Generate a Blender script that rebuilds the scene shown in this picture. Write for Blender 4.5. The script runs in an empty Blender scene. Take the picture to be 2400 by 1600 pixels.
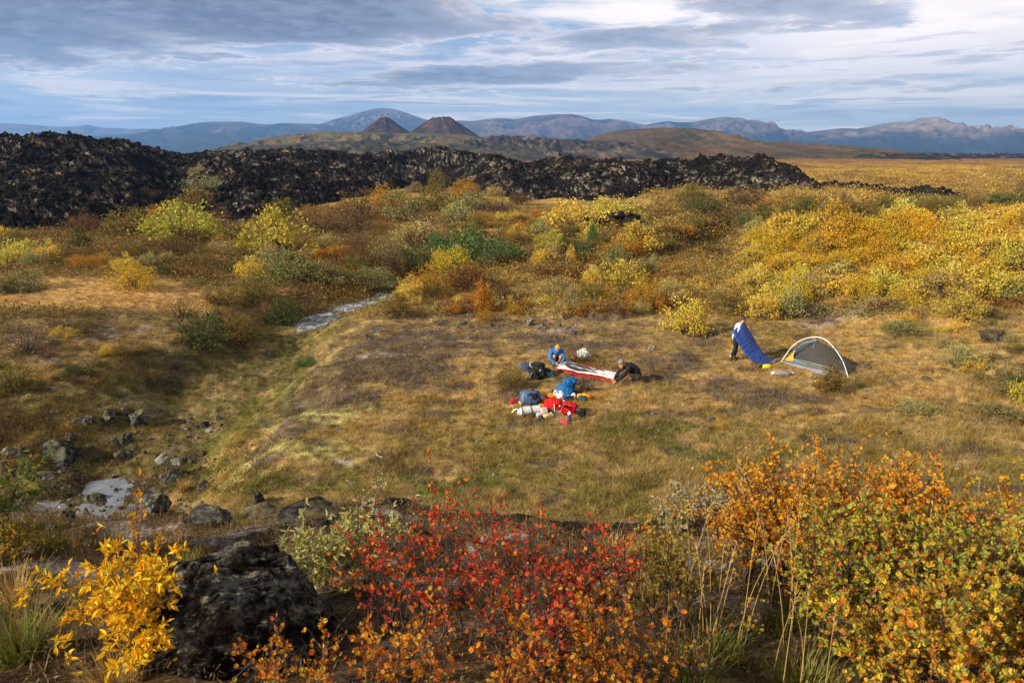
import bpy, math, random
import numpy as np
from mathutils import Vector, Matrix

scene = bpy.context.scene
R = math.radians
rng = np.random.default_rng(7)
random.seed(7)

# ------------------------------------------------------------------ camera
CAM_H = 7.6
PITCH = R(15.37)
FPX = 1600.0            # focal length in photo pixels (photo 2400 x 1600), 24 mm on full frame
cam_data = bpy.data.cameras.new("camera")
cam_data.sensor_width = 36.0
cam_data.lens = 24.0
cam_data.clip_start = 0.05
cam_data.clip_end = 30000.0
cam_data.dof.use_dof = True
cam_data.dof.focus_distance = 24.0
cam_data.dof.aperture_fstop = 6.3
cam = bpy.data.objects.new("camera", cam_data)
scene.collection.objects.link(cam)
cam.location = (0, 0, CAM_H)
cam.rotation_euler = (R(90) - PITCH, 0, 0)
scene.camera = cam

# ------------------------------------------------------------------ exposure
scene.view_settings.view_transform = 'Standard'
scene.view_settings.look = 'None'
scene.view_settings.exposure = 0.86
scene.view_settings.gamma = 1.0
try:
    scene.cycles.max_bounces = 6
    scene.cycles.transparent_max_bounces = 12
    scene.cycles.volume_bounces = 1
except Exception:
    pass

# ------------------------------------------------------------------ sun
SUN_DIR = Vector((-0.80, -0.42, 0.455)).normalized()      # towards the sun: left, a little behind the camera
sun_el = math.asin(SUN_DIR.z)
sun_data = bpy.data.lights.new("sun", 'SUN')
sun_data.energy = 5.0
sun_data.angle = R(0.53)
sun_data.color = (1.0, 0.875, 0.67)
sun = bpy.data.objects.new("sun", sun_data)
scene.collection.objects.link(sun)
sun.rotation_euler = SUN_DIR.to_track_quat('Z', 'Y').to_euler()

# ------------------------------------------------------------------ world: sky texture with cloud layers
world = bpy.data.worlds.new("World")
scene.world = world
world.use_nodes = True
nt = world.node_tree
nt.nodes.clear()


class NT:
    """tiny helper to write node graphs as expressions"""
    def __init__(self, tree):
        self.t = tree

    def n(self, typ, **kw):
        nd = self.t.nodes.new(typ)
        for k, v in kw.items():
            setattr(nd, k, v)
        return nd

    def put(self, sock, v):
        if isinstance(v, bpy.types.NodeSocket):
            self.t.links.new(v, sock)
        elif v is not None:
            try:
                sock.default_value = v
            except Exception:
                sock.default_value = (v[0], v[1], v[2], 1.0)

    def math(self, op, a, b=None, c=None, clamp=False):
        nd = self.n('ShaderNodeMath', operation=op)
        nd.use_clamp = clamp
        self.put(nd.inputs[0], a)
        if b is not None:
            self.put(nd.inputs[1], b)
        if c is not None:
            self.put(nd.inputs[2], c)
        return nd.outputs[0]

    def add(self, a, b): return self.math('ADD', a, b)
    def sub(self, a, b): return self.math('SUBTRACT', a, b)
    def mul(self, a, b): return self.math('MULTIPLY', a, b)
    def div(self, a, b): return self.math('DIVIDE', a, b)

    def smooth(self, v, lo, hi, a=0.0, b=1.0):
        nd = self.n('ShaderNodeMapRange', interpolation_type='SMOOTHSTEP')
        self.put(nd.inputs[0], v)
        nd.inputs[1].default_value = lo
        nd.inputs[2].default_value = hi
        nd.inputs[3].default_value = a
        nd.inputs[4].default_value = b
        return nd.outputs[0]

    def comb(self, x, y, z):
        nd = self.n('ShaderNodeCombineXYZ')
        for i, v in enumerate((x, y, z)):
            self.put(nd.inputs[i], v)
        return nd.outputs[0]

    def sep(self, v):
        nd = self.n('ShaderNodeSeparateXYZ')
        self.put(nd.inputs[0], v)
        return nd.outputs

    def noise(self, vec, scale, detail=5, rough=0.55, dist=0.0):
        nd = self.n('ShaderNodeTexNoise')
        if vec is not None:
            self.put(nd.inputs['Vector'], vec)
        nd.inputs['Scale'].default_value = scale
        nd.inputs['Detail'].default_value = detail
        nd.inputs['Roughness'].default_value = rough
        nd.inputs['Distortion'].default_value = dist
        return nd.outputs[0]

    def mix(self, f, a, b, mode='MIX'):
        nd = self.n('ShaderNodeMix', data_type='RGBA', blend_type=mode)
        self.put(nd.inputs[0], f)
        self.put(nd.inputs[6], a)
        self.put(nd.inputs[7], b)
        return nd.outputs[2]

    def vmath(self, op, a, b=None):
        nd = self.n('ShaderNodeVectorMath', operation=op)
        self.put(nd.inputs[0], a)
        if b is not None:
            self.put(nd.inputs[1], b)
        return nd.outputs[0]


w = NT(nt)
sky = w.n('ShaderNodeTexSky', sky_type='NISHITA')
sky.sun_disc = False
sky.sun_elevation = sun_el
sky.sun_rotation = math.atan2(SUN_DIR.x, SUN_DIR.y)
sky.air_density = 1.0
sky.dust_density = 1.0
sky.ozone_density = 1.5
gen = w.n('ShaderNodeTexCoord').outputs['Generated']
dx, dy, dz = w.sep(gen)
zc = w.math('MAXIMUM', dz, 0.0)
den = w.add(zc, 0.10)
px = w.div(dx, den)
py = w.div(dy, den)
flat = w.comb(px, py, 0.0)                       # a cloud deck overhead, seen in perspective
# --- a warp so that the deck breaks into torn shapes
wn = w.n('ShaderNodeTexNoise')
w.put(wn.inputs['Vector'], flat)
wn.inputs['Scale'].default_value = 0.55
wn.inputs['Detail'].default_value = 3
warp = w.vmath('MULTIPLY', w.vmath('SUBTRACT', wn.outputs[1], (0.5, 0.5, 0.5)), (1.6, 1.0, 0.0))
fl2 = w.vmath('ADD', flat, warp)
streak = w.vmath('MULTIPLY', fl2, (0.75, 1.0, 1.0))
big = w.noise(streak, 0.75, 7, 0.60)              # large cloud masses
mid = w.noise(w.vmath('ADD', streak, (13.1, 4.2, 0)), 2.3, 8, 0.62)
fine = w.noise(w.vmath('ADD', flat, (3.1, 9.2, 0)), 7.0, 8, 0.65)
el = w.div(dz, w.math('MAXIMUM', w.math('SQRT', w.add(w.mul(dx, dx), w.mul(dy, dy))), 0.01))   # tan(elevation)
az = w.div(dx, w.math('MAXIMUM', dy, 0.05))                                                    # tan(azimuth)


def ramp(f, stops):
    nd = w.n('ShaderNodeValToRGB'); w.put(nd.inputs[0], f)
    e = nd.color_ramp.elements
    while len(e) < len(stops):
        e.new(0.5)
    for k, (p, c) in enumerate(stops):
        e[k].position = p; e[k].color = (c[0], c[1], c[2], 1)
    return nd.outputs[0]


def bank(cx, cy, sx, sy, tilt, amount):
    """where in the sky (tan azimuth, tan elevation) the deck is thicker or thinner"""
    ax = w.div(w.sub(az, cx), sx)
    ey = w.div(w.sub(w.sub(el, cy), w.mul(w.sub(az, cx), tilt)), sy)
    return w.mul(w.smooth(w.add(w.mul(ax, ax), w.mul(ey, ey)), 1.6, 0.0), amount)


side = w.smooth(az, -0.55, 0.40)
# thin bright high layer, blue air below and in the gaps
t_hi = w.add(w.mul(big, 0.45), w.mul(mid, 0.55))
hi = w.smooth(t_hi, 0.40, 0.55)
blue = w.mix(w.smooth(el, 0.02, 0.22), (0.44, 0.58, 0.78), (0.38, 0.56, 0.78))
blue = w.mix(0.25, blue, w.vmath('MULTIPLY', sky.outputs[0], (0.09, 0.10, 0.12)))
white = w.mix(side, (0.86, 0.85, 0.85), (1.36, 1.29, 1.20))
cover = w.mul(w.smooth(side, 0, 1, 0.80, 1.0), hi)
cover = w.math('MAXIMUM', cover, w.mul(w.smooth(az, 0.10, 0.45), w.smooth(el, 0.05, 0.12, 0.3, 0.88)))
col = w.mix(cover, blue, white)
# low streaks seen edge-on towards the horizon
sv = w.comb(w.mul(az, 2.6), w.mul(el, 46.0), 2.0)
st = w.noise(sv, 1.0, 7, 0.6, 0.5)
st2 = w.noise(w.vmath('ADD', sv, (5.0, 3.0, 1.0)), 2.1, 7, 0.62, 0.4)
low = w.smooth(el, 0.15, 0.05)
hb = w.mix(side, (0.40, 0.53, 0.73), (0.62, 0.73, 0.85))
col = w.mix(w.mul(low, 0.8), col, hb)
stw = w.mul(low, w.smooth(st, 0.485, 0.60))
col = w.mix(w.mul(stw, 0.85), col, w.mix(side, (1.08, 1.00, 0.96), (1.25, 1.18, 1.12)))
stg = w.mul(w.smooth(el, 0.19, 0.08), w.smooth(st2, 0.52, 0.63))
col = w.mix(w.mul(stg, 0.75), col, w.mix(side, (0.30, 0.37, 0.51), (0.50, 0.57, 0.68)))
# lower, thicker clouds: white torn edges and grey hearts
cov = w.add(w.add(w.mul(big, 0.50), w.mul(mid, 0.42)), w.mul(fine, 0.22))
for bk in [bank(-0.60, 0.185, 0.50, 0.060, 0.0, 0.155), bank(-0.24, 0.180, 0.32, 0.050, -0.02, 0.11), bank(-0.70, 0.120, 0.20, 0.030, 0.0, 0.12),
           bank(-0.35, 0.250, 0.70, 0.045, 0.02, 0.17), bank(0.42, 0.188, 0.26, 0.040, -0.10, 0.20), bank(0.27, 0.145, 0.20, 0.020, -0.02, 0.15),
           bank(0.02, 0.150, 0.14, 0.03, 0, 0.06), bank(0.10, 0.108, 0.30, 0.014, 0.01, 0.15), bank(0.40, 0.083, 0.32, 0.010, -0.01, 0.13), bank(-0.12, 0.085, 0.20, 0.02, 0, 0.10),
           bank(-0.42, 0.120, 0.12, 0.03, 0, 0.05), bank(0.75, 0.22, 0.22, 0.25, 0, -0.16), bank(0.12, 0.21, 0.10, 0.045, 0.0, -0.10), bank(-0.35, 0.075, 0.3, 0.02, 0, -0.05)]:
    cov = w.add(cov, bk)
cov = w.add(cov, w.smooth(az, 0.0, 0.6, 0.0, -0.055))
cov = w.add(cov, w.smooth(el, 0.09, 0.02, 0.0, -0.08))
cov = w.add(cov, w.smooth(el, 0.27, 0.40, 0.0, -0.10))
dens = w.smooth(cov, 0.60, 0.77)
lite = w.mix(side, (0.74, 0.75, 0.78), (0.90, 0.90, 0.91))
shade = ramp(dens, [(0.0, (1.06, 1.01, 0.97)), (0.18, (0.84, 0.82, 0.83)), (0.42, (0.45, 0.475, 0.54)), (0.75, (0.275, 0.305, 0.375)), (1.0, (0.20, 0.232, 0.305))])
shr = ramp(dens, [(0.0, (1.18, 1.14, 1.09)), (0.2, (0.90, 0.90, 0.90)), (0.5, (0.55, 0.60, 0.67)), (1.0, (0.36, 0.41, 0.50))])
shade = w.mix(w.smooth(az, -0.25, 0.20), shade, shr)
lump = w.smooth(w.add(w.mul(mid, 0.45), w.mul(fine, 0.55)), 0.40, 0.60, 0.72, 1.32)
shade = w.vmath('MULTIPLY', shade, w.comb(lump, lump, lump))
col = w.mix(w.smooth(dens, 0.03, 0.30), col, shade)
gain = w.smooth(el, 0.13, 0.0, 1.0, 1.55)
col = w.vmath('MULTIPLY', col, w.comb(w.mul(gain, 1.06), w.mul(gain, 0.98), w.smooth(el, 0.13, 0.0, 0.97, 1.18)))
over = w.smooth(el, 0.26, 0.55, 1.0, 0.30)      # unseen sky overhead dimmed on purpose to lower the ambient light
col = w.vmath('MULTIPLY', col, w.comb(over, over, over))
below = w.smooth(dz, 0.0, -0.05)
col = w.mix(below, col, (0.20, 0.18, 0.15))
bg = w.n('ShaderNodeBackground')
bg.inputs[1].default_value = 0.61
w.put(bg.inputs[0], col)
out = w.n('ShaderNodeOutputWorld')
nt.links.new(bg.outputs[0], out.inputs[0])
# ------------------------------------------------------------------ numpy noise
_perm = np.random.default_rng(3).integers(0, 256, 65536)


def _h(ix, iy, s):
    return _perm[(ix * 7919 + iy * 104729 + s * 1299721) & 65535]


_ga = np.arange(256) / 256.0 * 2 * np.pi
_gx, _gy = np.cos(_ga), np.sin(_ga)


def perlin(x, y, s=0):
    x = np.asarray(x, float); y = np.asarray(y, float)
    xi = np.floor(x).astype(np.int64); yi = np.floor(y).astype(np.int64)
    xf = x - xi; yf = y - yi
    u = xf * xf * xf * (xf * (xf * 6 - 15) + 10); v = yf * yf * yf * (yf * (yf * 6 - 15) + 10)

    def g(dx, dy):
        k = _h(xi + dx, yi + dy, s)
        return _gx[k] * (xf - dx) + _gy[k] * (yf - dy)
    a = g(0, 0); b = g(1, 0); c = g(0, 1); d = g(1, 1)
    return (a + u * (b - a) + v * ((c + u * (d - c)) - (a + u * (b - a)))) * 1.5


def fbm(x, y, s=0, o=4, gain=0.5):
    r = 0; a = 1.0; f = 1.0
    for k in range(o):
        r = r + a * perlin(x * f + 17.3 * k, y * f - 9.7 * k, s + k); a *= gain; f *= 2.03
    return r


def sm(a, b, x):
    t = np.clip((np.asarray(x, float) - a) / (b - a), 0, 1)
    return t * t * (3 - 2 * t)


def lerp(a, b, t):
    return a + (b - a) * t


def s2l(r, g, b):
    f = lambda c: (c / 255 / 12.92) if c / 255 <= 0.04045 else ((c / 255 + 0.055) / 1.055) ** 2.4
    return np.array([f(r), f(g), f(b)])


# ------------------------------------------------------------------ mesh helpers
def link(o, parent=None):
    scene.collection.objects.link(o)
    if parent is not None:
        o.parent = parent
    return o


def nmesh(name, V, F, mat=None, col=None, smooth=False, parent=None, uv=None):
    """one mesh object from numpy arrays; F is an (n,k) array or a list of such arrays"""
    V = np.asarray(V, np.float32)
    Fs = F if isinstance(F, list) else [F]
    Fs = [np.asarray(f, np.int32) for f in Fs if len(f)]
    me = bpy.data.meshes.new(name)
    me.vertices.add(len(V)); me.vertices.foreach_set('co', V.ravel())
    nl = sum(f.size for f in Fs); npg = sum(len(f) for f in Fs)
    me.loops.add(nl); me.polygons.add(npg)
    me.loops.foreach_set('vertex_index', np.concatenate([f.ravel() for f in Fs]))
    tot = np.concatenate([np.full(len(f), f.shape[1], np.int32) for f in Fs])
    st = np.concatenate([[0], np.cumsum(tot)[:-1]]).astype(np.int32)
    me.polygons.foreach_set('loop_start', st)
    try:
        me.polygons.foreach_set('loop_total', tot)
    except Exception:
        pass
    me.polygons.foreach_set('use_smooth', np.full(npg, smooth, bool))
    if col is not None:
        ca = me.color_attributes.new('Col', 'FLOAT_COLOR', 'POINT')
        c4 = np.ones((len(V), 4), np.float32); c4[:, :3] = col
        ca.data.foreach_set('color', c4.ravel())
    me.update(calc_edges=True)
    if mat:
        me.materials.append(mat)
    o = bpy.data.objects.new(name, me)
    return link(o, parent)


def tag(o, label=None, cat=None, group=None, kind=None):
    if label: o['label'] = label
    if cat: o['category'] = cat
    if group: o['group'] = group
    if kind: o['kind'] = kind
    return o


def empty(name, loc, rz=0.0):
    o = bpy.data.objects.new(name, None)
    o.empty_display_size = 0.2
    o.location = loc; o.rotation_euler = (0, 0, rz)
    return link(o)


def copy_tree(root):
    c = root.copy(); scene.collection.objects.link(c)
    for ch in root.children:
        d = ch.copy(); scene.collection.objects.link(d); d.parent = c
        for g in ch.children:
            e = g.copy(); scene.collection.objects.link(e); e.parent = d
    return c


def grid_faces(nr, nc):
    i = np.arange(nr - 1)[:, None] * nc + np.arange(nc - 1)[None, :]
    return np.stack([i, i + 1, i + 1 + nc, i + nc], -1).reshape(-1, 4)


# ------------------------------------------------------------------ materials
def new_mat(name):
    m = bpy.data.materials.new(name); m.use_nodes = True
    m.node_tree.nodes.clear()
    return m, NT(m.node_tree)


def finish(m, n, color, rough=0.85, bump=None, bump_d=0.02, spec=0.3, **kw):
    p = n.n('ShaderNodeBsdfPrincipled')
    n.put(p.inputs['Base Color'], color)
    n.put(p.inputs['Roughness'], rough)
    p.inputs['Specular IOR Level'].default_value = spec if rough < .9 else 0.0
    for k, v in kw.items():
        n.put(p.inputs[k.replace('_', ' ')], v)
    if bump is not None:
        b = n.n('ShaderNodeBump'); b.inputs['Distance'].default_value = bump_d
        b.inputs['Strength'].default_value = 1.0
        n.put(b.inputs['Height'], bump)
        m.node_tree.links.new(b.outputs[0], p.inputs['Normal'])
    o = n.n('ShaderNodeOutputMaterial')
    m.node_tree.links.new(p.outputs[0], o.inputs[0])
    return m


def mat_attr(name, rough=0.9, var=0.35, scale=9.0, bump_d=0.0, spec=0.2, scale2=None):
    """albedo from the mesh's colour attribute, broken up by object-space noise"""
    m, n = new_mat(name)
    a = n.n('ShaderNodeAttribute'); a.attribute_name = 'Col'
    pos = n.n('ShaderNodeNewGeometry').outputs['Position']
    nz = n.noise(pos, scale, 6, 0.65)
    f = n.smooth(nz, 0.3, 0.7, 1 - var, 1 + var)
    c = n.vmath('MULTIPLY', a.outputs[0], n.comb(f, f, f))
    return finish(m, n, c, rough, nz if bump_d else None, bump_d, spec)


def mat_leaf(name, trans=0.35, hue_var=0.12):
    m, n = new_mat(name)
    a = n.n('ShaderNodeAttribute'); a.attribute_name = 'Col'
    oi = n.n('ShaderNodeObjectInfo').outputs['Random']
    f = n.smooth(oi, 0, 1, 1 - hue_var, 1 + hue_var)
    c = n.vmath('MULTIPLY', a.outputs[0], n.comb(f, n.add(n.mul(oi, -hue_var), 1 + hue_var * 0.5), 1.0))
    d = n.n('ShaderNodeBsdfPrincipled'); n.put(d.inputs['Base Color'], c)
    d.inputs['Roughness'].default_value = 0.55; d.inputs['Specular IOR Level'].default_value = 0.10
    t = n.n('ShaderNodeBsdfTranslucent'); n.put(t.inputs[0], c)
    x = n.n('ShaderNodeMixShader'); x.inputs[0].default_value = trans
    m.node_tree.links.new(d.outputs[0], x.inputs[1]); m.node_tree.links.new(t.outputs[0], x.inputs[2])
    o = n.n('ShaderNodeOutputMaterial'); m.node_tree.links.new(x.outputs[0], o.inputs[0])
    return m


def mat_plain(name, rgb, rough=0.7, var=0.2, scale=40.0, bump_d=0.0, spec=0.3, **kw):
    m, n = new_mat(name)
    tc = n.n('ShaderNodeTexCoord').outputs['Object']
    nz = n.noise(tc, scale, 4, 0.6)
    c = n.mix(n.smooth(nz, 0.3, 0.7), tuple(np.array(rgb) * (1 - var)), tuple(np.minimum(np.array(rgb) * (1 + var), 0.95)))
    return finish(m, n, c, rough, nz if bump_d else None, bump_d, spec, **kw)


# ------------------------------------------------------------------ terrain height
def ray(u, v):
    du = (u - 1200) / FPX; dv = (v - 800) / FPX
    c, s = math.cos(PITCH), math.sin(PITCH)
    return np.array([du, c - dv * s, -s - dv * c])


def at_z(u, v, z):
    d = ray(u, v); t = (z - CAM_H) / d[2]
    return np.array([d[0] * t, d[1] * t, z])


def at_y(u, v, y):
    d = ray(u, v); t = y / d[1]
    return np.array([d[0] * t, y, CAM_H + d[2] * t])


GULLY = [at_z(-200, 1330, -1.75), at_z(60, 1240, -1.7), at_z(180, 1205, -1.65), at_z(330, 1090, -1.5), at_z(450, 1020, -1.4), at_z(540, 920, -1.3),
         at_z(640, 820, -1.15), at_z(720, 755, -1.05), at_z(810, 725, -0.95), at_z(900, 695, -0.85), at_z(960, 660, -0.75), at_z(1060, 635, -0.65),
         at_z(1250, 622, -0.6), at_z(1400, 618, -0.6), at_z(1540, 615, -0.6), at_z(1640, 585, -0.5), at_z(1720, 555, -0.2)]
GW = [6.5, 6.5, 6.3, 5.6, 5.2, 5.0, 4.6, 4.2, 3.6, 3.0, 2.6, 2.4, 2.4, 2.4, 2.6, 3.0, 3.0]


def gully(x, y):
    best = np.full(np.shape(x), 1e9); zz = np.zeros(np.shape(x)); ww = np.ones(np.shape(x))
    for (a, b, wa, wb) in zip(GULLY[:-1], GULLY[1:], GW[:-1], GW[1:]):
        d = b[:2] - a[:2]; L = d @ d
        t = np.clip(((x - a[0]) * d[0] + (y - a[1]) * d[1]) / L, 0, 1)
        q = np.hypot(x - a[0] - t * d[0], y - a[1] - t * d[1])
        k = q < best
        best = np.where(k, q, best); zz = np.where(k, a[2] + t * (b[2] - a[2]), zz); ww = np.where(k, wa + t * (wb - wa), ww)
    return best, zz, ww


def bank_mask(x, y):
    ax, ay, bx, by = 10.2, 37.2, 25.0, 31.0       # foot of the bank, facing the camp
    nx, ny = -(by - ay), (bx - ax); l = math.hypot(nx, ny)
    wob = 1.3 * perlin(x / 5.0, y / 5.0, 21)
    s1 = ((x - ax) * nx + (y - ay) * ny) / l + wob
    ax, ay, bx, by = 10.2, 36.0, 18.5, 57.0       # its left end, beside the stream
    nx, ny = (by - ay), -(bx - ax); l = math.hypot(nx, ny)
    s2 = ((x - ax) * nx + (y - ay) * ny) / l + wob
    return sm(0, 8.5, s1) * sm(-0.5, 5.0, s2) * (1 - 0.75 * sm(54, 80, y)), s1, s2


_fy = np.array([-30, -6, 0.4, 2.0, 4.0, 5.6, 6.7, 7.3, 8.2, 10.0, 12.0, 14.0, 16.0, 20.0])
_fz = np.array([5.2, 5.9, 5.95, 5.5, 4.74, 4.15, 3.80, 3.62, 2.55, 1.35, 0.5, 0.12, 0.0, 0.0])


def ground_h(x, y):
    x = np.asarray(x, float); y = np.asarray(y, float)
    r = np.hypot(x, y)
    z = 1.5 * sm(46, 100, y) + 0.12 * fbm(x / 9, y / 9, 5, 3) * sm(14, 22, y) * (1 - 0.6 * sm(300, 900, y))
    z = z + 1.0 * fbm(x / 60, y / 60, 8, 2) * sm(70, 160, y)
    # hummocks among the scrub
    z = z + 0.55 * sm(33, 42, y) * (1 - sm(60, 75, y)) * sm(-0.1, 0.7, fbm(x / 6, y / 6, 41, 2)) * sm(-5, 0, x)
    # lumpy rise on the right of the camp
    z = z + sm(14.5, 20, x + 0.8 * perlin(x / 4, y / 4, 2)) * sm(15, 22, y) * (0.75 + 0.35 * perlin(x / 3.1, y / 3.1, 6))
    # left shoulder above the gully
    z = z + 0.7 * sm(-14, -22, x) * sm(18, 30, y) * (1 - sm(60, 80, y))
    m, s1, s2 = bank_mask(x, y)
    z = z + m * (2.75 + 0.35 * fbm(x / 7, y / 7, 9, 2))
    q, gz, gw = gully(x, y)
    qn = q + 0.9 * fbm(x / 3.3, y / 3.3, 13, 3) * np.clip(gw / 5, 0.3, 1.2)
    z = lerp(gz + 0.05 * fbm(x / 1.1, y / 1.1, 31, 3) + 0.05 * fbm(x / 0.45, y / 0.45, 35, 3) * sm(50, 30, y), z, sm(0.16, 1.0, qn / gw))
    # foreground spur the camera stands on
    yw = y + 0.45 * fbm(x / 2.5, y / 7, 51, 3) * sm(3, 6, y)
    f = np.interp(yw, _fy, _fz) + 0.10 * fbm(x / 1.3, y / 1.3, 61, 4) * sm(1.5, 3, y) * (1 - sm(9, 13, y))
    z = np.where(y < 15, lerp(np.maximum(f, z), z, sm(11.5, 15, y)), z)
    f = f - 0.42 * sm(-3.6, -5.2, x) * sm(3.5, 6, y) + 0.34 * np.exp(-((x + 3.35) / 0.75) ** 2 - ((y - 6.6) / 0.8) ** 2)
    # cut soil edge at the lip
    z = z - 0.22 * sm(6.7, 7.25, yw) * (1 - sm(8, 9, yw)) * sm(-4.5, -2.6, x)
    # fine relief of turf
    z = z + 0.035 * fbm(x / 0.8, y / 0.8, 71, 3) * (1 - sm(60, 90, r)) + 0.10 * fbm(x / 2.6, y / 2.6, 81, 2) * sm(28, 40, y) * (1 - sm(120, 200, y))
    # broken turf steps on the meadow
    for (u, v, hw, dep) in ((1400, 742, 1.9, 0.42), (1300, 655, 1.9, 0.4), (1690, 640, 1.5, 0.35)):
        p = at_z(u, v, 0.1)
        k = np.exp(-((x - p[0]) / hw) ** 4)
        wy = y - p[1] + 0.25 * np.sin((x - p[0]) * 2.2) + 0.3 * perlin(x * 1.3, y * 0.2, 15)
        z = z + dep * k * sm(-0.15, 0.12, wy) * (1 - sm(0.2, 3.2, wy))
    return z


# ------------------------------------------------------------------ lava flow height
LU = np.array([-700, -300, 0, 100, 200, 250, 300, 350, 400, 440, 500, 600, 750, 850, 950, 1020, 1100, 1200, 1300, 1400, 1500, 1600, 1700, 1780, 1850, 1900, 1950, 1990], float)
LTOP = np.array([300, 296, 302, 306, 313, 320, 322, 334, 350, 356, 353, 352, 347, 352, 352, 340, 354, 374, 372, 370, 373, 373, 368, 368, 385, 407, 440, 482], float)
LB = np.array([580, 575, 566, 560, 550, 542, 528, 505, 500, 520, 538, 532, 488, 468, 446, 444, 455, 478, 474, 484, 486, 466, 474, 480, 482, 484, 486, 487], float)
LD = np.array([55, 55, 52, 52, 50, 48, 46, 44, 50, 60, 66, 66, 56, 48, 44, 40, 44, 40, 38, 36, 34, 32, 28, 22, 16, 11, 6, 3], float)
_c, _s = math.cos(PITCH), math.sin(PITCH)


def _tan_el(v):                       # dz/dy of the ray through photo row v
    dv = (np.asarray(v, float) - 800) / FPX
    return (-_s - dv * _c) / (_c - dv * _s)


def _sx(u, v):                        # dx/dy
    dv = (np.asarray(v, float) - 800) / FPX
    return (np.asarray(u, float) - 1200) / FPX / (_c - dv * _s)


# tables in world terms: azimuth slope -> front distance, crest distance, crest height
LAZ = _sx(LU, 420.0)
_g0 = np.array([1.1] * len(LU)); _g0[LU < 500] = 0.4
LD0 = (_g0 - CAM_H) / _tan_el(LB)
LD1 = LD0 + LD
LZC = CAM_H + _tan_el(LTOP) * LD1 - np.interp(LU, [0, 500, 1400, 1700, 1990], [1.2, 0.9, 0.7, 1.0, 0.3])


def lava_h(x, y):
    x = np.asarray(x, float); y = np.asarray(y, float)
    a = x / np.maximum(y, 1.0)
    d0 = np.interp(a, LAZ, LD0); d1 = np.interp(a, LAZ, LD1); zc = np.interp(a, LAZ, LZC)
    d0 = d0 + 3.5 * fbm(x / 11, y / 11, 101, 3)
    t = (y - d0) / np.maximum(d1 - d0, 2.0)
    prof = 0.22 * sm(-0.02, 0.14, t) + 0.40 * sm(0.05, 0.70, t) + 0.38 * sm(0.45, 1.02, t)
    g = 0.3 + 1.0 * sm(60, 100, y)
    z = g - 0.8 + (zc - g + 0.8) * prof
    z = z - 5.0 * sm(1.15, 2.6, t)
    body = sm(-0.05, 0.15, t)
    z = z + body * (0.95 * fbm(x / 9, y / 9, 111, 3) + 0.5 * fbm(x / 24, y / 18, 115, 2) + 0.35 * np.abs(fbm(x / 2.6, y / 2.6, 121, 2)) * 1.6 - 0.25)
    z = np.where(t < -0.02, z - 1.5, z)
    z = np.where((a > LAZ[-1]) | (y < 50), -3.0, z)
    return z


def surf(x, y):
    return np.maximum(ground_h(x, y), lava_h(x, y))


def hit(u, v, f=None):
    """first point of the land under photo pixel (u, v)"""
    f = f or surf
    d = ray(u, v); t = 1.8
    ts = 1.8 * 1.006 ** np.arange(1400)
    X = d[0] * ts; Y = d[1] * ts; Z = CAM_H + d[2] * ts
    below = Z < f(X, Y)
    if not below.any():
        return at_z(u, v, 0.0)
    i = int(np.argmax(below))
    lo, hi = ts[max(i - 1, 0)], ts[i]
    for _ in range(12):
        mid = 0.5 * (lo + hi)
        if CAM_H + d[2] * mid < float(f(d[0] * mid, d[1] * mid)):
            hi = mid
        else:
            lo = mid
    return np.array([d[0] * hi, d[1] * hi, float(f(d[0] * hi, d[1] * hi))])


def hits(us, vs, f=None):
    """the same for arrays"""
    f = f or surf
    us = np.asarray(us, float); vs = np.asarray(vs, float)
    du = (us - 1200) / FPX; dv = (vs - 800) / FPX
    D = np.stack([du, _c - dv * _s, -_s - dv * _c], -1)
    t = np.full(us.shape, 1.8); prev = t.copy(); done = np.zeros(us.shape, bool)
    for k in range(420):
        tn = t * 1.02
        live = ~done
        if not live.any() or t[live].min() > 3000:
            break
        X = D[live, 0] * tn[live]; Y = D[live, 1] * tn[live]; Z = CAM_H + D[live, 2] * tn[live]
        b = Z < f(X, Y)
        idx = np.where(live)[0]
        prev[idx] = t[idx]; t[idx] = tn[idx]
        done[idx[b]] = True
    lo, hi = prev, t.copy()
    for _ in range(9):
        mid = 0.5 * (lo + hi)
        b = CAM_H + D[:, 2] * mid < f(D[:, 0] * mid, D[:, 1] * mid)
        hi = np.where(b, mid, hi); lo = np.where(b, lo, mid)
    P = D * hi[:, None]; P[:, 2] = f(P[:, 0], P[:, 1])
    return P, done


def px_per_m(p):
    """photo pixels per metre at a world point"""
    depth = p[1] * _c + (CAM_H - p[2]) * _s
    return FPX / depth
# ------------------------------------------------------------------ ground colours (albedo)
C_DRY = np.array([.38, .26, .105]); C_OLIVE = np.array([.17, .125, .032]); C_SOIL = np.array([.092, .070, .058])
C_MOSS = np.array([.42, .38, .15]); C_RUST = np.array([.25, .095, .020]); C_GREEN = np.array([.085, .105, .025])
C_EARTH = np.array([.040, .028, .021]); C_LICH = np.array([.36, .30, .28]); C_OCHRE = np.array([.40, .21, .035])
C_YEL = np.array([.48, .30, .055])


def _spots(x, y, lst, seed):
    m = np.zeros(np.shape(x))
    wob = 0.55 * fbm(x / 1.4, y / 1.4, seed, 4)
    for (u, v, su, sv) in lst:
        p = at_z(u, v, 0.0); q = at_z(u + su, v, 0.0); t = at_z(u, v - sv, 0.0)
        rx = abs(q[0] - p[0]); ry = abs(t[1] - p[1])
        d = np.hypot((x - p[0]) / rx, (y - p[1]) / ry)
        m = np.maximum(m, 1 - sm(0.55, 1.15, d + wob))
    return m


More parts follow.
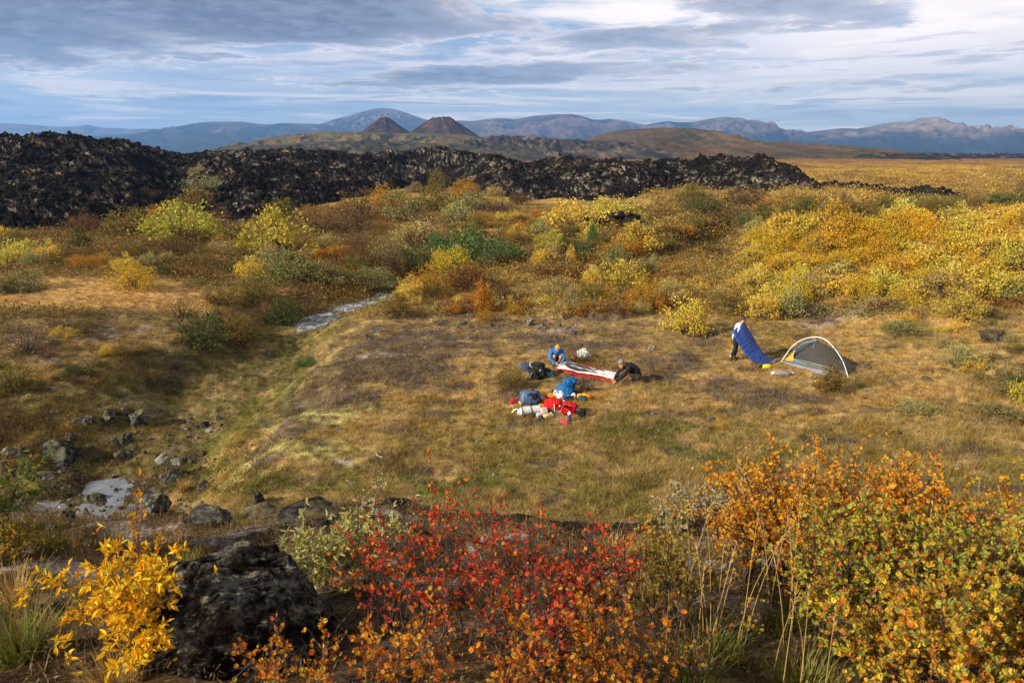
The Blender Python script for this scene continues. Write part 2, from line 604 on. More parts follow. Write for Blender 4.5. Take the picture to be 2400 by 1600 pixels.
SOIL = [(880, 860, 190, 60), (760, 930, 120, 50), (1000, 800, 170, 45), (960, 870, 150, 35), (690, 985, 80, 40), (600, 1025, 45, 16), (800, 940, 100, 35), (1190, 925, 55, 16), (1340, 905, 90, 18),
        (1590, 850, 70, 28), (1640, 790, 50, 28), (1560, 880, 70, 14), (1800, 930, 130, 25), (1900, 965, 60, 10), (1950, 735, 110, 18), (2050, 720, 80, 14),
        (1380, 812, 120, 16), (1250, 790, 70, 18), (1070, 905, 60, 10), (1030, 968, 45, 8), (405, 830, 40, 30), (1700, 905, 100, 22), (700, 900, 80, 20)]
MOSS = [(560, 1085, 70, 40), (650, 1040, 45, 25), (720, 1050, 90, 30), (780, 970, 60, 18), (850, 950, 50, 12), (640, 960, 50, 18), (200, 905, 110, 14), (330, 880, 100, 14),
        (200, 1070, 60, 25), (230, 1010, 70, 25), (290, 950, 60, 12), (840, 1090, 25, 10), (60, 930, 60, 10)]
LICH = [(240, 795, 45, 16), (330, 895, 60, 16), (340, 870, 40, 12), (620, 1075, 40, 16), (400, 1090, 40, 22), (1300, 778, 60, 8), (330, 780, 20, 14), (800, 1080, 50, 20), (900, 830, 60, 10),
        (2000, 745, 70, 8), (1900, 760, 60, 6), (100, 850, 40, 10)]
GREEN = [(500, 945, 170, 55), (440, 1020, 70, 40), (700, 840, 70, 25), (560, 880, 60, 40), (1100, 1140, 200, 40), (1700, 1060, 160, 50), (960, 1125, 60, 15), (1500, 1000, 200, 40), (700, 1140, 120, 30),
         (1900, 1080, 120, 40)]
RUSTS = [(330, 990, 110, 60), (400, 1060, 100, 50), (560, 970, 60, 40), (250, 1130, 130, 50), (480, 1090, 60, 60), (140, 960, 90, 30)]


def ground_col(x, y, z, coarse=False):
    r = np.hypot(x, y)
    n1 = fbm(x / 3.2, y / 3.2, 201, 4); n2 = fbm(x / 1.1, y / 1.1, 211, 4); n3 = fbm(x / 0.33, y / 0.33, 221, 3); n4 = fbm(x / 14, y / 14, 231, 3)

    def mixc(c, d, m):
        return c + (d - c) * np.clip(m, 0, 1)[:, None]
    c = np.tile(C_DRY, (len(x), 1)) * 1.0
    c = mixc(c, C_OLIVE, sm(-0.15, 0.55, n1 + 0.5 * n2) * 0.75)
    c = mixc(c, C_OCHRE, sm(0.05, 0.6, n2 - 0.4 * n1) * 0.45)
    near = (1 - sm(44, 56, y))
    low = (1 - sm(15.5, 20, y + 1.5 * n1)) * near                     # the nearer meadow is greener and browner
    c = mixc(c, np.array([.175, .150, .038]), low * 0.80 * sm(-0.7, 0.3, n2 + 0.5 * n3))
    stony = sm(23, 28, y + 2 * n1) * (1 - sm(35, 38, y)) * (1 - sm(5, 10, x)) * near
    c = mixc(c, np.array([.15, .108, .070]), stony * 0.75 * sm(-0.55, 0.35, n2 + 0.6 * n3))
    # meadow patches
    c = mixc(c, C_RUST * 0.8, _spots(x, y, RUSTS, 302) * near * (0.35 + 0.5 * sm(-0.3, 0.5, n2)))
    c = mixc(c, C_GREEN, _spots(x, y, GREEN, 303) * near * sm(-0.5, 0.5, n2 + n3 * 0.5) * 0.75)
    c = mixc(c, C_SOIL, _spots(x, y, SOIL, 301) * near * (0.55 + 0.45 * sm(-0.4, 0.4, n3 + .5 * n2)))
    c = mixc(c, C_MOSS, _spots(x, y, MOSS, 304) * near * sm(-0.45, 0.35, n3 + 0.6 * n2) * 0.9)
    c = mixc(c, C_LICH, _spots(x, y, LICH, 305) * near * sm(-0.35, 0.3, n3 + 0.3 * n2) * 0.9)
    c = mixc(c, C_SOIL, near * sm(0.25, 0.65, fbm(x / 1.9, y / 1.0, 241, 4)) * 0.7)
    # gully: browner, wetter bed
    q, gz, gw = gully(x, y)
    g = (1 - sm(0.25, 0.95, (q + 0.8 * n2) / gw))
    c = mixc(c, np.array([.125, .120, .030]), g * 0.85 * near * sm(-0.8, 0.2, n2 + n3))
    c = mixc(c, C_EARTH * 1.2, (1 - sm(0.14, 0.34, (q + 0.6 * n2) / gw)) * (.35 + .5 * (1 - sm(17, 20, y))))
    # scrub belt
    belt = sm(36, 46, y) * (1 - sm(70, 110, y))
    c = mixc(c, np.array([.15, .098, .030]), belt * 0.85 * sm(-0.9, 0.1, n1 + n4))
    c = mixc(c, C_RUST, belt * sm(0.1, 0.6, fbm(x / 5, y / 5, 251, 3)) * 0.7)
    left = sm(-6, -14, x) * belt
    c = mixc(c, np.array([.17, .10, .034]), left * 0.7)
    bm, s1, s2 = bank_mask(x, y)
    c = mixc(c, C_YEL, bm * 0.6)
    # pale flat on the left shoulder
    p = at_z(230, 690, 0.6)
    pm = 1 - sm(0.6, 1.1, np.hypot((x - p[0]) / 9.5, (y - p[1]) / 4.2) + 0.25 * n1)
    c = mixc(c, np.array([.46, .27, .095]), pm * 0.85)
    # cracks of raw earth in broken turf steps and steep faces
    # far plain
    far = sm(75, 120, y)
    fc = np.tile(np.array([.30, .175, .048]), (len(x), 1))
    fc = mixc(fc, C_YEL * 0.95, sm(-0.2, 0.5, fbm(x / 20, y / 30, 261, 4)) * sm(420, 180, y))
    fc = mixc(fc, np.array([.20, .115, .05]), sm(0.0, 0.5, fbm(x / 34, y / 50, 271, 5)) * 0.8)
    fc = mixc(fc, np.array([.23, .115, .042]), sm(250, 600, y) * 0.85)
    fc = mixc(fc, np.array([.10, .07, .035]), sm(0.25, 0.5, fbm(x / 12, y / 60, 281, 4)) * 0.6)
    fc = fc * (1 + 0.35 * np.clip(fbm(x / 3, y / 5, 291, 3), -0.9, 0.9))[:, None]
    c = c + (fc - c) * far[:, None]
    # foreground spur: dark soil, heath and lichen
    fg = 1 - sm(9, 12.5, y)
    k = np.tile(np.array([.115, .075, .040]), (len(x), 1))
    k = mixc(k, C_EARTH * 1.3, sm(-0.1, 0.4, n1) * 0.8)
    k = mixc(k, C_DRY * 0.7, sm(0.1, 0.6, n2) * 0.6)
    k = mixc(k, C_LICH * 0.85, sm(0.22, 0.55, fbm(x / 0.6, y / 0.6, 311, 4)) * sm(2.5, 5, y) * 0.8)
    yw = y + 0.45 * fbm(x / 2.5, y / 7, 51, 3) * sm(3, 6, y)
    lip = sm(6.1, 6.6, yw + 0.25 * n2) * sm(-4.5, -2.5, x)
    k = mixc(k, C_EARTH, lip)
    c = c + (k - c) * fg[:, None]
    v = 1 + 0.50 * np.clip(n3, -1, 1) * (1 - sm(60, 90, r))
    return np.clip(c * v[:, None], 0.004, 0.8)


# ------------------------------------------------------------------ ground sheet
m, n = new_mat('ground')
a = n.n('ShaderNodeAttribute'); a.attribute_name = 'Col'
pos = n.n('ShaderNodeNewGeometry').outputs['Position']
f1 = n.noise(pos, 26.0, 5, 0.7); f2 = n.noise(pos, 3.0, 5, 0.65)
f3 = n.noise(n.vmath('MULTIPLY', pos, (1.0, 1.0, 0.4)), 0.35, 4, 0.6)
k = n.mul(n.smooth(f1, 0.30, 0.70, 0.35, 1.65), n.smooth(f2, 0.32, 0.68, 0.62, 1.38))
k = n.mul(k, n.smooth(f3, 0.3, 0.7, 0.85, 1.15))
c = n.vmath('MULTIPLY', a.outputs[0], n.comb(k, k, k))
MAT_GROUND = finish(m, n, c, 0.95, n.add(n.mul(f1, 0.35), f2), 0.06, 0.15)

ang = np.radians(np.concatenate([np.linspace(-88, -46, 90, endpoint=False), np.linspace(-46, 46, 1000), np.linspace(46.4, 88, 90)]))
rad = np.concatenate([np.linspace(0.15, 1.2, 12, endpoint=False), 1.2 * (8000 / 1.2) ** (np.linspace(0, 1, 1000) ** 1.12)])
RR, AA = np.meshgrid(rad, ang, indexing='ij')
gx = (RR * np.sin(AA)).ravel(); gy = (RR * np.cos(AA)).ravel()
gz = ground_h(gx, gy)
# keep the far plain a little below eye level and level
gcol = ground_col(gx, gy, gz)
ground = nmesh('ground', np.stack([gx, gy, gz], -1), grid_faces(len(rad), len(ang))[:, ::-1], MAT_GROUND, gcol, True)
tag(ground, kind='structure')
# apron of ground behind the viewpoint
aa = np.radians(np.linspace(88, 272, 60)); ra = np.array([0.15, 1, 2, 4, 8, 14, 25, 60, 200, 1000])
RR2, AA2 = np.meshgrid(ra, aa, indexing='ij')
bx2 = (RR2 * np.sin(AA2)).ravel(); by2 = (RR2 * np.cos(AA2)).ravel(); bz2 = 5.9 - np.clip(np.hypot(bx2, by2) - 3, 0, 14) * 0.3
back = nmesh('ground', np.stack([bx2, by2, bz2], -1), grid_faces(len(ra), len(aa))[:, ::-1], MAT_GROUND,
             np.tile([.14, .10, .05], (len(bx2), 1)), True)
tag(back, kind='structure')

# ------------------------------------------------------------------ lava field
m, n = new_mat('lava')
a = n.n('ShaderNodeAttribute'); a.attribute_name = 'Col'
pos = n.n('ShaderNodeNewGeometry').outputs['Position']
f1 = n.noise(pos, 3.2, 6, 0.7)
k = n.smooth(f1, 0.3, 0.7, 0.5, 1.5)
MAT_LAVA = finish(m, n, n.vmath('MULTIPLY', a.outputs[0], n.comb(k, k, k)), 0.95, f1, 0.25, 0.15)

az = np.linspace(_sx(-560, 400), _sx(2030, 400), 1150)
ys = np.concatenate([np.linspace(56, 150, 330), np.linspace(150.8, 235, 70)])
YY, ZA = np.meshgrid(ys, az, indexing='ij')
lx = (YY * ZA).ravel(); ly = YY.ravel()
lz = lava_h(lx, ly)
keep_amp = sm(-1.5, 0.5, lz)
b1 = np.abs(fbm(lx / 1.0, ly / 1.2, 401, 3)); b2 = fbm(lx / 0.42, ly / 0.7, 411, 3)
spike = np.clip(fbm(lx / 2.2, ly / 2.2, 421, 2) - 0.45, 0, 1)
lz = lz + (0.40 * b1 + 0.17 * b2 + 0.35 * spike) * keep_amp
hollow = sm(0.18, -0.25, b2 + 0.9 * (b1 - 0.35))
pale = hollow * sm(-0.3, 0.3, fbm(lx / 4.5, ly / 6, 431, 3)) * sm(-0.1, 0.4, fbm(lx / 1.1, ly / 0.8, 441, 2) + 0.2)
lcol = np.tile(np.array([.0105, .0090, .0085]), (len(lx), 1)) * (1 + 0.5 * np.clip(b2, -0.8, 1))[:, None]
lcol = lcol + (np.array([.024, .020, .018]) - lcol) * (sm(0.05, 0.5, fbm(lx / 9, ly / 9, 451, 4)) * 0.7)[:, None]
moss = np.array([.26, .225, .17]) + np.array([.10, .06, .06]) * fbm(lx / 3, ly / 3, 461, 2)[:, None]
lcol = lcol + (moss - lcol) * (pale * 0.75)[:, None]
bare = sm(0.35, 0.6, fbm(lx / 7, ly / 5, 471, 3)) * sm(150, 90, ly)
lcol = lcol + (np.array([.20, .135, .085]) - lcol) * (bare * hollow * 0.8)[:, None]
lava = nmesh('lava_field', np.stack([lx, ly, lz], -1), grid_faces(len(ys), len(az))[:, ::-1], MAT_LAVA, np.clip(lcol, .004, .6), False)
tag(lava, kind='structure')

# clinker blocks lying all over the flow
def clinker_templates(k, seed):
    g = np.random.default_rng(seed); out = []
    import bmesh
    for i in range(k):
        bm = bmesh.new(); bmesh.ops.create_icosphere(bm, subdivisions=1, radius=1.0)
        V = np.array([v.co[:] for v in bm.verts]); F = np.array([[v.index for v in f.verts] for f in bm.faces]); bm.free()
        V = V * g.uniform(0.55, 1.35, (len(V), 1)); V[:, 2] *= g.uniform(0.6, 1.1)
        out.append((V, F))
    return out


def scatter_blocks(name, P, S, col, tmpl, seed, mat):
    g = np.random.default_rng(seed); Vs = []; Fs = []; Cs = []; off = 0
    which = g.integers(0, len(tmpl), len(P))
    for t, (V, F) in enumerate(tmpl):
        k = np.where(which == t)[0]
        if not len(k): continue
        a = g.uniform(0, 6.28, len(k)); ca, sa = np.cos(a), np.sin(a)
        st = S[k, None] * g.uniform(0.7, 1.3, (len(k), 3))
        W = V[None] * st[:, None, :]
        X = W[..., 0] * ca[:, None] - W[..., 1] * sa[:, None]; Y = W[..., 0] * sa[:, None] + W[..., 1] * ca[:, None]
        W = np.stack([X, Y, W[..., 2]], -1) + P[k][:, None, :]
        Vs.append(W.reshape(-1, 3)); Fs.append((F[None] + (np.arange(len(k)) * len(V))[:, None, None] + off).reshape(-1, 3)); off += len(k) * len(V)
        Cs.append(np.repeat(col[k], len(V), 0))
    return nmesh(name, np.concatenate(Vs), np.concatenate(Fs), mat, np.concatenate(Cs), False)


TM = clinker_templates(8, 5)
N = 22000
aza = rng.uniform(az[0], az[-1], N); lyy = 60 + 100 * rng.random(N) ** 1.25
lxx = aza * lyy
zz = lava_h(lxx, lyy); ok = zz > ground_h(lxx, lyy) - 0.1
lxx, lyy, zz = lxx[ok], lyy[ok], zz[ok]
S = 0.10 + 0.46 * rng.random(len(zz)) ** 4.5
b1 = np.abs(fbm(lxx / 1.0, lyy / 1.2, 401, 3)); b2 = fbm(lxx / 0.5, lyy / 0.6, 411, 3)
P = np.stack([lxx, lyy, zz + 0.40 * b1 + 0.17 * b2 + 0.25 * S], -1)
bc = np.array([.0095, .0082, .0078]) * rng.uniform(0.6, 2.0, (len(zz), 1)) + np.array([.03, .018, .010]) * (rng.random((len(zz), 1)) ** 3)
rub = scatter_blocks('lava_rubble', P, S, bc, TM, 6, MAT_LAVA)
tag(rub, kind='stuff')

# low lava tongue on the plain to the right
def strip(name, pts, half, zt, seed, n_blocks=1500, dens=0.35):
    """pts: photo points of its foot line, half: half width in metres"""
    Q = [hit(u, v, ground_h) for u, v in pts]
    Q = np.array(Q); L = np.concatenate([[0], np.cumsum(np.hypot(np.diff(Q[:, 0]), np.diff(Q[:, 1])))])
    ns = int(L[-1] / dens); nw = max(int(2 * half / dens), 8)
    s = np.linspace(0, L[-1], ns); cx = np.interp(s, L, Q[:, 0]); cy = np.interp(s, L, Q[:, 1])
    w = np.linspace(-1, 1, nw)
    SS, WW = np.meshgrid(s, w, indexing='ij')
    tx = np.gradient(cx); ty = np.gradient(cy); l = np.hypot(tx, ty)
    nxv, nyv = -ty / l, tx / l
    hw = half * (0.75 + 0.5 * perlin(s / 9, s * 0, seed)) * sm(0, 6, s) * sm(0, 6, L[-1] - s)
    X = cx[:, None] + nxv[:, None] * WW * hw[:, None]; Y = cy[:, None] + nyv[:, None] * WW * hw[:, None]
    g = ground_h(X.ravel(), Y.ravel()).reshape(X.shape)
    e = sm(1.0, 0.45, np.abs(WW))
    Z = g - 0.4 + (zt + 0.4) * e * (0.75 + 0.5 * fbm(X / 5, Y / 5, seed + 1, 3)) + e * (0.45 * np.abs(fbm(X / 1.4, Y / 1.4, seed + 2, 3)) + 0.2 * fbm(X / .6, Y / .6, seed + 3, 2))
    cc = np.tile(np.array([.020, .017, .015]), (X.size, 1)) * (1 + 0.5 * np.clip(fbm(X / 1, Y / 1, seed + 4, 3).ravel(), -.8, 1))[:, None]
    pm = (sm(0.1, -0.4, fbm(X / .8, Y / .8, seed + 5, 3)) * sm(0.0, 0.5, fbm(X / 4, Y / 4, seed + 6, 2))).ravel()
    cc = cc + (np.array([.25, .19, .11]) - cc) * pm[:, None] * 0.7
    o = nmesh(name, np.stack([X, Y, Z], -1).reshape(-1, 3), grid_faces(ns, nw), MAT_LAVA, cc, False)
    tag(o, kind='structure')
    g2 = np.random.default_rng(seed); i = g2.integers(3, ns - 3, n_blocks); j = g2.integers(1, nw - 1, n_blocks)
    S = 0.08 + 0.30 * g2.random(n_blocks) ** 3.5
    b = scatter_blocks('lava_rubble', np.stack([X[i, j], Y[i, j], Z[i, j] + S * .2], -1), S, np.array([.016, .0135, .0125]) * g2.uniform(.6, 2, (n_blocks, 1)), TM, seed, MAT_LAVA)
    tag(b, kind='stuff')
    return o


strip('lava_field', [(1900, 436), (1960, 438), (2030, 446), (2100, 456), (2180, 458), (2220, 466), (2262, 470)], 3.4, 0.55, 520, 1100)
strip('lava_field', [(1360, 540), (1400, 530), (1460, 528), (1500, 532)], 1.4, 0.9, 540, 300, 0.15)
strip('lava_field', [(2080, 372.5), (2200, 370.5), (2330, 370), (2560, 370)], 50.0, 4.0, 560, 700, 3.0)
# ------------------------------------------------------------------ far hills and mountains
MAT_HILL = mat_attr('tundra', 0.95, 0.3, 0.02, 0.0, 0.1)


def range_mesh(name, pts, yr, depth, seed, col_fn, rough=0.3, spur=0.16, zbase=0.5, ncol=420, nrow=130, fpow=1.0, jag=0.12, skew=0.0):
    """a mountain range whose crest stands yr metres away and whose foot lies `depth` metres nearer"""
    pts = np.array(pts, float)
    u = np.linspace(pts[0, 0], pts[-1, 0], ncol)
    # smooth the crest between the surveyed points
    v = np.interp(u, pts[:, 0], pts[:, 1])
    ker = np.hanning(9); ker /= ker.sum()
    v = np.convolve(np.pad(v, 4, mode='edge'), ker, 'valid')
    X = _sx(u, 330.0) * yr; ZC = CAM_H + _tan_el(v) * yr
    ZC = ZC + jag * depth * 0.004 * fbm(X / (depth * 0.08), X * 0, seed + 7, 4)
    s = np.concatenate([np.linspace(0, 1, nrow), 1 + np.linspace(0.02, 0.9, 40)])
    SS, XX = np.meshgrid(s, X, indexing='ij')
    ZZ = np.tile(ZC, (len(s), 1))
    YY = yr - depth * (1 - SS)
    wx = XX + depth * 0.25 * fbm(XX / depth * 1.3, YY / depth * 1.3, seed + 3, 2)
    rid = 1 - np.abs(fbm(wx / (depth * 0.28), YY / (depth * 0.9), seed, 5, 0.55)) * 1.5
    prof = np.where(SS <= 1, SS ** fpow, np.clip(1 - (SS - 1) * 0.9, 0, 1))
    amp = np.clip(4 * SS * (1 - SS), 0, 1) * (SS <= 1)
    Z = zbase + (ZZ - zbase) * np.where(SS == 1, 1.0, np.clip(prof + amp * spur * (rid - 0.55) + amp * rough * 0.12 * fbm(XX / (depth * .06), YY / (depth * .06), seed + 5, 4), 0, 0.995))
    ends = np.minimum(sm(0, 0.04, (u - u[0]) / (u[-1] - u[0])), sm(0, 0.04, (u[-1] - u) / (u[-1] - u[0])))
    XF, YF, ZF = XX.ravel(), YY.ravel(), Z.ravel()
    col = col_fn(XF, YF, ZF, (ZF - zbase) / max((ZC - zbase).max(), 1), rid.ravel(), SS.ravel())
    o = nmesh(name, np.stack([XF, YF, ZF], -1), grid_faces(len(s), ncol)[:, ::-1], MAT_HILL, col, True)
    tag(o, kind='structure')
    return o


def k2(pts):
    return [(a * 1.0204, b * 1.0204) for a, b in pts]


def col_mtn(tree=0.45, seed=0, top=(.15, .105, .085), low=(.020, .028, .026), mid=(.080, .058, .055)):
    def f(x, y, z, h, rid, s):
        nn = fbm(x / 260, y / 400, seed + 50, 4)
        c = np.tile(np.array(mid), (len(x), 1))
        c = c + (np.array(top) - c) * sm(0.45, 0.9, h + 0.25 * nn)[:, None]
        t = sm(tree + 0.12, tree - 0.12, h + 0.22 * nn - 0.10 * (rid - 0.5)) * 0.9
        c = c + (np.array(low) - c) * t[:, None]
        k = 1 + 0.35 * np.clip(fbm(x / 60, y / 120, seed + 60, 4), -0.9, 0.9) + 0.7 * (rid - 0.6)
        return np.clip(c * k[:, None], 0.005, 0.7)
    return f


# faintest layer, far left, and a scrap of it in the gap on the right
range_mesh('mountains', k2([(-420, 296), (-150, 285), (0, 283), (40, 284), (130, 291), (180, 291), (205, 286), (235, 293), (300, 296), (420, 296), (520, 302), (620, 312)]),
           6600, 1200, 611, col_mtn(0.2, 1), 0.2, 0.1)
range_mesh('mountains', k2([(1700, 312), (1780, 306), (1800, 299), (1815, 302), (1835, 298), (1850, 303), (1880, 305), (1930, 312)]), 6600, 700, 615, col_mtn(0.2, 2), 0.2, 0.1)
# blue shoulder on the left
range_mesh('mountains', k2([(200, 318), (280, 308), (340, 306), (400, 304), (420, 296), (440, 286), (480, 280), (530, 279), (560, 280), (600, 285), (620, 286), (655, 283), (690, 284), (740, 285), (780, 290), (850, 300), (950, 310)]),
           4800, 1500, 621, col_mtn(0.75, 3), 0.4, 0.22)
# domed peak behind the cones
range_mesh('mountains', k2([(640, 312), (700, 298), (740, 284), (780, 272), (830, 258), (858, 251), (880, 248), (905, 250), (935, 259), (970, 272), (1010, 282), (1080, 300), (1130, 312)]),
           5600, 1500, 631, col_mtn(0.4, 4), 0.4, 0.20)
# middle range
range_mesh('mountains', k2([(960, 312), (1020, 286), (1050, 277), (1090, 278), (1140, 271), (1160, 272), (1180, 274), (1200, 271), (1225, 266), (1260, 264), (1290, 263), (1310, 262), (1330, 265), (1360, 275), (1380, 275), (1400, 273), (1430, 277), (1470, 285), (1500, 292), (1560, 304), (1600, 314)]),
           4700, 1500, 641, col_mtn(0.38, 5), 0.5, 0.26)
range_mesh('mountains', k2([(1420, 312), (1470, 290), (1500, 283), (1530, 279), (1560, 281), (1590, 280), (1620, 274), (1645, 270), (1665, 269), (1690, 271), (1710, 276), (1730, 275), (1750, 282), (1775, 294), (1800, 303), (1830, 309), (1880, 316), (1960, 330)]),
           4600, 1300, 651, col_mtn(0.34, 6), 0.6, 0.30)
# big mountain on the right
range_mesh('mountains', k2([(1740, 322), (1800, 311), (1850, 304), (1900, 298), (1930, 295), (1965, 296), (2000, 289), (2030, 283), (2060, 280), (2085, 281), (2100, 274), (2112, 269), (2125, 271), (2150, 270), (2165, 276), (2200, 287), (2240, 293), (2280, 298), (2310, 295), (2352, 299), (2450, 292), (2560, 300), (2750, 285), (2900, 300)]),
           4200, 1250, 661, col_mtn(0.42, 7, (.24, .17, .12), (.012, .020, .022), (.09, .066, .055)), 0.8, 0.34, ncol=520, jag=0.15)


# nearer hills ------------------------------------------------------------
def col_hill(base, alt, tree=None, seed=0, sc=30):
    def f(x, y, z, h, rid, s):
        c = np.tile(np.array(base), (len(x), 1))
        c = c + (np.array(alt) - c) * sm(-0.2, 0.5, fbm(x / sc, y / (sc * 2), seed + 70, 4))[:, None]
        if tree is not None:
            t = sm(0.25, 0.5, fbm(x / (sc * .5), y / sc, seed + 80, 4) + tree)
            c = c + (np.array([.03, .04, .018]) - c) * t[:, None] * 0.9
        return np.clip(c * (1 + 0.3 * np.clip(fbm(x / 7, y / 14, seed + 90, 3), -.9, .9))[:, None], .005, .6)
    return f


range_mesh('hill', k2([(480, 352), (540, 345), (570, 338), (585, 326), (600, 320), (640, 313), (690, 307), (740, 303), (800, 303), (870, 304), (930, 306), (1000, 308), (1060, 308), (1100, 315), (1160, 334), (1240, 350)]),
           1085, 250, 671, col_hill((.105, .085, .032), (.13, .08, .034), -0.15, 8), 0.5, 0.25, fpow=0.8)
range_mesh('hill', k2([(1290, 352), (1330, 326), (1370, 312), (1400, 303), (1440, 298), (1480, 296), (1520, 293), (1560, 294), (1590, 294), (1610, 299), (1640, 312), (1680, 322), (1720, 327), (1760, 326), (1800, 325), (1830, 328), (1860, 335), (1920, 343), (2000, 349), (2100, 353), (2250, 356), (2400, 359)]),
           1050, 420, 681, col_hill((.085, .062, .032), (.105, .064, .030), -0.35, 9, 40), 0.35, 0.15, fpow=0.85, ncol=520)


def cone(name, u, vtop, vbase, rpx, crater, dist, seed, lean, slope):
    cx = _sx(u, vbase) * dist; zt = CAM_H + _tan_el(vtop) * dist; zb = CAM_H + _tan_el(vbase) * dist
    r = rpx / FPX * dist; n_t, n_a = 60, 160
    tt = np.linspace(0, 1, n_t); aa = np.linspace(0, 2 * np.pi, n_a)
    T, A = np.meshgrid(tt, aa, indexing='ij')
    rr = crater * r + (r - crater * r) * T ** 0.92
    H = zt - zb + 26
    wob = 1 + 0.06 * fbm(np.cos(A) * 2 + seed, np.sin(A) * 2, seed, 3) * T
    X = cx + rr * np.cos(A) * wob; Y = dist + rr * np.sin(A) * wob
    Z = zt - (rr - crater * r) * slope * (0.98 - 0.12 * T) + 2.4 * fbm(A * 4.5, T * 1.3, seed + 1, 4) * np.clip(4 * T * (1 - T), 0, 1) + lean * np.cos(A) * (1 - T) * 3 + 1.6 * fbm(np.cos(A) * 2.2, np.sin(A) * 2.2, seed + 20, 3) * (1 - T)
    # crater bowl
    T2 = np.linspace(1, 0, 12)[:, None] * np.ones((1, n_a)); A2 = np.tile(aa, (12, 1))
    X2 = cx + crater * r * T2 * np.cos(A2); Y2 = dist + crater * r * T2 * np.sin(A2)
    Z2 = zt - (1 - T2) * crater * r * 0.5 + lean * np.cos(A2) * 3 * T2 + 1.6 * fbm(np.cos(A2) * 2.2, np.sin(A2) * 2.2, seed + 20, 3) * T2
    V = np.concatenate([np.stack([X2, Y2, Z2], -1)[::-1].reshape(-1, 3), np.stack([X, Y, Z], -1).reshape(-1, 3)])
    Tc = np.concatenate([np.zeros(12 * n_a), T.ravel()])
    nn = fbm(V[:, 0] / 16 + V[:, 2] / 30, V[:, 1] / 16 + V[:, 2] / 12, seed + 4, 4)
    c = np.tile(np.array([.040, .029, .026]), (len(V), 1))
    c = c + (np.array([.085, .048, .036]) - c) * (sm(-0.1, 0.5, nn) * sm(.9, .2, Tc))[:, None]
    an = np.arctan2(V[:, 1] - dist, V[:, 0] - cx); stk = fbm(an * 9, Tc * 1.5, seed + 8, 4)
    c = c * (1 + .45 * np.clip(stk, -.9, .9))[:, None]
    c = c + (np.array([.115, .09, .045]) - c) * (sm(0.72, 1.0, Tc + 0.12 * nn))[:, None]
    o = nmesh(name, V, grid_faces(12 + n_t, n_a)[:, ::-1], MAT_HILL, c, True)
    tag(o, kind='structure')


cone('cinder_cone', 903, 276, 316, 100, 0.09, 1200, 3, 0, 0.77)
cone('cinder_cone', 1036, 275, 318, 124, 0.15, 1150, 4, 0.2, 0.72)
range_mesh('hill', [(1000, 372), (1040, 345), (1080, 331), (1120, 322), (1170, 318), (1250, 321), (1320, 326), (1400, 331), (1440, 334), (1480, 341), (1500, 350), (1530, 372)],
           880, 260, 691, col_hill((.038, .034, .032), (.10, .075, .045), None, 10, 25), 1.5, 0.3, fpow=0.75, jag=1.2)
range_mesh('hill', [(380, 380), (480, 366), (560, 348), (640, 340), (740, 334), (850, 330), (950, 333), (1060, 338), (1150, 340), (1300, 362), (1380, 380)],
           760, 220, 695, col_hill((.085, .068, .040), (.05, .045, .040), 0.0, 11, 25), 0.9, 0.25, fpow=0.75, jag=1.0)

# ------------------------------------------------------------------ water
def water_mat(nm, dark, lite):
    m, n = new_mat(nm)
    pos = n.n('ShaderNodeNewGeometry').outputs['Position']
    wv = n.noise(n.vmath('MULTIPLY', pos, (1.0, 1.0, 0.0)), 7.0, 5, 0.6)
    glint = n.smooth(n.noise(n.vmath('MULTIPLY', pos, (1.0, 0.6, 0.0)), 2.6, 6, 0.65), 0.46, 0.60)
    return finish(m, n, n.mix(glint, dark, lite), 0.05, wv, 0.02, 0.8, IOR=1.6)


MAT_WATER = water_mat('stream_water', (.16, .18, .21), (.50, .54, .59))  # pale tones put bright sky reflection into the stream's colour
MAT_POOL = water_mat('pool_water', (.150, .165, .19), (.205, .225, .25))
# ------------------------------------------------------------------ vegetation: materials
MAT_LEAF = mat_leaf('leaves', 0.35, 0.09)
MAT_LEAF_NEAR = mat_leaf('near_leaves', 0.38, 0.0)
MAT_BARK = mat_attr('bark', 0.9, 0.3, 60.0, 0.0, 0.15)
MAT_GRASS = mat_leaf('grass_blades', 0.3, 0.0)
MAT_ROCK = None

PAL = {
    'yellow': [(.68, .49, .055), (.70, .54, .10), (.58, .39, .03), (.64, .52, .16), (.33, .33, .07)],
    'gold': [(.66, .43, .028), (.70, .48, .04), (.58, .34, .018), (.50, .38, .06)],
    'lime': [(.50, .41, .055), (.40, .35, .06), (.60, .46, .06), (.27, .25, .055)],
    'sage': [(.23, .215, .075), (.29, .27, .10), (.17, .155, .05), (.33, .27, .08)],
    'pale': [(.40, .33, .13), (.34, .30, .13), (.46, .36, .11), (.26, .23, .09)],
    'green': [(.075, .165, .045), (.115, .21, .060), (.06, .115, .035), (.16, .23, .06)],
    'dark': [(.088, .092, .028), (.115, .115, .040), (.068, .066, .022), (.16, .14, .035)],
    'olive': [(.17, .14, .028), (.22, .165, .028), (.12, .10, .025), (.28, .18, .03)],
    'rust': [(.19, .085, .024), (.145, .07, .026), (.24, .12, .026), (.11, .075, .03)],
    'orange': [(.50, .23, .018), (.42, .16, .014), (.52, .31, .03), (.28, .17, .03)],
    'brown': [(.14, .085, .030), (.11, .068, .030), (.19, .115, .034), (.10, .08, .04)],
    'twig': [(.13, .105, .085), (.10, .08, .065), (.15, .115, .08)],
    'straw': [(.46, .31, .11), (.40, .25, .08), (.52, .36, .14)],
    'mixed': [(.24, .10, .03), (.34, .17, .03), (.13, .14, .03), (.10, .12, .03)],
}


def unit(v):
    return v / np.maximum(np.linalg.norm(v, axis=-1, keepdims=True), 1e-9)


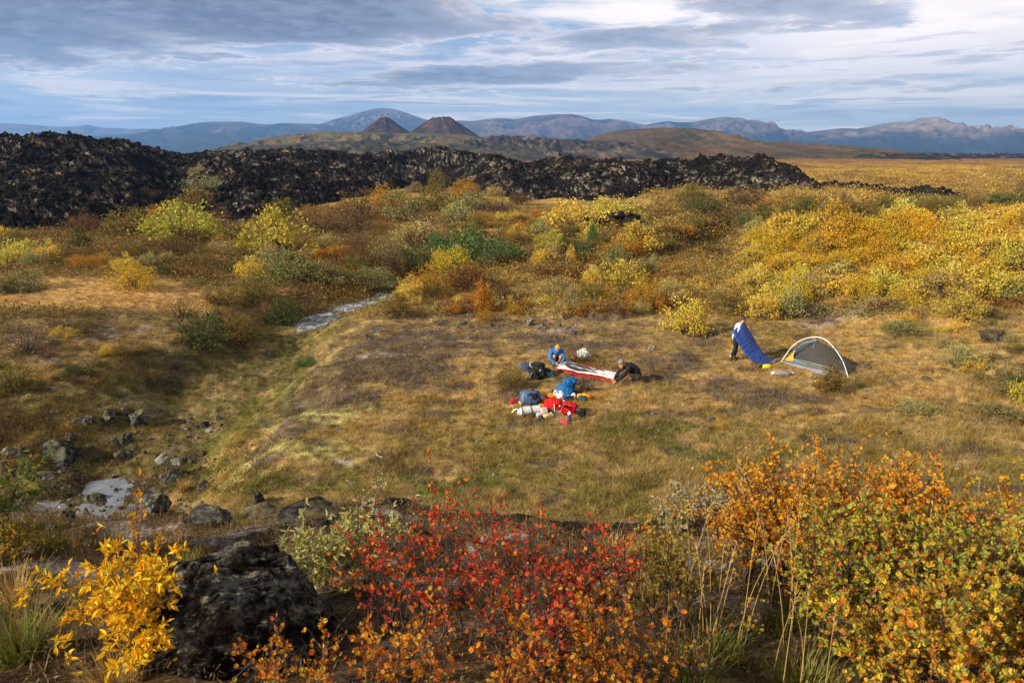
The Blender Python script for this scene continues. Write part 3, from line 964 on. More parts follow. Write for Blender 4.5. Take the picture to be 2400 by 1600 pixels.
def quads_from(P, D, Nn, L, W):
    """diamond leaves: base at P, along D, blade normal Nn"""
    S = unit(np.cross(D, Nn)) * (W / 2)[:, None]
    T = P + D * L[:, None]; M = P + D * (L * 0.5)[:, None]
    V = np.stack([P, M - S, T, M + S], 1).reshape(-1, 3)
    F = np.arange(len(P) * 4).reshape(-1, 4)
    return V, F


def tubes(segs, k=4):
    """segs: list of (points (n,3), radii (n,)); returns one V,F for many open tubes"""
    Vs = []; Fs = []; off = 0
    for P, rd in segs:
        P = np.asarray(P, float); n_ = len(P)
        T = unit(np.gradient(P, axis=0))
        ref = np.array([0.3, 0.9, 0.1]); A = unit(np.cross(T, ref)); B = np.cross(T, A)
        a = np.arange(k) * 2 * np.pi / k
        ring = P[:, None, :] + (A[:, None, :] * np.cos(a)[None, :, None] + B[:, None, :] * np.sin(a)[None, :, None]) * np.asarray(rd)[:, None, None]
        Vs.append(ring.reshape(-1, 3))
        i = (np.arange(n_ - 1)[:, None] * k + np.arange(k)[None, :]); j = (np.arange(n_ - 1)[:, None] * k + (np.arange(k)[None, :] + 1) % k)
        Fs.append(np.stack([i, j, j + k, i + k], -1).reshape(-1, 4) + off); off += n_ * k
    return np.concatenate(Vs), np.concatenate(Fs)


def pick(pal, nn, g, jit=0.18):
    p = np.array(PAL[pal] if isinstance(pal, str) else pal)
    w_ = np.array([1.0] * len(p)); w_[0] = 2.0; w_[-1] = 0.6; w_ /= w_.sum()
    c = p[g.choice(len(p), nn, p=w_)]
    return c * g.uniform(1 - jit, 1 + jit, (nn, 1)) * g.uniform(0.93, 1.07, (nn, 3))


def shrub_proto(species, seed, style='dome', clumps=85, per=26, leaf=0.05, asp=0.5, sparse=1.0):
    """foliage and stems of a bush about 1 wide and 0.62 high"""
    g = np.random.default_rng(seed)
    H = 0.62
    th = g.uniform(0, 2 * np.pi, clumps); ph = np.arccos(g.uniform(0.02, 1.0, clumps))
    rr = np.where(g.random(clumps) < 0.72, g.uniform(0.78, 1.03, clumps), g.uniform(0.3, 0.8, clumps))
    dirs = np.stack([np.sin(ph) * np.cos(th), np.sin(ph) * np.sin(th), np.cos(ph)], -1)
    lob = 1 + 0.34 * fbm(dirs[:, 0] * 1.6 + seed, dirs[:, 1] * 1.6 + dirs[:, 2], seed, 3)
    C = dirs * (rr * lob)[:, None] * np.array([0.46, 0.46, H * 0.90]) + np.array([0, 0, 0.05])
    if style == 'upright':
        C[:, :2] *= 0.75; C[:, 2] *= g.uniform(0.85, 1.35, clumps)
    if style == 'mat':
        C[:, 2] *= 0.8
    C[:, 2] = np.maximum(C[:, 2], 0.03)
    cc = pick(species, clumps, g, 0.14)
    sg = np.array([0.058, 0.058, 0.050])
    off = g.normal(0, 1, (clumps, per, 3)) * sg
    Pp = (C[:, None, :] + off).reshape(-1, 3); Pp[:, 2] = np.maximum(Pp[:, 2], 0.0)
    outw = unit((C / np.array([0.46, 0.46, H])))
    D = unit(np.repeat(outw, per, 0) * 0.5 + g.normal(0, 0.65, (len(Pp), 3)) + np.array([0, 0, 0.55]))
    Nn = unit(g.normal(0, 1, (len(Pp), 3)) + np.array([0, 0, 0.5]))
    L = leaf * g.uniform(0.6, 1.35, len(Pp))
    V, F = quads_from(Pp, D, Nn, L, L * asp)
    lc = 0.62 * np.repeat(cc, per, 0) + 0.38 * pick(species, len(Pp), g, 0.25)
    fol = (V, F, np.repeat(lc, 4, 0))
    segs = []
    for q in range(0, clumps, 2):
        b = np.array([g.normal(0, 0.07), g.normal(0, 0.07), -0.06]); e = C[q]
        m_ = b * 0.5 + e * 0.5 + np.array([0, 0, -0.06]) * g.random() + g.normal(0, 0.02, 3)
        segs.append((np.array([b, m_, e, e + (e - m_) * 0.35]), np.array([0.011, 0.007, 0.004, 0.001])))
    sv, sf = tubes(segs, 3)
    bark = np.array([.075, .058, .050]) if species != 'twig' else np.array([.15, .12, .10])
    return fol, (sv, sf, np.tile(bark, (len(sv), 1)))


_proto = {}


def proto(species, style='dome', var=0):
    k = (species, style, var)
    if k in _proto:
        return _proto[k]
    seed = abs(sum(ord(ch) * (i + 3) for i, ch in enumerate(species + style)) * 13 + var * 101) % 99991
    kw = {}
    if style == 'twiggy':
        fol, st = shrub_proto(species, seed, 'dome', 110, 12, 0.034, 0.45)
    elif style == 'fine':
        fol, st = shrub_proto(species, seed, 'dome', 120, 26, 0.040, 0.42)
    else:
        fol, st = shrub_proto(species, seed, style)
    out_ = []
    for nm, (V, F, c), mt in (('foliage', fol, MAT_LEAF), ('stems', st, MAT_BARK)):
        o = nmesh(nm, V, F, mt, c, False)
        scene.collection.objects.unlink(o)
        out_.append(o)
    _proto[k] = out_
    return out_


def add_shrub(p, w_m, h_m, species, style, var, label, name='shrub', group=None, rz=None, cat='shrub'):
    r_ = empty(name, (p[0], p[1], p[2] - 0.04 * h_m), rng.uniform(0, 6.28) if rz is None else rz)
    r_.scale = (w_m, w_m, h_m / 0.62)
    tag(r_, label, cat, group)
    for o in proto(species, style, var):
        c_ = o.copy(); scene.collection.objects.link(c_); c_.parent = r_; c_.name = o.name.split('.')[0]
    return r_


def shrub(u, vb, wpx, hpx, species, label, style='dome', name='willow_shrub', group=None, lava_ok=False):
    p = hit(u, vb)
    s_ = px_per_m(p)
    return add_shrub(p, 1.22 * wpx / s_, 1.02 * hpx / s_, species, style, int(rng.integers(0, 3)), label, name, group)


B = 'birch_shrub'; Wl = 'willow_shrub'
SHRUBS = [
    # on and along the lava, left to right
    (464, 412, 38, 22, 'pale', 'small straw yellow bush highest on the left lava slope', 'dome', Wl),
    (478, 450, 90, 40, 'pale', 'tan straggly bush just below the small yellow bush on the lava', 'twiggy', Wl),
    (470, 486, 110, 38, 'olive', 'low olive brown bush strip at the foot of the lava gully', 'dome', B),
    (343, 468, 55, 26, 'brown', 'brown bush on the lava left of the lava gully', 'twiggy', B),
    (201, 550, 70, 46, 'rust', 'round dark red bush at the foot of the left lava', 'fine', B),
    (189, 584, 52, 46, 'dark', 'dark green upright bush below the round dark red bush', 'upright', Wl),
    (306, 548, 120, 56, 'olive', 'broad olive bush between the dark red bush and the lime bush', 'dome', B),
    (366, 516, 34, 30, 'orange', 'small red orange bush peeking over the lime bush', 'fine', B),
    (440, 560, 165, 76, 'lime', 'big pale lime green willow under the left lava', 'dome', Wl),
    (519, 540, 52, 56, 'rust', 'dark brown twiggy bush right of the big pale lime willow', 'twiggy', B),
    (655, 590, 150, 92, 'lime', 'tall bright lime yellow willow, roundest in the scrub', 'dome', Wl),
    (660, 512, 72, 46, 'olive', 'olive bush behind the tall bright lime willow', 'dome', Wl),
    (765, 538, 150, 58, 'rust', 'wide dark rust thicket right of the bright lime willow', 'twiggy', B),
    (687, 662, 132, 70, 'sage', 'pale sage willow in front of the tall lime willow', 'dome', Wl),
    (750, 664, 100, 52, 'sage', 'grey green willow joined to the right of the pale sage one', 'fine', Wl),
    (735, 612, 62, 32, 'orange', 'small orange birch behind the grey green willow', 'fine', B),
    (565, 634, 52, 32, 'olive', 'low ochre bush left of the pale sage willow', 'fine', B),
    (425, 600, 105, 50, 'brown', 'rusty brown twig bush below the big lime willow', 'twiggy', B),
    (292, 612, 66, 36, 'rust', 'low rust bush above the orange topped bush on the flat', 'twiggy', B),
    (313, 676, 92, 56, 'gold', 'orange gold bush alone at the edge of the pale flat', 'fine', B),
    (61, 680, 90, 46, 'sage', 'sage green bush near the left edge beyond the pale flat', 'dome', Wl),
    (20, 690, 50, 30, 'dark', 'dark low bush at the left edge beside the sage bush', 'dome', Wl),
    (380, 640, 60, 22, 'dark', 'flat dark bush beyond the pale flat', 'mat', Wl),
    (470, 650, 90, 28, 'rust', 'purple brown low bush at the back of the pale flat', 'twiggy', B),
    (595, 706, 92, 58, 'olive', 'olive bush on the far side of the stream bend', 'fine', Wl),
    (520, 716, 78, 50, 'olive', 'olive green bush at the right end of the pale flat', 'fine', Wl),
    (663, 762, 82, 62, 'dark', 'dark grey green willow right beside the stream water', 'dome', Wl),
    (476, 812, 100, 82, 'dark', 'large dark sage willow on the left bank of the gully', 'dome', Wl),
    (561, 806, 84, 78, 'olive', 'olive willow with yellow tips on the left bank of the gully', 'fine', Wl),
    (430, 742, 70, 46, 'olive', 'greenish brown bush uphill of the large dark sage willow', 'twiggy', B),
    (527, 772, 60, 34, 'mixed', 'reddish low bush between the sage and olive gully willows', 'fine', B),
    (37, 915, 90, 68, 'olive', 'yellow speckled dark bush by the left edge above the rocks', 'fine', B),
    (68, 828, 110, 62, 'twig', 'leafless grey twig bush on the left slope', 'twiggy', B),
    (252, 834, 30, 28, 'yellow', 'tiny yellow bush beside the pale lichen patch', 'fine', Wl),
    (146, 793, 50, 26, 'lime', 'small yellow green tuft of willow on the left slope', 'dome', Wl),
    (110, 838, 40, 36, 'rust', 'small rust bush right of the grey twig bush', 'twiggy', B),
    (335, 828, 44, 28, 'olive', 'small olive bush right of the pale lichen patch', 'fine', Wl),
    (180, 880, 56, 34, 'dark', 'low green bush on the slope below the grey twig bush', 'mat', Wl),
    # middle of the picture
    (1024, 448, 54, 42, 'olive', 'pointed olive yellow bush standing on the lava edge', 'upright', Wl),
    (973, 450, 38, 22, 'sage', 'small grey green bush left of the pointed olive bush', 'dome', Wl),
    (902, 482, 76, 44, 'orange', 'burnt orange bush left of the large grey sage willow', 'fine', B),
    (946, 516, 86, 64, 'sage', 'large grey sage willow under the lava edge', 'dome', Wl),
    (1018, 494, 76, 54, 'olive', 'olive yellow willow right of the large grey sage one', 'dome', Wl),
    (1092, 458, 66, 34, 'orange', 'flat topped orange bush against the lava', 'fine', B),
    (1103, 494, 86, 48, 'sage', 'sage bush in front of the flat topped orange bush', 'dome', Wl),
    (1157, 460, 40, 24, 'pale', 'small pale bush right of the flat topped orange bush', 'dome', Wl),
    (1170, 498, 90, 42, 'brown', 'brown low thicket right of the sage bush below the lava', 'twiggy', B),
    (1218, 480, 48, 30, 'brown', 'tan brown bush at the lava edge near the black outcrop', 'fine', B),
    (1072, 518, 66, 42, 'pale', 'straw coloured willow in front of the olive yellow willow', 'dome', Wl),
    (841, 512, 110, 62, 'brown', 'deep brown thicket right of the dark rust thicket', 'twiggy', B),
    (834, 536, 96, 42, 'rust', 'rust red low thicket in front of the deep brown one', 'twiggy', B),
    (1344, 540, 134, 64, 'yellow', 'broad golden yellow willow left of the black outcrop', 'dome', Wl),
    (1439, 512, 112, 46, 'yellow', 'bright yellow willow behind the black outcrop', 'dome', Wl),
    (1288, 532, 56, 36, 'orange', 'orange bush left of the broad golden willow', 'fine', B),
    (980, 576, 106, 60, 'pale', 'round yellow sage willow left of the emerald bush', 'dome', Wl),
    (844, 586, 86, 44, 'brown', 'brown olive bush right of the tall lime willow', 'twiggy', B),
    (836, 620, 72, 48, 'rust', 'rusty orange bush left of the grey olive willow', 'fine', B),
    (912, 618, 84, 62, 'sage', 'grey olive willow between the rusty bush and dark sage willow', 'fine', Wl),
    (977, 638, 76, 62, 'dark', 'dark sage willow touching the emerald bush on its left', 'dome', Wl),
    (1100, 606, 130, 74, 'green', 'largest emerald green willow in the middle of the scrub', 'dome', Wl),
    (1172, 614, 90, 46, 'green', 'lower right emerald green willow beside the largest one', 'dome', Wl),
    (1026, 590, 62, 40, 'green', 'small emerald green willow left of the largest one', 'dome', Wl),
    (1055, 636, 86, 52, 'gold', 'bright orange gold bush in front of the emerald willow', 'fine', B),
    (1283, 584, 70, 38, 'lime', 'yellow olive willow right of the emerald willows', 'dome', Wl),
    (1212, 556, 48, 26, 'lime', 'small green yellow bush behind the emerald willows', 'dome', Wl),
    (1252, 544, 32, 26, 'green', 'small green bush below the broad golden willow', 'dome', Wl),
    (1388, 570, 26, 42, 'green', 'narrow upright green bush beside the black outcrop', 'upright', Wl),
    (1490, 586, 92, 58, 'lime', 'pale green willow in front of the black outcrop', 'dome', Wl),
    (1460, 598, 96, 36, 'orange', 'orange birch below the pale green willow', 'fine', B),
    (1263, 620, 40, 28, 'yellow', 'small round yellow bush above the red heath mound', 'dome', Wl),
    (1337, 618, 24, 36, 'yellow', 'thin upright yellow bush above the red heath mound', 'upright', Wl),
    (1361, 596, 38, 24, 'green', 'little green bush between the orange birch and olive willow', 'dome', Wl),
    (1443, 636, 60, 54, 'sage', 'tall silvery sage willow near the far stream', 'upright', Wl),
    (1456, 666, 96, 52, 'lime', 'yellow green willow in front of the tall silvery one', 'dome', Wl),
    (1526, 640, 28, 34, 'pale', 'small pale willow beside the far stream water', 'upright', Wl),
    (1388, 672, 46, 48, 'yellow', 'yellow willow at the right end of the red heath mound', 'dome', Wl),
    (1303, 640, 110, 26, 'rust', 'low brick red heath capping the turf mound', 'mat', B),
    (871, 672, 104, 48, 'sage', 'brownish sage willow above the stream pool', 'fine', Wl),
    (1099, 678, 92, 58, 'rust', 'rust orange birch in front of the emerald willows', 'fine', B),
    (1000, 688, 80, 62, 'orange', 'orange birch left of the rust orange birch', 'fine', B),
    (932, 742, 56, 52, 'olive', 'olive bush on the right bank of the stream', 'dome', Wl),
    (960, 700, 60, 44, 'yellow', 'yellowish bush above the olive bush by the stream', 'dome', Wl),
    (1133, 728, 48, 62, 'orange', 'upright orange tan bush beyond the meadow', 'upright', B),
    (1180, 702, 50, 36, 'brown', 'brownish bush behind the upright orange tan bush', 'fine', B),
    (1136, 752, 44, 28, 'orange', 'tiny orange bush at the meadow edge', 'fine', B),
    (1062, 732, 44, 24, 'orange', 'flat orange heath clump on the stony meadow edge', 'mat', B),
    (1195, 724, 22, 28, 'yellow', 'tiny upright yellow bush at the meadow edge', 'upright', Wl),
    (1514, 726, 84, 70, 'orange', 'orange grassy bush above the overhanging turf edge', 'fine', B),
    (1560, 708, 54, 50, 'pale', 'pale yellow willow right of the orange grassy bush', 'dome', Wl),
    (1390, 700, 60, 34, 'olive', 'low olive bush on the turf above the overhang', 'mat', Wl),
    # right hand side
    (1889, 512, 84, 48, 'olive', 'olive willow at the tip of the lava ridge', 'dome', Wl),
    (1739, 486, 100, 42, 'brown', 'dark ochre thicket under the right lava ridge', 'fine', B),
    (1811, 488, 46, 28, 'orange', 'orange bush against the right lava ridge', 'fine', B),
    (1624, 474, 60, 40, 'olive', 'olive bush climbing the lava between its two right lobes', 'dome', Wl),
    (1648, 502, 80, 42, 'dark', 'dark green willow below the olive bush on the lava', 'dome', Wl),
    (1746, 522, 46, 26, 'green', 'bright green low bush in the hollow below the right lava', 'mat', Wl),
    (1606, 496, 40, 40, 'rust', 'dark red bush left of the dark green willow', 'twiggy', B),
    (1610, 782, 88, 80, 'yellow', 'round yellow willow alone at the end of the trail', 'dome', Wl),
    (1852, 742, 70, 64, 'pale', 'pale yellow willow behind the standing woman', 'upright', Wl),
    (1780, 742, 80, 62, 'yellow', 'bright yellow willow left of the pale one behind the woman', 'dome', Wl),
    (1702, 730, 90, 50, 'olive', 'olive gold bush left of the bright yellow willow', 'fine', B),
    (2372, 640, 100, 80, 'lime', 'lime yellow willow at the right edge of the bank', 'dome', Wl),
    (2246, 746, 96, 60, 'lime', 'yellow sage willow on the lumpy ground right of the tent', 'fine', Wl),
    (2256, 862, 90, 54, 'pale', 'straw and green bush right of the tent', 'fine', Wl),
    (2372, 910, 80, 56, 'dark', 'dark green bush at the right edge above the meadow', 'fine', Wl),
    (2120, 782, 84, 32, 'sage', 'low sage bush on the grass beyond the tent', 'mat', Wl),
    (2348, 978, 110, 30, 'sage', 'low spreading sage bush at the right edge of the meadow', 'mat', Wl),
    (2330, 700, 70, 60, 'yellow', 'yellow bush below the lime willow at the right edge', 'dome', Wl),
    (2320, 800, 60, 40, 'brown', 'brown twig bush above the straw and green bush', 'twiggy', B),
    (2070, 726, 60, 30, 'rust', 'small red brown heath at the foot of the bank', 'mat', B),
    (2144, 962, 84, 26, 'pale', 'low grassy mound bush on the meadow right of the tent', 'mat', Wl),
    (1941, 922, 74, 60, 'mixed', 'small orange and green bush in front of the tent', 'upright', B),
    (1198, 908, 68, 52, 'olive', 'round mustard green bush beside the dark backpack', 'fine', Wl),
    (1360, 850, 70, 36, 'mixed', 'thin orange brown bush right of the crumpled white bag', 'twiggy', B),
    (720, 856, 60, 24, 'green', 'low green bush on the right bank of the gully', 'mat', Wl),
]
for (u, vb, wp, hp, sp, lab, sty, nm) in SHRUBS:
    shrub(u, vb, wp, hp, sp, lab, sty, nm)

# the golden thicket on the right bank and the mixed scrub between meadow and lava: many shrubs alike
def mass(poly, n_max, min_px, sizes, species, name, label_fn, group_fn, seed):
    g = np.random.default_rng(seed); kept = []
    poly = np.array(poly, float); x0, y0 = poly.min(0); x1, y1 = poly.max(0)

    def inside(x, y):
        c_ = False; j = len(poly) - 1
        for i in range(len(poly)):
            if ((poly[i, 1] > y) != (poly[j, 1] > y)) and (x < (poly[j, 0] - poly[i, 0]) * (y - poly[i, 1]) / (poly[j, 1] - poly[i, 1]) + poly[i, 0]):
                c_ = not c_
            j = i
        return c_
    tries = 0
    while len(kept) < n_max and tries < 6000:
        tries += 1
        u = g.uniform(x0, x1); v = g.uniform(y0, y1)
        if not inside(u, v): continue
        mp = min_px * (0.5 + 0.5 * (v - y0) / max(y1 - y0, 1))
        if any(math.hypot((u - a), (v - b) * 2.0) < mp for a, b in kept): continue
        kept.append((u, v))
    kept.sort(key=lambda q: q[1])
    for (u, v) in kept:
        p = hit(u, v); s_ = px_per_m(p)
        nz = float(fbm(p[0] / 6, p[1] / 6, seed, 2)) + g.normal(0, 0.25)
        sp = species[int(np.clip((nz + 0.75) / 1.5 * len(species), 0, len(species) - 1))]
        wm = g.uniform(*sizes); hm = wm * g.uniform(0.36, 0.62)
        st_ = 'fine' if sp in ('orange', 'gold', 'olive', 'rust') else ('twiggy' if sp in ('brown',) else 'dome')
        add_shrub(p, wm, hm, sp, st_, int(g.integers(0, 3)), label_fn(sp), name, group_fn(sp), None)


WORD = {'yellow': 'yellow', 'gold': 'deep gold', 'lime': 'lime green', 'pale': 'pale straw', 'olive': 'olive', 'orange': 'orange', 'rust': 'rust red', 'brown': 'brown',
        'sage': 'sage green', 'dark': 'dark green'}
mass([(1740, 705), (1745, 640), (1735, 585), (1760, 548), (1900, 530), (2080, 520), (2400, 500), (2400, 700), (2260, 690), (2180, 725), (2000, 728), (1800, 722)], 105, 44, (1.5, 2.7),
     ['gold', 'yellow', 'gold', 'yellow', 'pale', 'yellow', 'gold', 'olive'], 'willow_shrub',
     lambda s_: WORD[s_] + ' willow in the dense thicket covering the right bank', lambda s_: WORD[s_] + ' willows of the right bank thicket', 801)
mass([(0, 560), (200, 600), (520, 560), (620, 610), (800, 560), (1000, 520), (1260, 500), (1620, 500), (1640, 560), (1560, 585), (1400, 610), (1200, 620), (960, 650), (700, 670), (380, 640), (120, 640), (0, 650)], 125, 38, (1.1, 2.4),
     ['rust', 'brown', 'olive', 'olive', 'pale', 'sage', 'yellow', 'orange'], 'birch_shrub',
     lambda s_: WORD[s_] + ' low shrub in the mixed scrub below the lava', lambda s_: WORD[s_] + ' low shrubs of the mixed scrub', 802)
mass([(1640, 500), (1760, 505), (1950, 500), (2300, 480), (2400, 470), (2400, 500), (2000, 530), (1720, 540)], 40, 40, (1.4, 2.6),
     ['olive', 'dark', 'brown', 'olive', 'dark', 'sage'], 'birch_shrub',
     lambda s_: WORD[s_] + ' shrub in the hollow between the right lava and the bank', lambda s_: WORD[s_] + ' shrubs of the hollow by the right lava', 803)
mass([(960, 700), (1200, 690), (1500, 680), (1660, 660), (1700, 740), (1560, 735), (1450, 730), (1200, 745), (1000, 745)], 52, 34, (0.5, 1.2),
     ['orange', 'yellow', 'pale', 'olive', 'orange'], 'birch_shrub',
     lambda s_: 'small ' + WORD[s_] + ' bush on the grassy edge beyond the meadow', lambda s_: 'small ' + WORD[s_] + ' bushes along the meadow edge', 804)
mass([(2080, 720), (2400, 700), (2400, 980), (2300, 900), (2180, 800)], 22, 46, (0.5, 1.1),
     ['pale', 'yellow', 'sage', 'olive'], 'willow_shrub',
     lambda s_: 'small ' + WORD[s_] + ' bush on the lumpy rise right of the tent', lambda s_: 'small ' + WORD[s_] + ' bushes right of the tent', 805)
mass([(0, 740), (160, 760), (400, 760), (440, 860), (300, 930), (0, 960)], 20, 50, (0.4, 0.9),
     ['olive', 'brown', 'dark', 'yellow'], 'birch_shrub',
     lambda s_: 'small ' + WORD[s_] + ' bush on the slope left of the gully', lambda s_: 'small ' + WORD[s_] + ' bushes left of the gully', 806)

# ------------------------------------------------------------------ low scrub nobody could count
def scrub_stuff(name, nn, u0, u1, v0, v1, size, seed, palette_fn, per=22, pw=1.0):
    g = np.random.default_rng(seed)
    us = g.uniform(u0, u1, nn); vs = v0 + (v1 - v0) * g.random(nn) ** pw
    Pp, ok = hits(us, vs, ground_h); Pp = Pp[ok]
    gl = lava_h(Pp[:, 0], Pp[:, 1]) < Pp[:, 2] - 0.02
    q, z_, w_ = gully(Pp[:, 0], Pp[:, 1])
    keep = gl & (q > 0.75) & (Pp[:, 1] > (25 if name == 'undergrowth' else 13))
    Pp = Pp[keep]
    col, ok = palette_fn(Pp, g); Pp = Pp[ok]; col = col[ok]
    k = len(Pp); S = g.uniform(*size, k) * (0.7 + 0.3 * np.clip(Pp[:, 1] / 50, 0.6, 3))
    off = g.normal(0, 1, (k, per, 3)) * np.array([0.42, 0.42, 0.16]); off[..., 2] = np.abs(off[..., 2]) * 1.7
    L = (Pp[:, None, :] + off * S[:, None, None]).reshape(-1, 3)
    D = unit(g.normal(0, 0.7, (len(L), 3)) + np.array([0, 0, 0.8])); Nn = unit(g.normal(0, 1, (len(L), 3)))
    ln = np.repeat(S, per) * g.uniform(0.11, 0.24, len(L))
    V, F = quads_from(L, D, Nn, ln, ln * 0.5)
    c_ = np.repeat(np.repeat(col, per, 0) * g.uniform(0.65, 1.35, (len(L), 1)), 4, 0)
    o = nmesh(name, V, F, MAT_GRASS, c_)
    tag(o, kind='stuff')


def pal_belt(P, g):
    n1 = fbm(P[:, 0] / 5, P[:, 1] / 5, 901, 3) + g.normal(0, .2, len(P)); n2 = fbm(P[:, 0] / 9, P[:, 1] / 9, 905, 2)
    cs = np.array([(.20, .075, .02), (.16, .10, .034), (.17, .13, .03), (.24, .17, .04), (.36, .24, .07), (.40, .22, .03), (.22, .20, .08)])
    i = np.clip(((n1 + 0.8) / 1.6 * len(cs)), 0, len(cs) - 1).astype(int)
    c_ = cs[i].copy()
    rt = sm(.25, .7, bank_mask(P[:, 0], P[:, 1])[0])
    hol = sm(6, 12, P[:, 0]) * (1 - rt) * sm(44, 52, P[:, 1]) * sm(95, 80, P[:, 1])
    c_ = c_ + (np.array([.115, .095, .026]) * g.uniform(.6, 1.4, (len(P), 1)) - c_) * (hol * .85)[:, None]
    c_ = c_ + (np.array([.46, .28, .045]) * g.uniform(.7, 1.2, (len(P), 1)) - c_) * (rt * 0.75)[:, None]
    lf = sm(-4, -14, P[:, 0])
    c_ = c_ + (np.array([.17, .10, .034]) - c_) * (lf * .5)[:, None]
    flat = np.hypot((P[:, 0] - at_z(230, 690, .6)[0]) / 9.5, (P[:, 1] - at_z(230, 690, .6)[1]) / 4.2) > 1.0
    thin = sm(33, 50, P[:, 1]) * (1 - .75 * sm(.0, .5, bank_mask(P[:, 0], P[:, 1])[0]) * sm(47, 40, P[:, 1]))
    return c_, flat & (g.random(len(P)) < .34 + .62 * thin)


def pal_plain(P, g):
    n1 = fbm(P[:, 0] / 14, P[:, 1] / 20, 911, 3) + g.normal(0, .25, len(P))
    cs = np.array([(.16, .11, .04), (.27, .17, .045), (.36, .24, .055), (.44, .31, .08), (.22, .12, .035)])
    return cs[np.clip(((n1 + 0.8) / 1.6 * len(cs)), 0, len(cs) - 1).astype(int)].copy(), np.ones(len(P), bool)


scrub_stuff('undergrowth', 19000, -120, 2520, 485, 745, (0.35, 0.9), 31, pal_belt, 30)
def pal_litter(P, g):
    c_ = ground_col(P[:, 0], P[:, 1], P[:, 2]) * g.uniform(0.35, 1.5, (len(P), 1))
    k = g.random(len(P)); c_[k < .16] = np.array([.045, .032, .02]); c_[k > .88] = np.array([.46, .31, .10]); c_[(k > .80) & (k < .86)] = np.array([.11, .125, .03]); c_[(k > .74) & (k < .80)] = np.array([.26, .11, .025])
    return c_, (P[:, 1] < 50)


def pal_left(P, g):
    n1 = fbm(P[:, 0] / 2.5, P[:, 1] / 2.5, 921, 3) + g.normal(0, .3, len(P))
    cs = np.array([(.055, .045, .022), (.085, .09, .028), (.13, .105, .03), (.17, .085, .025), (.11, .11, .035), (.24, .17, .045)])
    flat = np.hypot((P[:, 0] - at_z(230, 690, .6)[0]) / 9.5, (P[:, 1] - at_z(230, 690, .6)[1]) / 4.2) > 1.0
    return cs[np.clip(((n1 + .8) / 1.6 * len(cs)), 0, len(cs) - 1).astype(int)].copy(), flat & (fbm(P[:, 0] / 3, P[:, 1] / 3, 925, 2) + g.normal(0, .25, len(P)) > -.12)


scrub_stuff('ground_cover', 7500, -100, 620, 735, 1160, (0.10, 0.30), 34, pal_left, 20)
scrub_stuff('litter', 15000, -80, 2480, 690, 1200, (0.06, 0.19), 33, pal_litter, 14)
scrub_stuff('undergrowth', 6000, 1500, 2520, 392, 560, (0.6, 1.2), 32, pal_plain, 16)
# ------------------------------------------------------------------ water in the gully
def water_strip(pts, half, lift, seed, mat=None):
    C_ = np.array([at_z(u, v, z) for u, v, z in pts]); C_ = curve0(C_, 60)
    d = unit(np.gradient(C_[:, :2], axis=0)); nn = np.stack([-d[:, 1], d[:, 0]], -1); t = np.linspace(-1, 1, 14)
    s_ = np.linspace(0, 1, 60); hw = half * np.minimum(1, 6 * np.minimum(s_, 1 - s_) + .1) * (1 + .3 * perlin(s_ * 6, s_ * 0, seed))
    X = C_[:, 0:1] + nn[:, 0:1] * hw[:, None] * t; Y = C_[:, 1:2] + nn[:, 1:2] * hw[:, None] * t
    q, gz_, gw_ = gully(C_[:, 0], C_[:, 1]); Z = np.repeat((gz_ + lift)[:, None], 14, 1)
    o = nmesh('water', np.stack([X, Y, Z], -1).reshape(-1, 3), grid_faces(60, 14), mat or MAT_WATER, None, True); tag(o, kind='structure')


def curve0(pts, k):
    s_ = np.concatenate([[0], np.cumsum(np.linalg.norm(np.diff(pts, axis=0), axis=1))]); t = np.linspace(0, s_[-1], k)
    return np.stack([np.interp(t, s_, pts[:, i]) for i in range(3)], -1)


water_strip([(40, 1252, -1.65), (110, 1228, -1.65), (190, 1203, -1.62), (262, 1160, -1.58), (310, 1118, -1.52)], 2.1, .012, 3, MAT_POOL)
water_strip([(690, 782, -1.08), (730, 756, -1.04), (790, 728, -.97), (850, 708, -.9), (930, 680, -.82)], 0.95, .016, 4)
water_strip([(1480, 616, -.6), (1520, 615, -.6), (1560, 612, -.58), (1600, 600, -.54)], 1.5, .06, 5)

# ------------------------------------------------------------------ rocks
m, n = new_mat('basalt')
a = n.n('ShaderNodeAttribute'); a.attribute_name = 'Col'
tc = n.n('ShaderNodeTexCoord').outputs['Object']
f1 = n.noise(tc, 14.0, 7, 0.7); f2 = n.noise(tc, 55.0, 4, 0.7)
k = n.mul(n.smooth(f1, 0.3, 0.7, 0.6, 1.4), n.smooth(f2, 0.3, 0.7, 0.7, 1.3))
MAT_ROCK = finish(m, n, n.vmath('MULTIPLY', a.outputs[0], n.comb(k, k, k)), 0.92, n.add(f1, n.mul(f2, 0.4)), 0.03, 0.2)


def ico(sub):
    import bmesh
    bm = bmesh.new(); bmesh.ops.create_icosphere(bm, subdivisions=sub, radius=1.0)
    V = np.array([v.co[:] for v in bm.verts]); F = np.array([[v.index for v in f.verts] for f in bm.faces]); bm.free()
    return V, F


_ico = {s_: ico(s_) for s_ in (3, 4)}


def n3(V, sc, seed, o=4):
    return (fbm(V[:, 0] * sc + V[:, 2] * sc * .7, V[:, 1] * sc - V[:, 2] * sc * .6, seed, o) + fbm(V[:, 1] * sc + 3, V[:, 2] * sc * 1.1 - V[:, 0] * sc * .5, seed + 9, o)) * 0.7


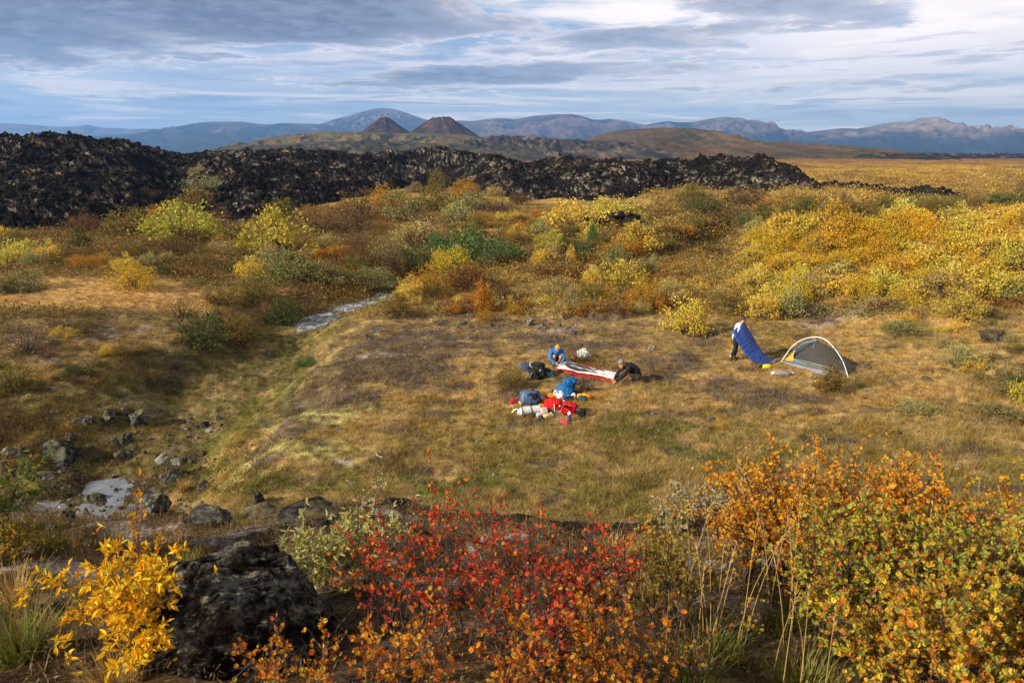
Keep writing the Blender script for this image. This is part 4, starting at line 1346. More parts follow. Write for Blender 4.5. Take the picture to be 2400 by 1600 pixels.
def rock_mesh(seed, sub=3, facets=15, rough=0.21):
    g = np.random.default_rng(seed); V, F = _ico[sub]; V = V.copy()
    for _ in range(facets):                       # chop flat facets
        nrm = unit(g.normal(0, 1, 3) + np.array([0, 0, .3])); d = g.uniform(0.48, 0.80)
        t = V @ nrm - d; V = V - np.clip(t, 0, None)[:, None] * nrm
    from mathutils import noise as mn
    fr = np.array([mn.fractal(Vector((v[0] * 2.2 + seed % 97, v[1] * 2.2, v[2] * 2.2)), .9, 2.1, 5) for v in V]); ce = np.array([mn.voronoi(Vector((v[0] * 3.4, v[1] * 3.4 + seed % 53, v[2] * 3.4)))[0][0] for v in V])
    V = V * (1 + rough * .9 * fr + rough * .8 * (ce - .4))[:, None]
    return V, F


def rock(u, vb, wpx, hpx, tone, label, name='rock', seed=None, lichen=0.3, z_sink=0.75, depth=0.9):
    seed = seed if seed is not None else int(u * 7 + vb * 3)
    p = hit(u, vb); s_ = px_per_m(p); w_ = wpx / s_ * .92; h_ = hpx / s_ * 1.05
    V, F = rock_mesh(seed, 4 if wpx > 28 else 3)
    V = V * np.array([w_ / 1.75, w_ * depth / 1.75, h_ / 1.35]); V[:, 2] += h_ * (0.5 - z_sink * .5)
    ang_ = np.random.default_rng(seed).uniform(0, 3.1); c_, s2 = math.cos(0.3 * ang_), math.sin(0.3 * ang_)
    V = np.stack([V[:, 0] * c_ - V[:, 1] * s2, V[:, 0] * s2 + V[:, 1] * c_, V[:, 2]], -1)
    U = V / max(w_, 1e-3)
    col = np.tile(np.array(tone), (len(V), 1)) * (1 + 0.3 * np.clip(n3(U, 4, seed + 5), -1, 1))[:, None]
    lm = sm(0.05, 0.30, n3(U, 6.5, seed + 7)) * (lichen + .15)
    mo = sm(0.15, 0.4, n3(U, 2.5, seed + 17)) * sm(.1, .5, V[:, 2] / max(h_, .01))
    col = col + (np.array([.15, .13, .05]) - col) * (mo * .6)[:, None]
    col = col + (np.array([.30, .29, .22]) - col) * lm[:, None]
    o = nmesh(name, V, F, MAT_ROCK, col, False)
    o.location = (p[0], p[1] + w_ * depth * 0.4, p[2] - 0.02)
    tag(o, label, 'rock')
    return o


G1 = (.105, .10, .10); G2 = (.05, .047, .046); G3 = (.028, .025, .024); GP = (.27, .25, .24); GB = (.10, .075, .06)
ROCKS = [
    (690, 1238, 190, 34, G3, 'long dark broken ledge between the black boulder and the meadow', .05), (590, 1216, 110, 26, GB, 'brown earthy block on the ledge left of centre', .1), (470, 1226, 120, 34, G2, 'dark mound of rock below the pale grass tuft', .2), (820, 1246, 120, 24, G3, 'dark crumbling ledge behind the red birch', .05),
    (247, 993, 48, 40, G2, 'dark rock left of the peaked boulder in the gully', .3), (318, 1003, 58, 44, G2, 'peaked grey brown boulder in the gully', .3),
    (286, 968, 34, 20, GB, 'brown stone behind the peaked boulder', .3),
    (510, 986, 22, 20, GP, 'pale grey stone beside the dark hollow in the green gully patch', .1), (490, 1010, 24, 10, GP, 'flat pale stone below the dark hollow', .1), (468, 1004, 44, 18, G3, 'black low lump added to stand for the dark hollow of the gully', .0),  # the black lump is added to stand for a shaded hollow
    (182, 992, 50, 20, G2, 'long dark rock left of the gully boulders', .3), (158, 1034, 34, 26, G2, 'angular grey rock above the big clinker block', .2),
    (258, 1040, 34, 18, G1, 'flat blue grey slab in the gully', .1), (290, 1046, 36, 38, G2, 'tilted dark slab beside the flat blue grey one', .1),
    (276, 1078, 48, 30, G2, 'dark rounded rock below the tilted slab', .2), (128, 1086, 92, 62, G3, 'big black clinker block on the left', .15),
    (135, 1110, 60, 30, G3, 'black clinker lump under the big clinker block', .1), (34, 1078, 48, 38, G2, 'blue black rock left of the big clinker block', .1),
    (42, 1122, 54, 40, G2, 'dark sloping rock below the blue black rock', .2), (93, 1124, 58, 16, G1, 'long flat grey slab above the left willow', .2),
    (116, 1152, 44, 28, G2, 'dark flat topped rock beside the left willow', .2), (8, 1070, 30, 26, GP, 'pale grey stone at the left edge', .1), (6, 1108, 30, 36, G3, 'black rock cut by the left edge', .1),
    (374, 1088, 44, 28, GP, 'pale rounded stone above the pool', .2), (410, 1094, 38, 30, GP, 'pale angular stone with a white face', .1), (446, 1090, 22, 24, GB, 'small brown stone right of the pale pair', .2),
    (400, 1128, 64, 36, G1, 'broad pale slab below the pale pair of stones', .4), (470, 1070, 24, 16, G2, 'small dark stone uphill of the pale pair', .2),
    (343, 1200, 88, 66, G2, 'large lichen covered boulder on the lip above the pool', 0.45), (474, 1156, 50, 40, GB, 'brown rock right of the pale grass tuft', .3),
    (602, 1184, 40, 42, G3, 'dark block at the earth bank', .1), (205, 1178, 54, 24, G2, 'rough dark stones at the far edge of the pool', .2), (150, 1220, 46, 30, G2, 'dark rock at the left edge of the pool', .2), (118, 1242, 40, 22, G2, 'low dark rock at the near left edge of the pool', .2),
    (240, 1202, 14, 10, G3, 'black stone standing in the pool', .0), (198, 1206, 22, 8, G1, 'flat stone awash in the pool', .0), (285, 1196, 18, 12, G3, 'black stone in the right side of the pool', .0),
    (883, 780, 32, 16, G1, 'grey stone on the meadow near the stream', .2), (856, 790, 16, 10, G1, 'smaller stone left of the grey meadow stone', .2),
    (790, 712, 24, 10, G1, 'flat stone at the upper end of the stream water', .2),
    (990, 1036, 22, 14, GB, 'brown stone on the meadow below the soil patch', .2), (970, 1038, 18, 12, GB, 'brownish stone left of the brown meadow stone', .2),
    (1528, 824, 22, 22, G1, 'round grey rock alone above the red edged sheet', .4), (1242, 764, 24, 26, G1, 'upright grey rock on the stony meadow edge', .5), (1274, 772, 30, 18, GB, 'brown rock beside the upright grey one', .3),
    (1310, 768, 20, 14, GB, 'brown stone right of the upright grey rock', .3), (1341, 782, 22, 16, G1, 'grey stone behind the crumpled white bag', .4), (1352, 764, 12, 8, GP, 'small pale stone uphill of the grey stone', .2),
    (1072, 770, 16, 12, G1, 'small stone at the stony meadow edge by the orange heath', .3), (1086, 762, 20, 16, G2, 'dark stone among the stony meadow edge', .3), (1100, 744, 22, 14, G1, 'grey stone between the heath clumps', .3),
    (1150, 766, 20, 14, G2, 'dark grey stone left of the upright grey rock', .3),
    (1675, 788, 26, 18, GB, 'tan boulder beside the trail near the woman', .4), (1666, 985, 22, 12, G1, 'grey stone on the meadow below the trail', .2), (1661, 1010, 22, 14, G2, 'dark stone in the green patch of the meadow', .2),
    (2028, 866, 26, 18, GB, 'brown rock right of the tent tail', .3), (2016, 872, 14, 9, G2, 'small dark rock at the tent tail', .1), (2174, 894, 28, 16, G2, 'dark stone on the meadow right of the tent', .3), (2222, 1040, 26, 20, G1, 'grey rock low on the right meadow', .3),
    (2107, 1018, 30, 10, G3, 'black flat lump added to stand for the dark hole in the green spot of the right meadow', .0), (1906, 889, 12, 10, GB, 'tan stone beside the small bush before the tent', .3), (2340, 800, 70, 36, GB, 'eroded brown earth rock at the right edge', .2),  # the black flat lump is added to stand for a dark hole
    (740, 1070, 14, 10, G2, 'tiny dark stone on the mossy slope', .1), (738, 1152, 14, 12, G3, 'tiny black stone near the earth bank', .0), (770, 1140, 16, 12, G1, 'tiny grey stone on the lower meadow', .2),
]
for (u, vb, wp, hp, t, lab, li) in ROCKS:
    rock(u, vb, wp, hp, t, lab, lichen=li)

# loose stones too small and too many to count
g = np.random.default_rng(77)
us = np.concatenate([g.uniform(0, 520, 900), g.uniform(960, 1420, 700), g.uniform(100, 2400, 900)])
vs = np.concatenate([g.uniform(960, 1200, 900), g.normal(765, 18, 700), g.uniform(740, 1150, 900)])
P, ok = hits(us, vs, ground_h); P = P[ok & (P[:, 1] < 60)]
S = 0.018 + 0.06 * g.random(len(P)) ** 3
col = np.array([.10, .09, .085]) * g.uniform(0.5, 2.0, (len(P), 1))
o = scatter_blocks('gravel', P + np.array([0, 0, .01]), S, col, TM, 78, MAT_ROCK); tag(o, kind='stuff')

# the lichen grown black boulder in the foreground
def boulder():
    m, n = new_mat('lichen_basalt'); a = n.n('ShaderNodeAttribute'); a.attribute_name = 'Col'; tc = n.n('ShaderNodeTexCoord').outputs['Object']
    s1 = n.noise(tc, 16, 9, .75); s2 = n.noise(tc, 48, 8, .75); s3 = n.noise(n.vmath('ADD', tc, (4, 2, 7)), 7, 9, .72)
    k = n.mul(n.smooth(s1, .36, .66, .35, 1.7), n.smooth(s2, .36, .64, .5, 1.5)); c = n.vmath('MULTIPLY', a.outputs[0], n.comb(k, k, k))
    c = n.mix(n.mul(n.smooth(s3, .53, .60), n.smooth(s2, .45, .56, 0, .75)), c, (.27, .26, .22)); c = n.mix(n.smooth(n.add(n.mul(s1, .6), n.mul(s2, .5)), .52, .43, 0, .9), c, (.012, .010, .009))
    mt = finish(m, n, c, .95, n.add(s1, n.mul(s2, .5)), .05, .15)
    V, F = ico(6); V = V.copy(); g = np.random.default_rng(12)
    for nrm, d in (((0, 0, 1), .66), ((.75, -.25, .6), .72), ((-.8, -.1, .5), .74), ((.2, -.95, .25), .74), ((-.5, -.8, .15), .78), ((.8, .5, .3), .75), ((-.2, .9, .4), .8), ((.45, -.6, .66), .74), ((-.45, -.35, .82), .70), ((.95, -.3, 0), .82)):
        nrm = unit(np.array(nrm, float)); t = V @ nrm - d; V = V - np.clip(t, 0, None)[:, None] * nrm * 0.92
    from mathutils import noise as mn
    fr = lambda sc, oct_, off: np.array([mn.fractal(Vector((v[0] * sc + off, v[1] * sc, v[2] * sc)), 1.0, 2.1, oct_) for v in V])
    cell = np.array([mn.voronoi(Vector(v * 4.2))[0][0] for v in V]); cell2 = np.array([mn.voronoi(Vector(v * 11.0))[0][0] for v in V])
    r1 = fr(1.3, 3, 0); r2 = fr(3.6, 5, 5); r3 = fr(13, 4, 9)
    V = V * (1 + 0.11 * r1 + 0.075 * r2 + 0.030 * r3 + 0.10 * (cell - .4) + 0.045 * (cell2 - .4))[:, None]
    pit = sm(0.45, 0.1, cell + .35 * cell2)
    col = np.tile(np.array([.026, .021, .019]), (len(V), 1)) * (1 + 0.7 * np.clip(r3, -.8, 1))[:, None]
    up = sm(-0.3, 0.6, V[:, 2])
    lm = sm(-0.05, 0.45, fr(2.2, 4, 21) + .3 * r3) * (0.3 + 0.7 * up) * (.35 + .65 * sm(.2, .6, cell2))
    col = col + (np.array([.21, .195, .165]) * (1 + .4 * np.clip(r3, -1, 1))[:, None] - col) * (lm * .7)[:, None]
    l2 = sm(0.25, 0.5, fr(5, 4, 31)) * up
    col = col + (np.array([.36, .34, .24]) - col) * (l2 * .65)[:, None]
    l3 = sm(0.1, 0.5, fr(1.6, 3, 41))
    col = col + (np.array([.065, .036, .024]) - col) * (l3 * .6)[:, None]
    V = V * np.array([.60, .50, .50])
    o = nmesh('boulder', V, F, mt, np.clip(col, .004, .6), False)
    x, y = -1.42, 2.98
    o.location = (x, y, float(ground_h(x, y)) + 0.03); o.rotation_euler = (0.06, 0.05, 0.25)
    tag(o, 'big black lava boulder crusted with grey lichen in the foreground', 'boulder')


boulder()

# ------------------------------------------------------------------ grass
def blades(P, H, lean, width, col, g, segs=1):
    k = len(P)
    a = g.uniform(0, 2 * np.pi, k); A = np.stack([np.cos(a), np.sin(a), 0 * a], -1)
    b = g.uniform(0, 2 * np.pi, k); Bv = np.stack([np.cos(b), np.sin(b), 0 * b], -1)
    tip = P + np.stack([0 * a, 0 * a, H], -1) + Bv * (H * lean)[:, None]
    W = A * (width / 2)[:, None]
    if segs == 1:
        V = np.stack([P - W, P + W, tip], 1).reshape(-1, 3); F = np.arange(3 * k).reshape(-1, 3)
        return V, [F], np.repeat(col, 3, 0)
    mid_ = P + np.stack([0 * a, 0 * a, H * 0.62], -1) + Bv * (H * lean * 0.30)[:, None]
    V = np.stack([P - W, P + W, mid_ - W * .75, mid_ + W * .75, tip], 1).reshape(-1, 3)
    i = np.arange(k)[:, None] * 5
    return V, [np.concatenate([i, i + 1, i + 3, i + 2], 1), np.concatenate([i + 2, i + 3, i + 4], 1)], np.repeat(col, 5, 0)


def meadow_grass(name, nn, box, seed, hgt, per, wid, vpow=1.0):
    g = np.random.default_rng(seed)
    us = g.uniform(box[0], box[1], nn); vs = box[2] + (box[3] - box[2]) * g.random(nn) ** vpow
    P, ok = hits(us, vs, ground_h); P = P[ok]
    q, z_, w_ = gully(P[:, 0], P[:, 1])
    P = P[(P[:, 1] > 9) & (P[:, 1] < 75) & (q > 0.9)]
    c_ = ground_col(P[:, 0], P[:, 1], P[:, 2])
    lum = c_.mean(1)
    n1 = fbm(P[:, 0] / 2.0, P[:, 1] / 2.0, 931, 3)
    dens = np.clip(0.25 + lum * 3.5 + 0.5 * n1, 0.08, 1)
    k = g.random(len(P)) < dens; P = P[k]; c_ = c_[k]; n1 = n1[k]
    P = np.repeat(P, per, 0) + np.concatenate([g.normal(0, 0.05, (len(P) * per, 2)), np.zeros((len(P) * per, 1))], 1)
    col = np.repeat(c_, per, 0) * np.repeat(g.uniform(0.5, 1.6, (len(c_), 1)), per, 0) * g.uniform(0.8, 1.35, (len(P), 1))
    straw = g.random(len(P)) < 0.18
    col[straw] = np.array([.52, .36, .14]) * g.uniform(.7, 1.1, (straw.sum(), 1))
    H = g.uniform(*hgt, len(P)) * np.repeat(0.75 + 0.6 * np.clip(n1 + .3, 0, 1), per)
    P[:, 2] -= 0.01
    V, F, C = blades(P, H, g.uniform(0.2, 1.4, len(P)), np.full(len(P), wid) * (0.6 + P[:, 1] / 40), np.clip(col, 0, .75), g)
    o = nmesh(name, V, F, MAT_GRASS, C); tag(o, kind='stuff')


meadow_grass('grass', 56000, (-100, 2500, 690, 1215), 41, (0.03, 0.13), 6, 0.012)
meadow_grass('grass', 2600, (-60, 2460, 700, 1200), 44, (0.10, 0.24), 34, 0.009)
meadow_grass('grass', 9000, (900, 2500, 690, 1180), 42, (0.10, 0.22), 7, 0.010)
meadow_grass('grass', 7000, (-50, 1000, 620, 900), 43, (0.06, 0.16), 7, 0.012)


def tuft(p, h_m, r_m, nb, pal, label, seed, stalks=0, stalk_h=0.0, name='grass_tuft', lean=0.8):
    g = np.random.default_rng(seed)
    r_ = empty(name, tuple(p)); tag(r_, label, 'grass tuft')
    k = nb; rr = r_m * 0.35 * np.sqrt(g.random(k)); a = g.uniform(0, 6.28, k)
    P = np.stack([rr * np.cos(a), rr * np.sin(a), np.full(k, -0.02)], -1)
    H = h_m * g.uniform(0.5, 1.1, k); out_ = g.uniform(0.1, lean, k)
    S_ = 5; V = []; t = np.linspace(0, 1, S_)
    dirv = np.stack([np.cos(a + g.normal(0, .5, k)), np.sin(a + g.normal(0, .5, k))], -1)
    wv_ = np.stack([-dirv[:, 1], dirv[:, 0]], -1)
    wid = h_m * 0.011 + 0.0012
    for j in range(S_):
        c_ = P.copy(); c_[:, :2] += dirv * (H * out_ * t[j] ** 2)[:, None]; c_[:, 2] += H * (t[j] - 0.32 * out_ * t[j] ** 2)
        ww = wid * (1 - t[j] * 0.92)
        L_ = c_.copy(); L_[:, :2] -= wv_ * ww; R_ = c_.copy(); R_[:, :2] += wv_ * ww
        V += [L_, R_]
    V = np.stack(V, 1).reshape(-1, 3); i = np.arange(k)[:, None] * (2 * S_)
    F = np.concatenate([np.concatenate([i + 2 * j, i + 2 * j + 1, i + 2 * j + 3, i + 2 * j + 2], 1) for j in range(S_ - 1)])
    col = pick(pal, k, g, .25)
    nmesh('blades', V, F, MAT_GRASS, np.repeat(col, 2 * S_, 0), False, r_)
    if stalks:
        segs = []; heads = []
        for q in range(stalks):
            a_ = g.uniform(0, 6.28); l_ = g.uniform(0.05, 0.30) * stalk_h; hh = stalk_h * g.uniform(0.7, 1.1); tt = np.linspace(0, 1, 7)
            b0 = np.array([g.normal(0, r_m * .25), g.normal(0, r_m * .25), 0])
            pts = b0 + np.stack([np.cos(a_) * l_ * tt ** 1.8, np.sin(a_) * l_ * tt ** 1.8, hh * tt * (1 - 0.05 * tt)], -1)
            segs.append((pts, np.full(7, 0.0018) * (1.2 - tt * .7)))
            for w2 in range(14):
                f_ = g.uniform(0.80, 1.0); c0 = pts[-1] * f_ + pts[-2] * (1 - f_) if f_ > .5 else pts[-1]
                c0 = pts[-2] + (pts[-1] - pts[-2]) * g.uniform(0, 1.0)
                heads.append((c0, unit(np.array([math.cos(a_), math.sin(a_), 1.2]) + g.normal(0, .4, 3))))
        sv, sf = tubes(segs, 3)
        hp_ = np.array([h_[0] for h_ in heads]); hd = np.array([h_[1] for h_ in heads])
        V, F = quads_from(hp_, hd, unit(g.normal(0, 1, hd.shape)), g.uniform(.012, .028, len(hd)), np.full(len(hd), .005))
        nmesh('stalks', np.concatenate([sv, V]), [sf, F + len(sv)], MAT_GRASS, np.concatenate([np.tile(np.array([.50, .33, .11]), (len(sv), 1)), np.tile(np.array([.52, .36, .15]), (len(V), 1))]), False, r_)
    return r_


def gp(x, y, dz=0.0):
    return np.array([x, y, float(ground_h(x, y)) + dz])


GREENGRASS = [(.16, .17, .035), (.24, .21, .04), (.10, .13, .03), (.34, .26, .07)]
TUFTS = [
    (hit(432, 1152), .42, .26, 260, 'straw', 'pale straw grass tuft with tall stalks on the left lip', 7, .62), (hit(505, 1150), .22, .22, 160, GREENGRASS, 'short green grass tuft right of the pale straw tuft', 0, 0),
    (hit(1165, 1176), .40, .30, 260, 'straw', 'golden spiky grass tuft above the earth bank', 5, .52), (hit(1250, 1184), .26, .4, 200, 'straw', 'low straw grass right of the golden spiky tuft', 12, .34), (hit(1320, 1186), .24, .35, 160, 'straw', 'thin straw grass fringe along the earth bank', 10, .30),
    (hit(560, 1215), .24, .3, 200, GREENGRASS, 'greenish grass tuft beside the black boulder', 4, .4), (hit(430, 1330), .2, .2, 120, GREENGRASS, 'small grass tuft left of the boulder top', 3, .42),
    (hit(120, 1300), .30, .35, 220, GREENGRASS, 'green grass clump below the pool', 6, .42), (hit(260, 1290), .26, .3, 180, GREENGRASS, 'grass clump right of the green clump below the pool', 4, .36), (hit(40, 1430), .30, .25, 220, 'straw', 'pale dry grass tuft at the left edge', 3, .3),
    (gp(-2.35, 2.75), .30, .28, 300, GREENGRASS, 'arching green and straw tuft at the lower left corner', 8, .45), (gp(-1.75, 2.5), .18, .3, 200, 'straw', 'dry grass under the yellow willow', 0, 0),
    (hit(1560, 1330), .18, .35, 240, GREENGRASS, 'green grass tuft left of the orange birch', 4, .6), (hit(1500, 1400), .16, .35, 220, 'straw', 'straw grass patch right of the red birch', 4, .35), (hit(1440, 1300), .22, .4, 220, 'straw', 'low straw grass behind the red birch', 4, .3),
    (gp(1.02, 2.95), .24, .4, 320, GREENGRASS, 'lush green tuft with tall golden stalks before the orange birch', 9, .92), (gp(0.80, 2.55), .22, .4, 320, GREENGRASS, 'nearest lush green tuft at the bottom edge', 5, .75), (gp(1.30, 2.50), .22, .4, 300, GREENGRASS, 'bright green tuft at the foot of the green and orange birch', 6, .6),
    (gp(1.55, 3.35), .22, .3, 240, GREENGRASS, 'tall golden grass standing in the orange birch', 6, 1.05), (gp(2.35, 3.2), .25, .25, 160, 'straw', 'golden stalks among the green and orange birch', 6, .85), (gp(2.6, 2.75), .25, .25, 160, 'straw', 'bent golden stalk grass at the right corner', 5, .85),
    (gp(2.9, 4.9), .34, .4, 260, 'straw', 'straw grass behind the orange birch', 10, .6), (gp(4.0, 5.0), .34, .5, 260, 'straw', 'straw grass at the right edge behind the birches', 12, .55), (gp(2.0, 5.2), .28, .4, 220, 'straw', 'straw grass between the silver willow and orange birch', 8, .5),
    (hit(1215, 830), .20, .2, 120, GREENGRASS, 'small green gold tuft left of the crouching person in blue', 0, 0), (hit(1835, 978), .2, .2, 110, GREENGRASS, 'green tuft on the meadow in front of the tent', 3, .3), (hit(2002, 1000), .22, .22, 120, 'straw', 'straw tuft on the meadow right of the small bush', 5, .4),
    (hit(2060, 770), .3, .4, 150, 'straw', 'tan grass hummock beyond the tent', 4, .4), (hit(1450, 1010), .18, .25, 120, GREENGRASS, 'yellow green tuft on the meadow right of the bottle', 0, 0), (hit(870, 1080), .2, .3, 120, GREENGRASS, 'dark grass tuft on the lower meadow', 4, .3),
    (hit(1440, 1078), .22, .5, 180, [(.10, .08, .035), (.14, .10, .04), (.2, .15, .05)], 'dark withered tussock on the lower meadow', 0, 0), (hit(1730, 1030), .16, .2, 90, GREENGRASS, 'green tuft beside the dark meadow stone', 0, 0),
]
for i, (p, h_, r_, nb, pl, lab, ns, sh) in enumerate(TUFTS):
    tuft(p, h_, r_, nb, pl, lab, 500 + i, ns, sh)

# heath, dead twigs and moss carpeting the foreground spur
g = np.random.default_rng(91)
N = 5200
X = g.uniform(-6.5, 6.5, N); Y = 1.6 + 5.6 * g.random(N) ** 0.8
n1 = fbm(X / 0.7, Y / 0.7, 941, 3); keepm = (g.random(N) < 0.45 + 0.8 * n1) & (np.hypot((X + 1.42) / .5, (Y - 3.28) / .45) > 1)
X, Y, n1 = X[keepm], Y[keepm], n1[keepm]; k_ = len(X); per = 22
Pc = np.stack([X, Y, ground_h(X, Y)], -1)
pal_ = np.array([(.13, .085, .05), (.10, .07, .045), (.17, .12, .045), (.10, .10, .035), (.24, .22, .17), (.20, .09, .035), (.30, .21, .08)])
cc = pal_[g.choice(7, k_, p=[.24, .2, .16, .12, .10, .08, .10])]
off = g.normal(0, 1, (k_, per, 3)) * np.array([.07, .07, .028]); off[..., 2] = np.abs(off[..., 2])
L = (Pc[:, None, :] + off).reshape(-1, 3); D = unit(g.normal(0, .6, L.shape) + np.array([0, 0, .8])); ln = g.uniform(.012, .05, len(L))
V, F = quads_from(L, D, unit(g.normal(0, 1, L.shape)), ln, np.minimum(ln * .35, .008))
o = nmesh('heath', V, F, MAT_GRASS, np.repeat(np.repeat(cc, per, 0) * g.uniform(.6, 1.5, (len(L), 1)), 4, 0)); tag(o, kind='stuff')
N = 9000
X = g.uniform(-6.5, 6.5, N); Y = 1.6 + 6.0 * g.random(N) ** 0.8; n1 = fbm(X / 1.1, Y / 1.1, 951, 3)
kk = (g.random(N) < 0.35 + 0.9 * n1); X, Y = X[kk], Y[kk]
P = np.repeat(np.stack([X, Y, ground_h(X, Y) - .01], -1), 5, 0) + np.concatenate([g.normal(0, .03, (len(X) * 5, 2)), np.zeros((len(X) * 5, 1))], 1)
col = pick([(.34, .23, .09), (.42, .29, .11), (.20, .17, .05), (.13, .13, .035), (.25, .13, .05)], len(P), g, .25)
V, F, C = blades(P, g.uniform(.05, .20, len(P)), g.uniform(.2, 1.2, len(P)), np.full(len(P), .0035), col, g, 2)
o = nmesh('grass', V, F, MAT_GRASS, C); tag(o, kind='stuff')
# ------------------------------------------------------------------ foreground shrubs, branch by branch
def leaf_lance(P, D, Nn, L, W):
    S = unit(np.cross(D, Nn)); N2 = np.cross(S, D)
    f = lambda t, s: P + D * (L * t)[:, None] + S * (W * s)[:, None] + N2 * (np.abs(s) * W * 0.35 - L * 0.25 * t * t)[:, None]
    V = np.stack([f(0, 0), f(.33, -.46), f(.68, -.40), f(1, 0), f(.68, .40), f(.33, .46)], 1).reshape(-1, 3)
    i = np.arange(len(P))[:, None] * 6
    return V, np.concatenate([np.concatenate([i, i + 1, i + 2, i + 3], 1), np.concatenate([i, i + 3, i + 4, i + 5], 1)]), 6


def leaf_disc(P, D, Nn, L, W):
    S = unit(np.cross(D, Nn)); N2 = np.cross(S, D)
    f = lambda t, s: P + D * (L * t)[:, None] + S * (W * s)[:, None] + N2 * (np.abs(s) * W * 0.25)[:, None]
    V = np.stack([f(0, 0), f(.25, -.42), f(.66, -.46), f(1, -.12), f(1, .12), f(.66, .46), f(.25, .42)], 1).reshape(-1, 3)
    i = np.arange(len(P))[:, None] * 7
    return V, np.concatenate([np.concatenate([i, i + 1, i + 2, i + 3], 1), np.concatenate([i, i + 3, i + 4], 1), np.concatenate([i, i + 4, i + 5, i + 6], 1)][:1] + [np.concatenate([i, i + 4, i + 5, i + 6], 1)]), 7


def fg_shrub(name, label, bases, height, spread, stems, leaf, pal, seed, lsize, lw, spacing=0.018, twigs=5, sub=3, bark=(.07, .05, .045), bare=0.0, tilt=(0, 0, 0), up=0.25, top_pal=None):
    g = np.random.default_rng(seed)
    base = np.mean(np.array(bases, float), 0)
    root = empty(name, tuple(gp(base[0], base[1])))
    tag(root, label, 'shrub')
    z0 = root.location.z
    segs = []; LP = []; LD = []

    def walk(p, d, length, r, level):
        k = max(4, int(length / 0.05)); st_ = length / k; pts = [p.copy()]
        for j in range(k):
            d = unit(d + g.normal(0, 0.16, 3) + np.array([0, 0, up * 0.25]))
            p = p + d * st_; pts.append(p.copy())
            f = (j + 1) / k
            if level == 0 and f > 0.25:
                for _ in range(g.poisson(twigs / k * 1.4)):
                    dd = unit(d + g.normal(0, 0.75, 3)); walk(p.copy(), dd, length * g.uniform(.28, .5) * (1.15 - f * .5), r * .5, 1)
            if level == 1:
                for _ in range(g.poisson(sub / k * 1.2)):
                    walk(p.copy(), unit(d + g.normal(0, .7, 3)), length * g.uniform(.3, .6), r * .55, 2)
            if (level >= 1 or f > 0.6) and g.random() > bare:
                nl = g.poisson(st_ / spacing / 3.0)
                for _ in range(nl):
                    nd_ = p - d * st_ * g.random()
                    for _q in range(int(g.integers(2, 5))):
                        LP.append(nd_ + g.normal(0, .002, 3)); LD.append(unit(d * 0.6 + g.normal(0, .7, 3) + np.array([0, 0, .25])))
        segs.append((np.array(pts), np.linspace(r, r * .35, len(pts))))
    for s_ in range(stems):
        b = np.array(bases[s_ % len(bases)], float) + g.normal(0, .06, 2)
        p = np.array([b[0], b[1], float(ground_h(b[0], b[1])) - .02])
        a = g.uniform(0, 6.28); o_ = spread * g.uniform(.15, 1.0)
        d = unit(np.array([math.cos(a) * o_, math.sin(a) * o_, 1.0]) + np.array(tilt))
        walk(p, d, height * g.uniform(.75, 1.15) * (1 + .25 * o_), 0.0065 * (height / .7), 0)
    loc = np.array(root.location)
    sv, sf = tubes(segs, 4)
    nmesh('branches', sv - loc, sf, MAT_BARK, np.tile(np.array(bark), (len(sv), 1)) * g.uniform(.7, 1.4, (len(sv), 1)), True, root)
    LP = np.array(LP); LD = np.array(LD); Nn = unit(g.normal(0, 1, LP.shape) + np.array([0, 0, .8]))
    L = lsize * g.uniform(.45, 1.4, len(LP))
    V, F, k = (leaf_lance if leaf == 'lance' else leaf_disc)(LP, LD, Nn, L, L * lw)
    c1 = pick(pal, len(LP), g, .2)
    if top_pal is not None:
        hgt = (LP[:, 2] - z0) / height; nz = fbm(LP[:, 0] * 4, LP[:, 1] * 4 + LP[:, 2] * 3, seed, 2)
        t_ = (hgt + .5 * nz > .62)
        c1[t_] = pick(top_pal, int(t_.sum()), g, .2)
    nmesh('foliage', V - loc, F, MAT_LEAF_NEAR, np.repeat(c1, k, 0), False, root)
    return root


RED = [(.56, .10, .014), (.62, .22, .018), (.46, .04, .02), (.64, .32, .025), (.30, .08, .02)]
ORED = [(.56, .19, .014), (.62, .30, .02), (.44, .09, .014), (.56, .38, .04)]
ORG = [(.72, .32, .016), (.76, .41, .026), (.66, .20, .012), (.50, .36, .05)]
GRO = [(.36, .36, .05), (.26, .31, .055), (.62, .36, .025), (.50, .42, .05), (.60, .17, .025), (.16, .22, .05)]
YWL = [(.82, .50, .016), (.86, .58, .035), (.76, .38, .012), (.62, .50, .04)]
GWL = [(.15, .21, .05), (.22, .25, .06), (.10, .15, .035), (.32, .28, .05)]
PWL = [(.46, .45, .17), (.54, .51, .25), (.38, .38, .11), (.56, .45, .07)]
SWL = [(.44, .40, .26), (.34, .32, .19), (.50, .44, .28), (.40, .30, .10)]
OLB = [(.46, .31, .035), (.36, .29, .04), (.54, .32, .03), (.22, .21, .04)]

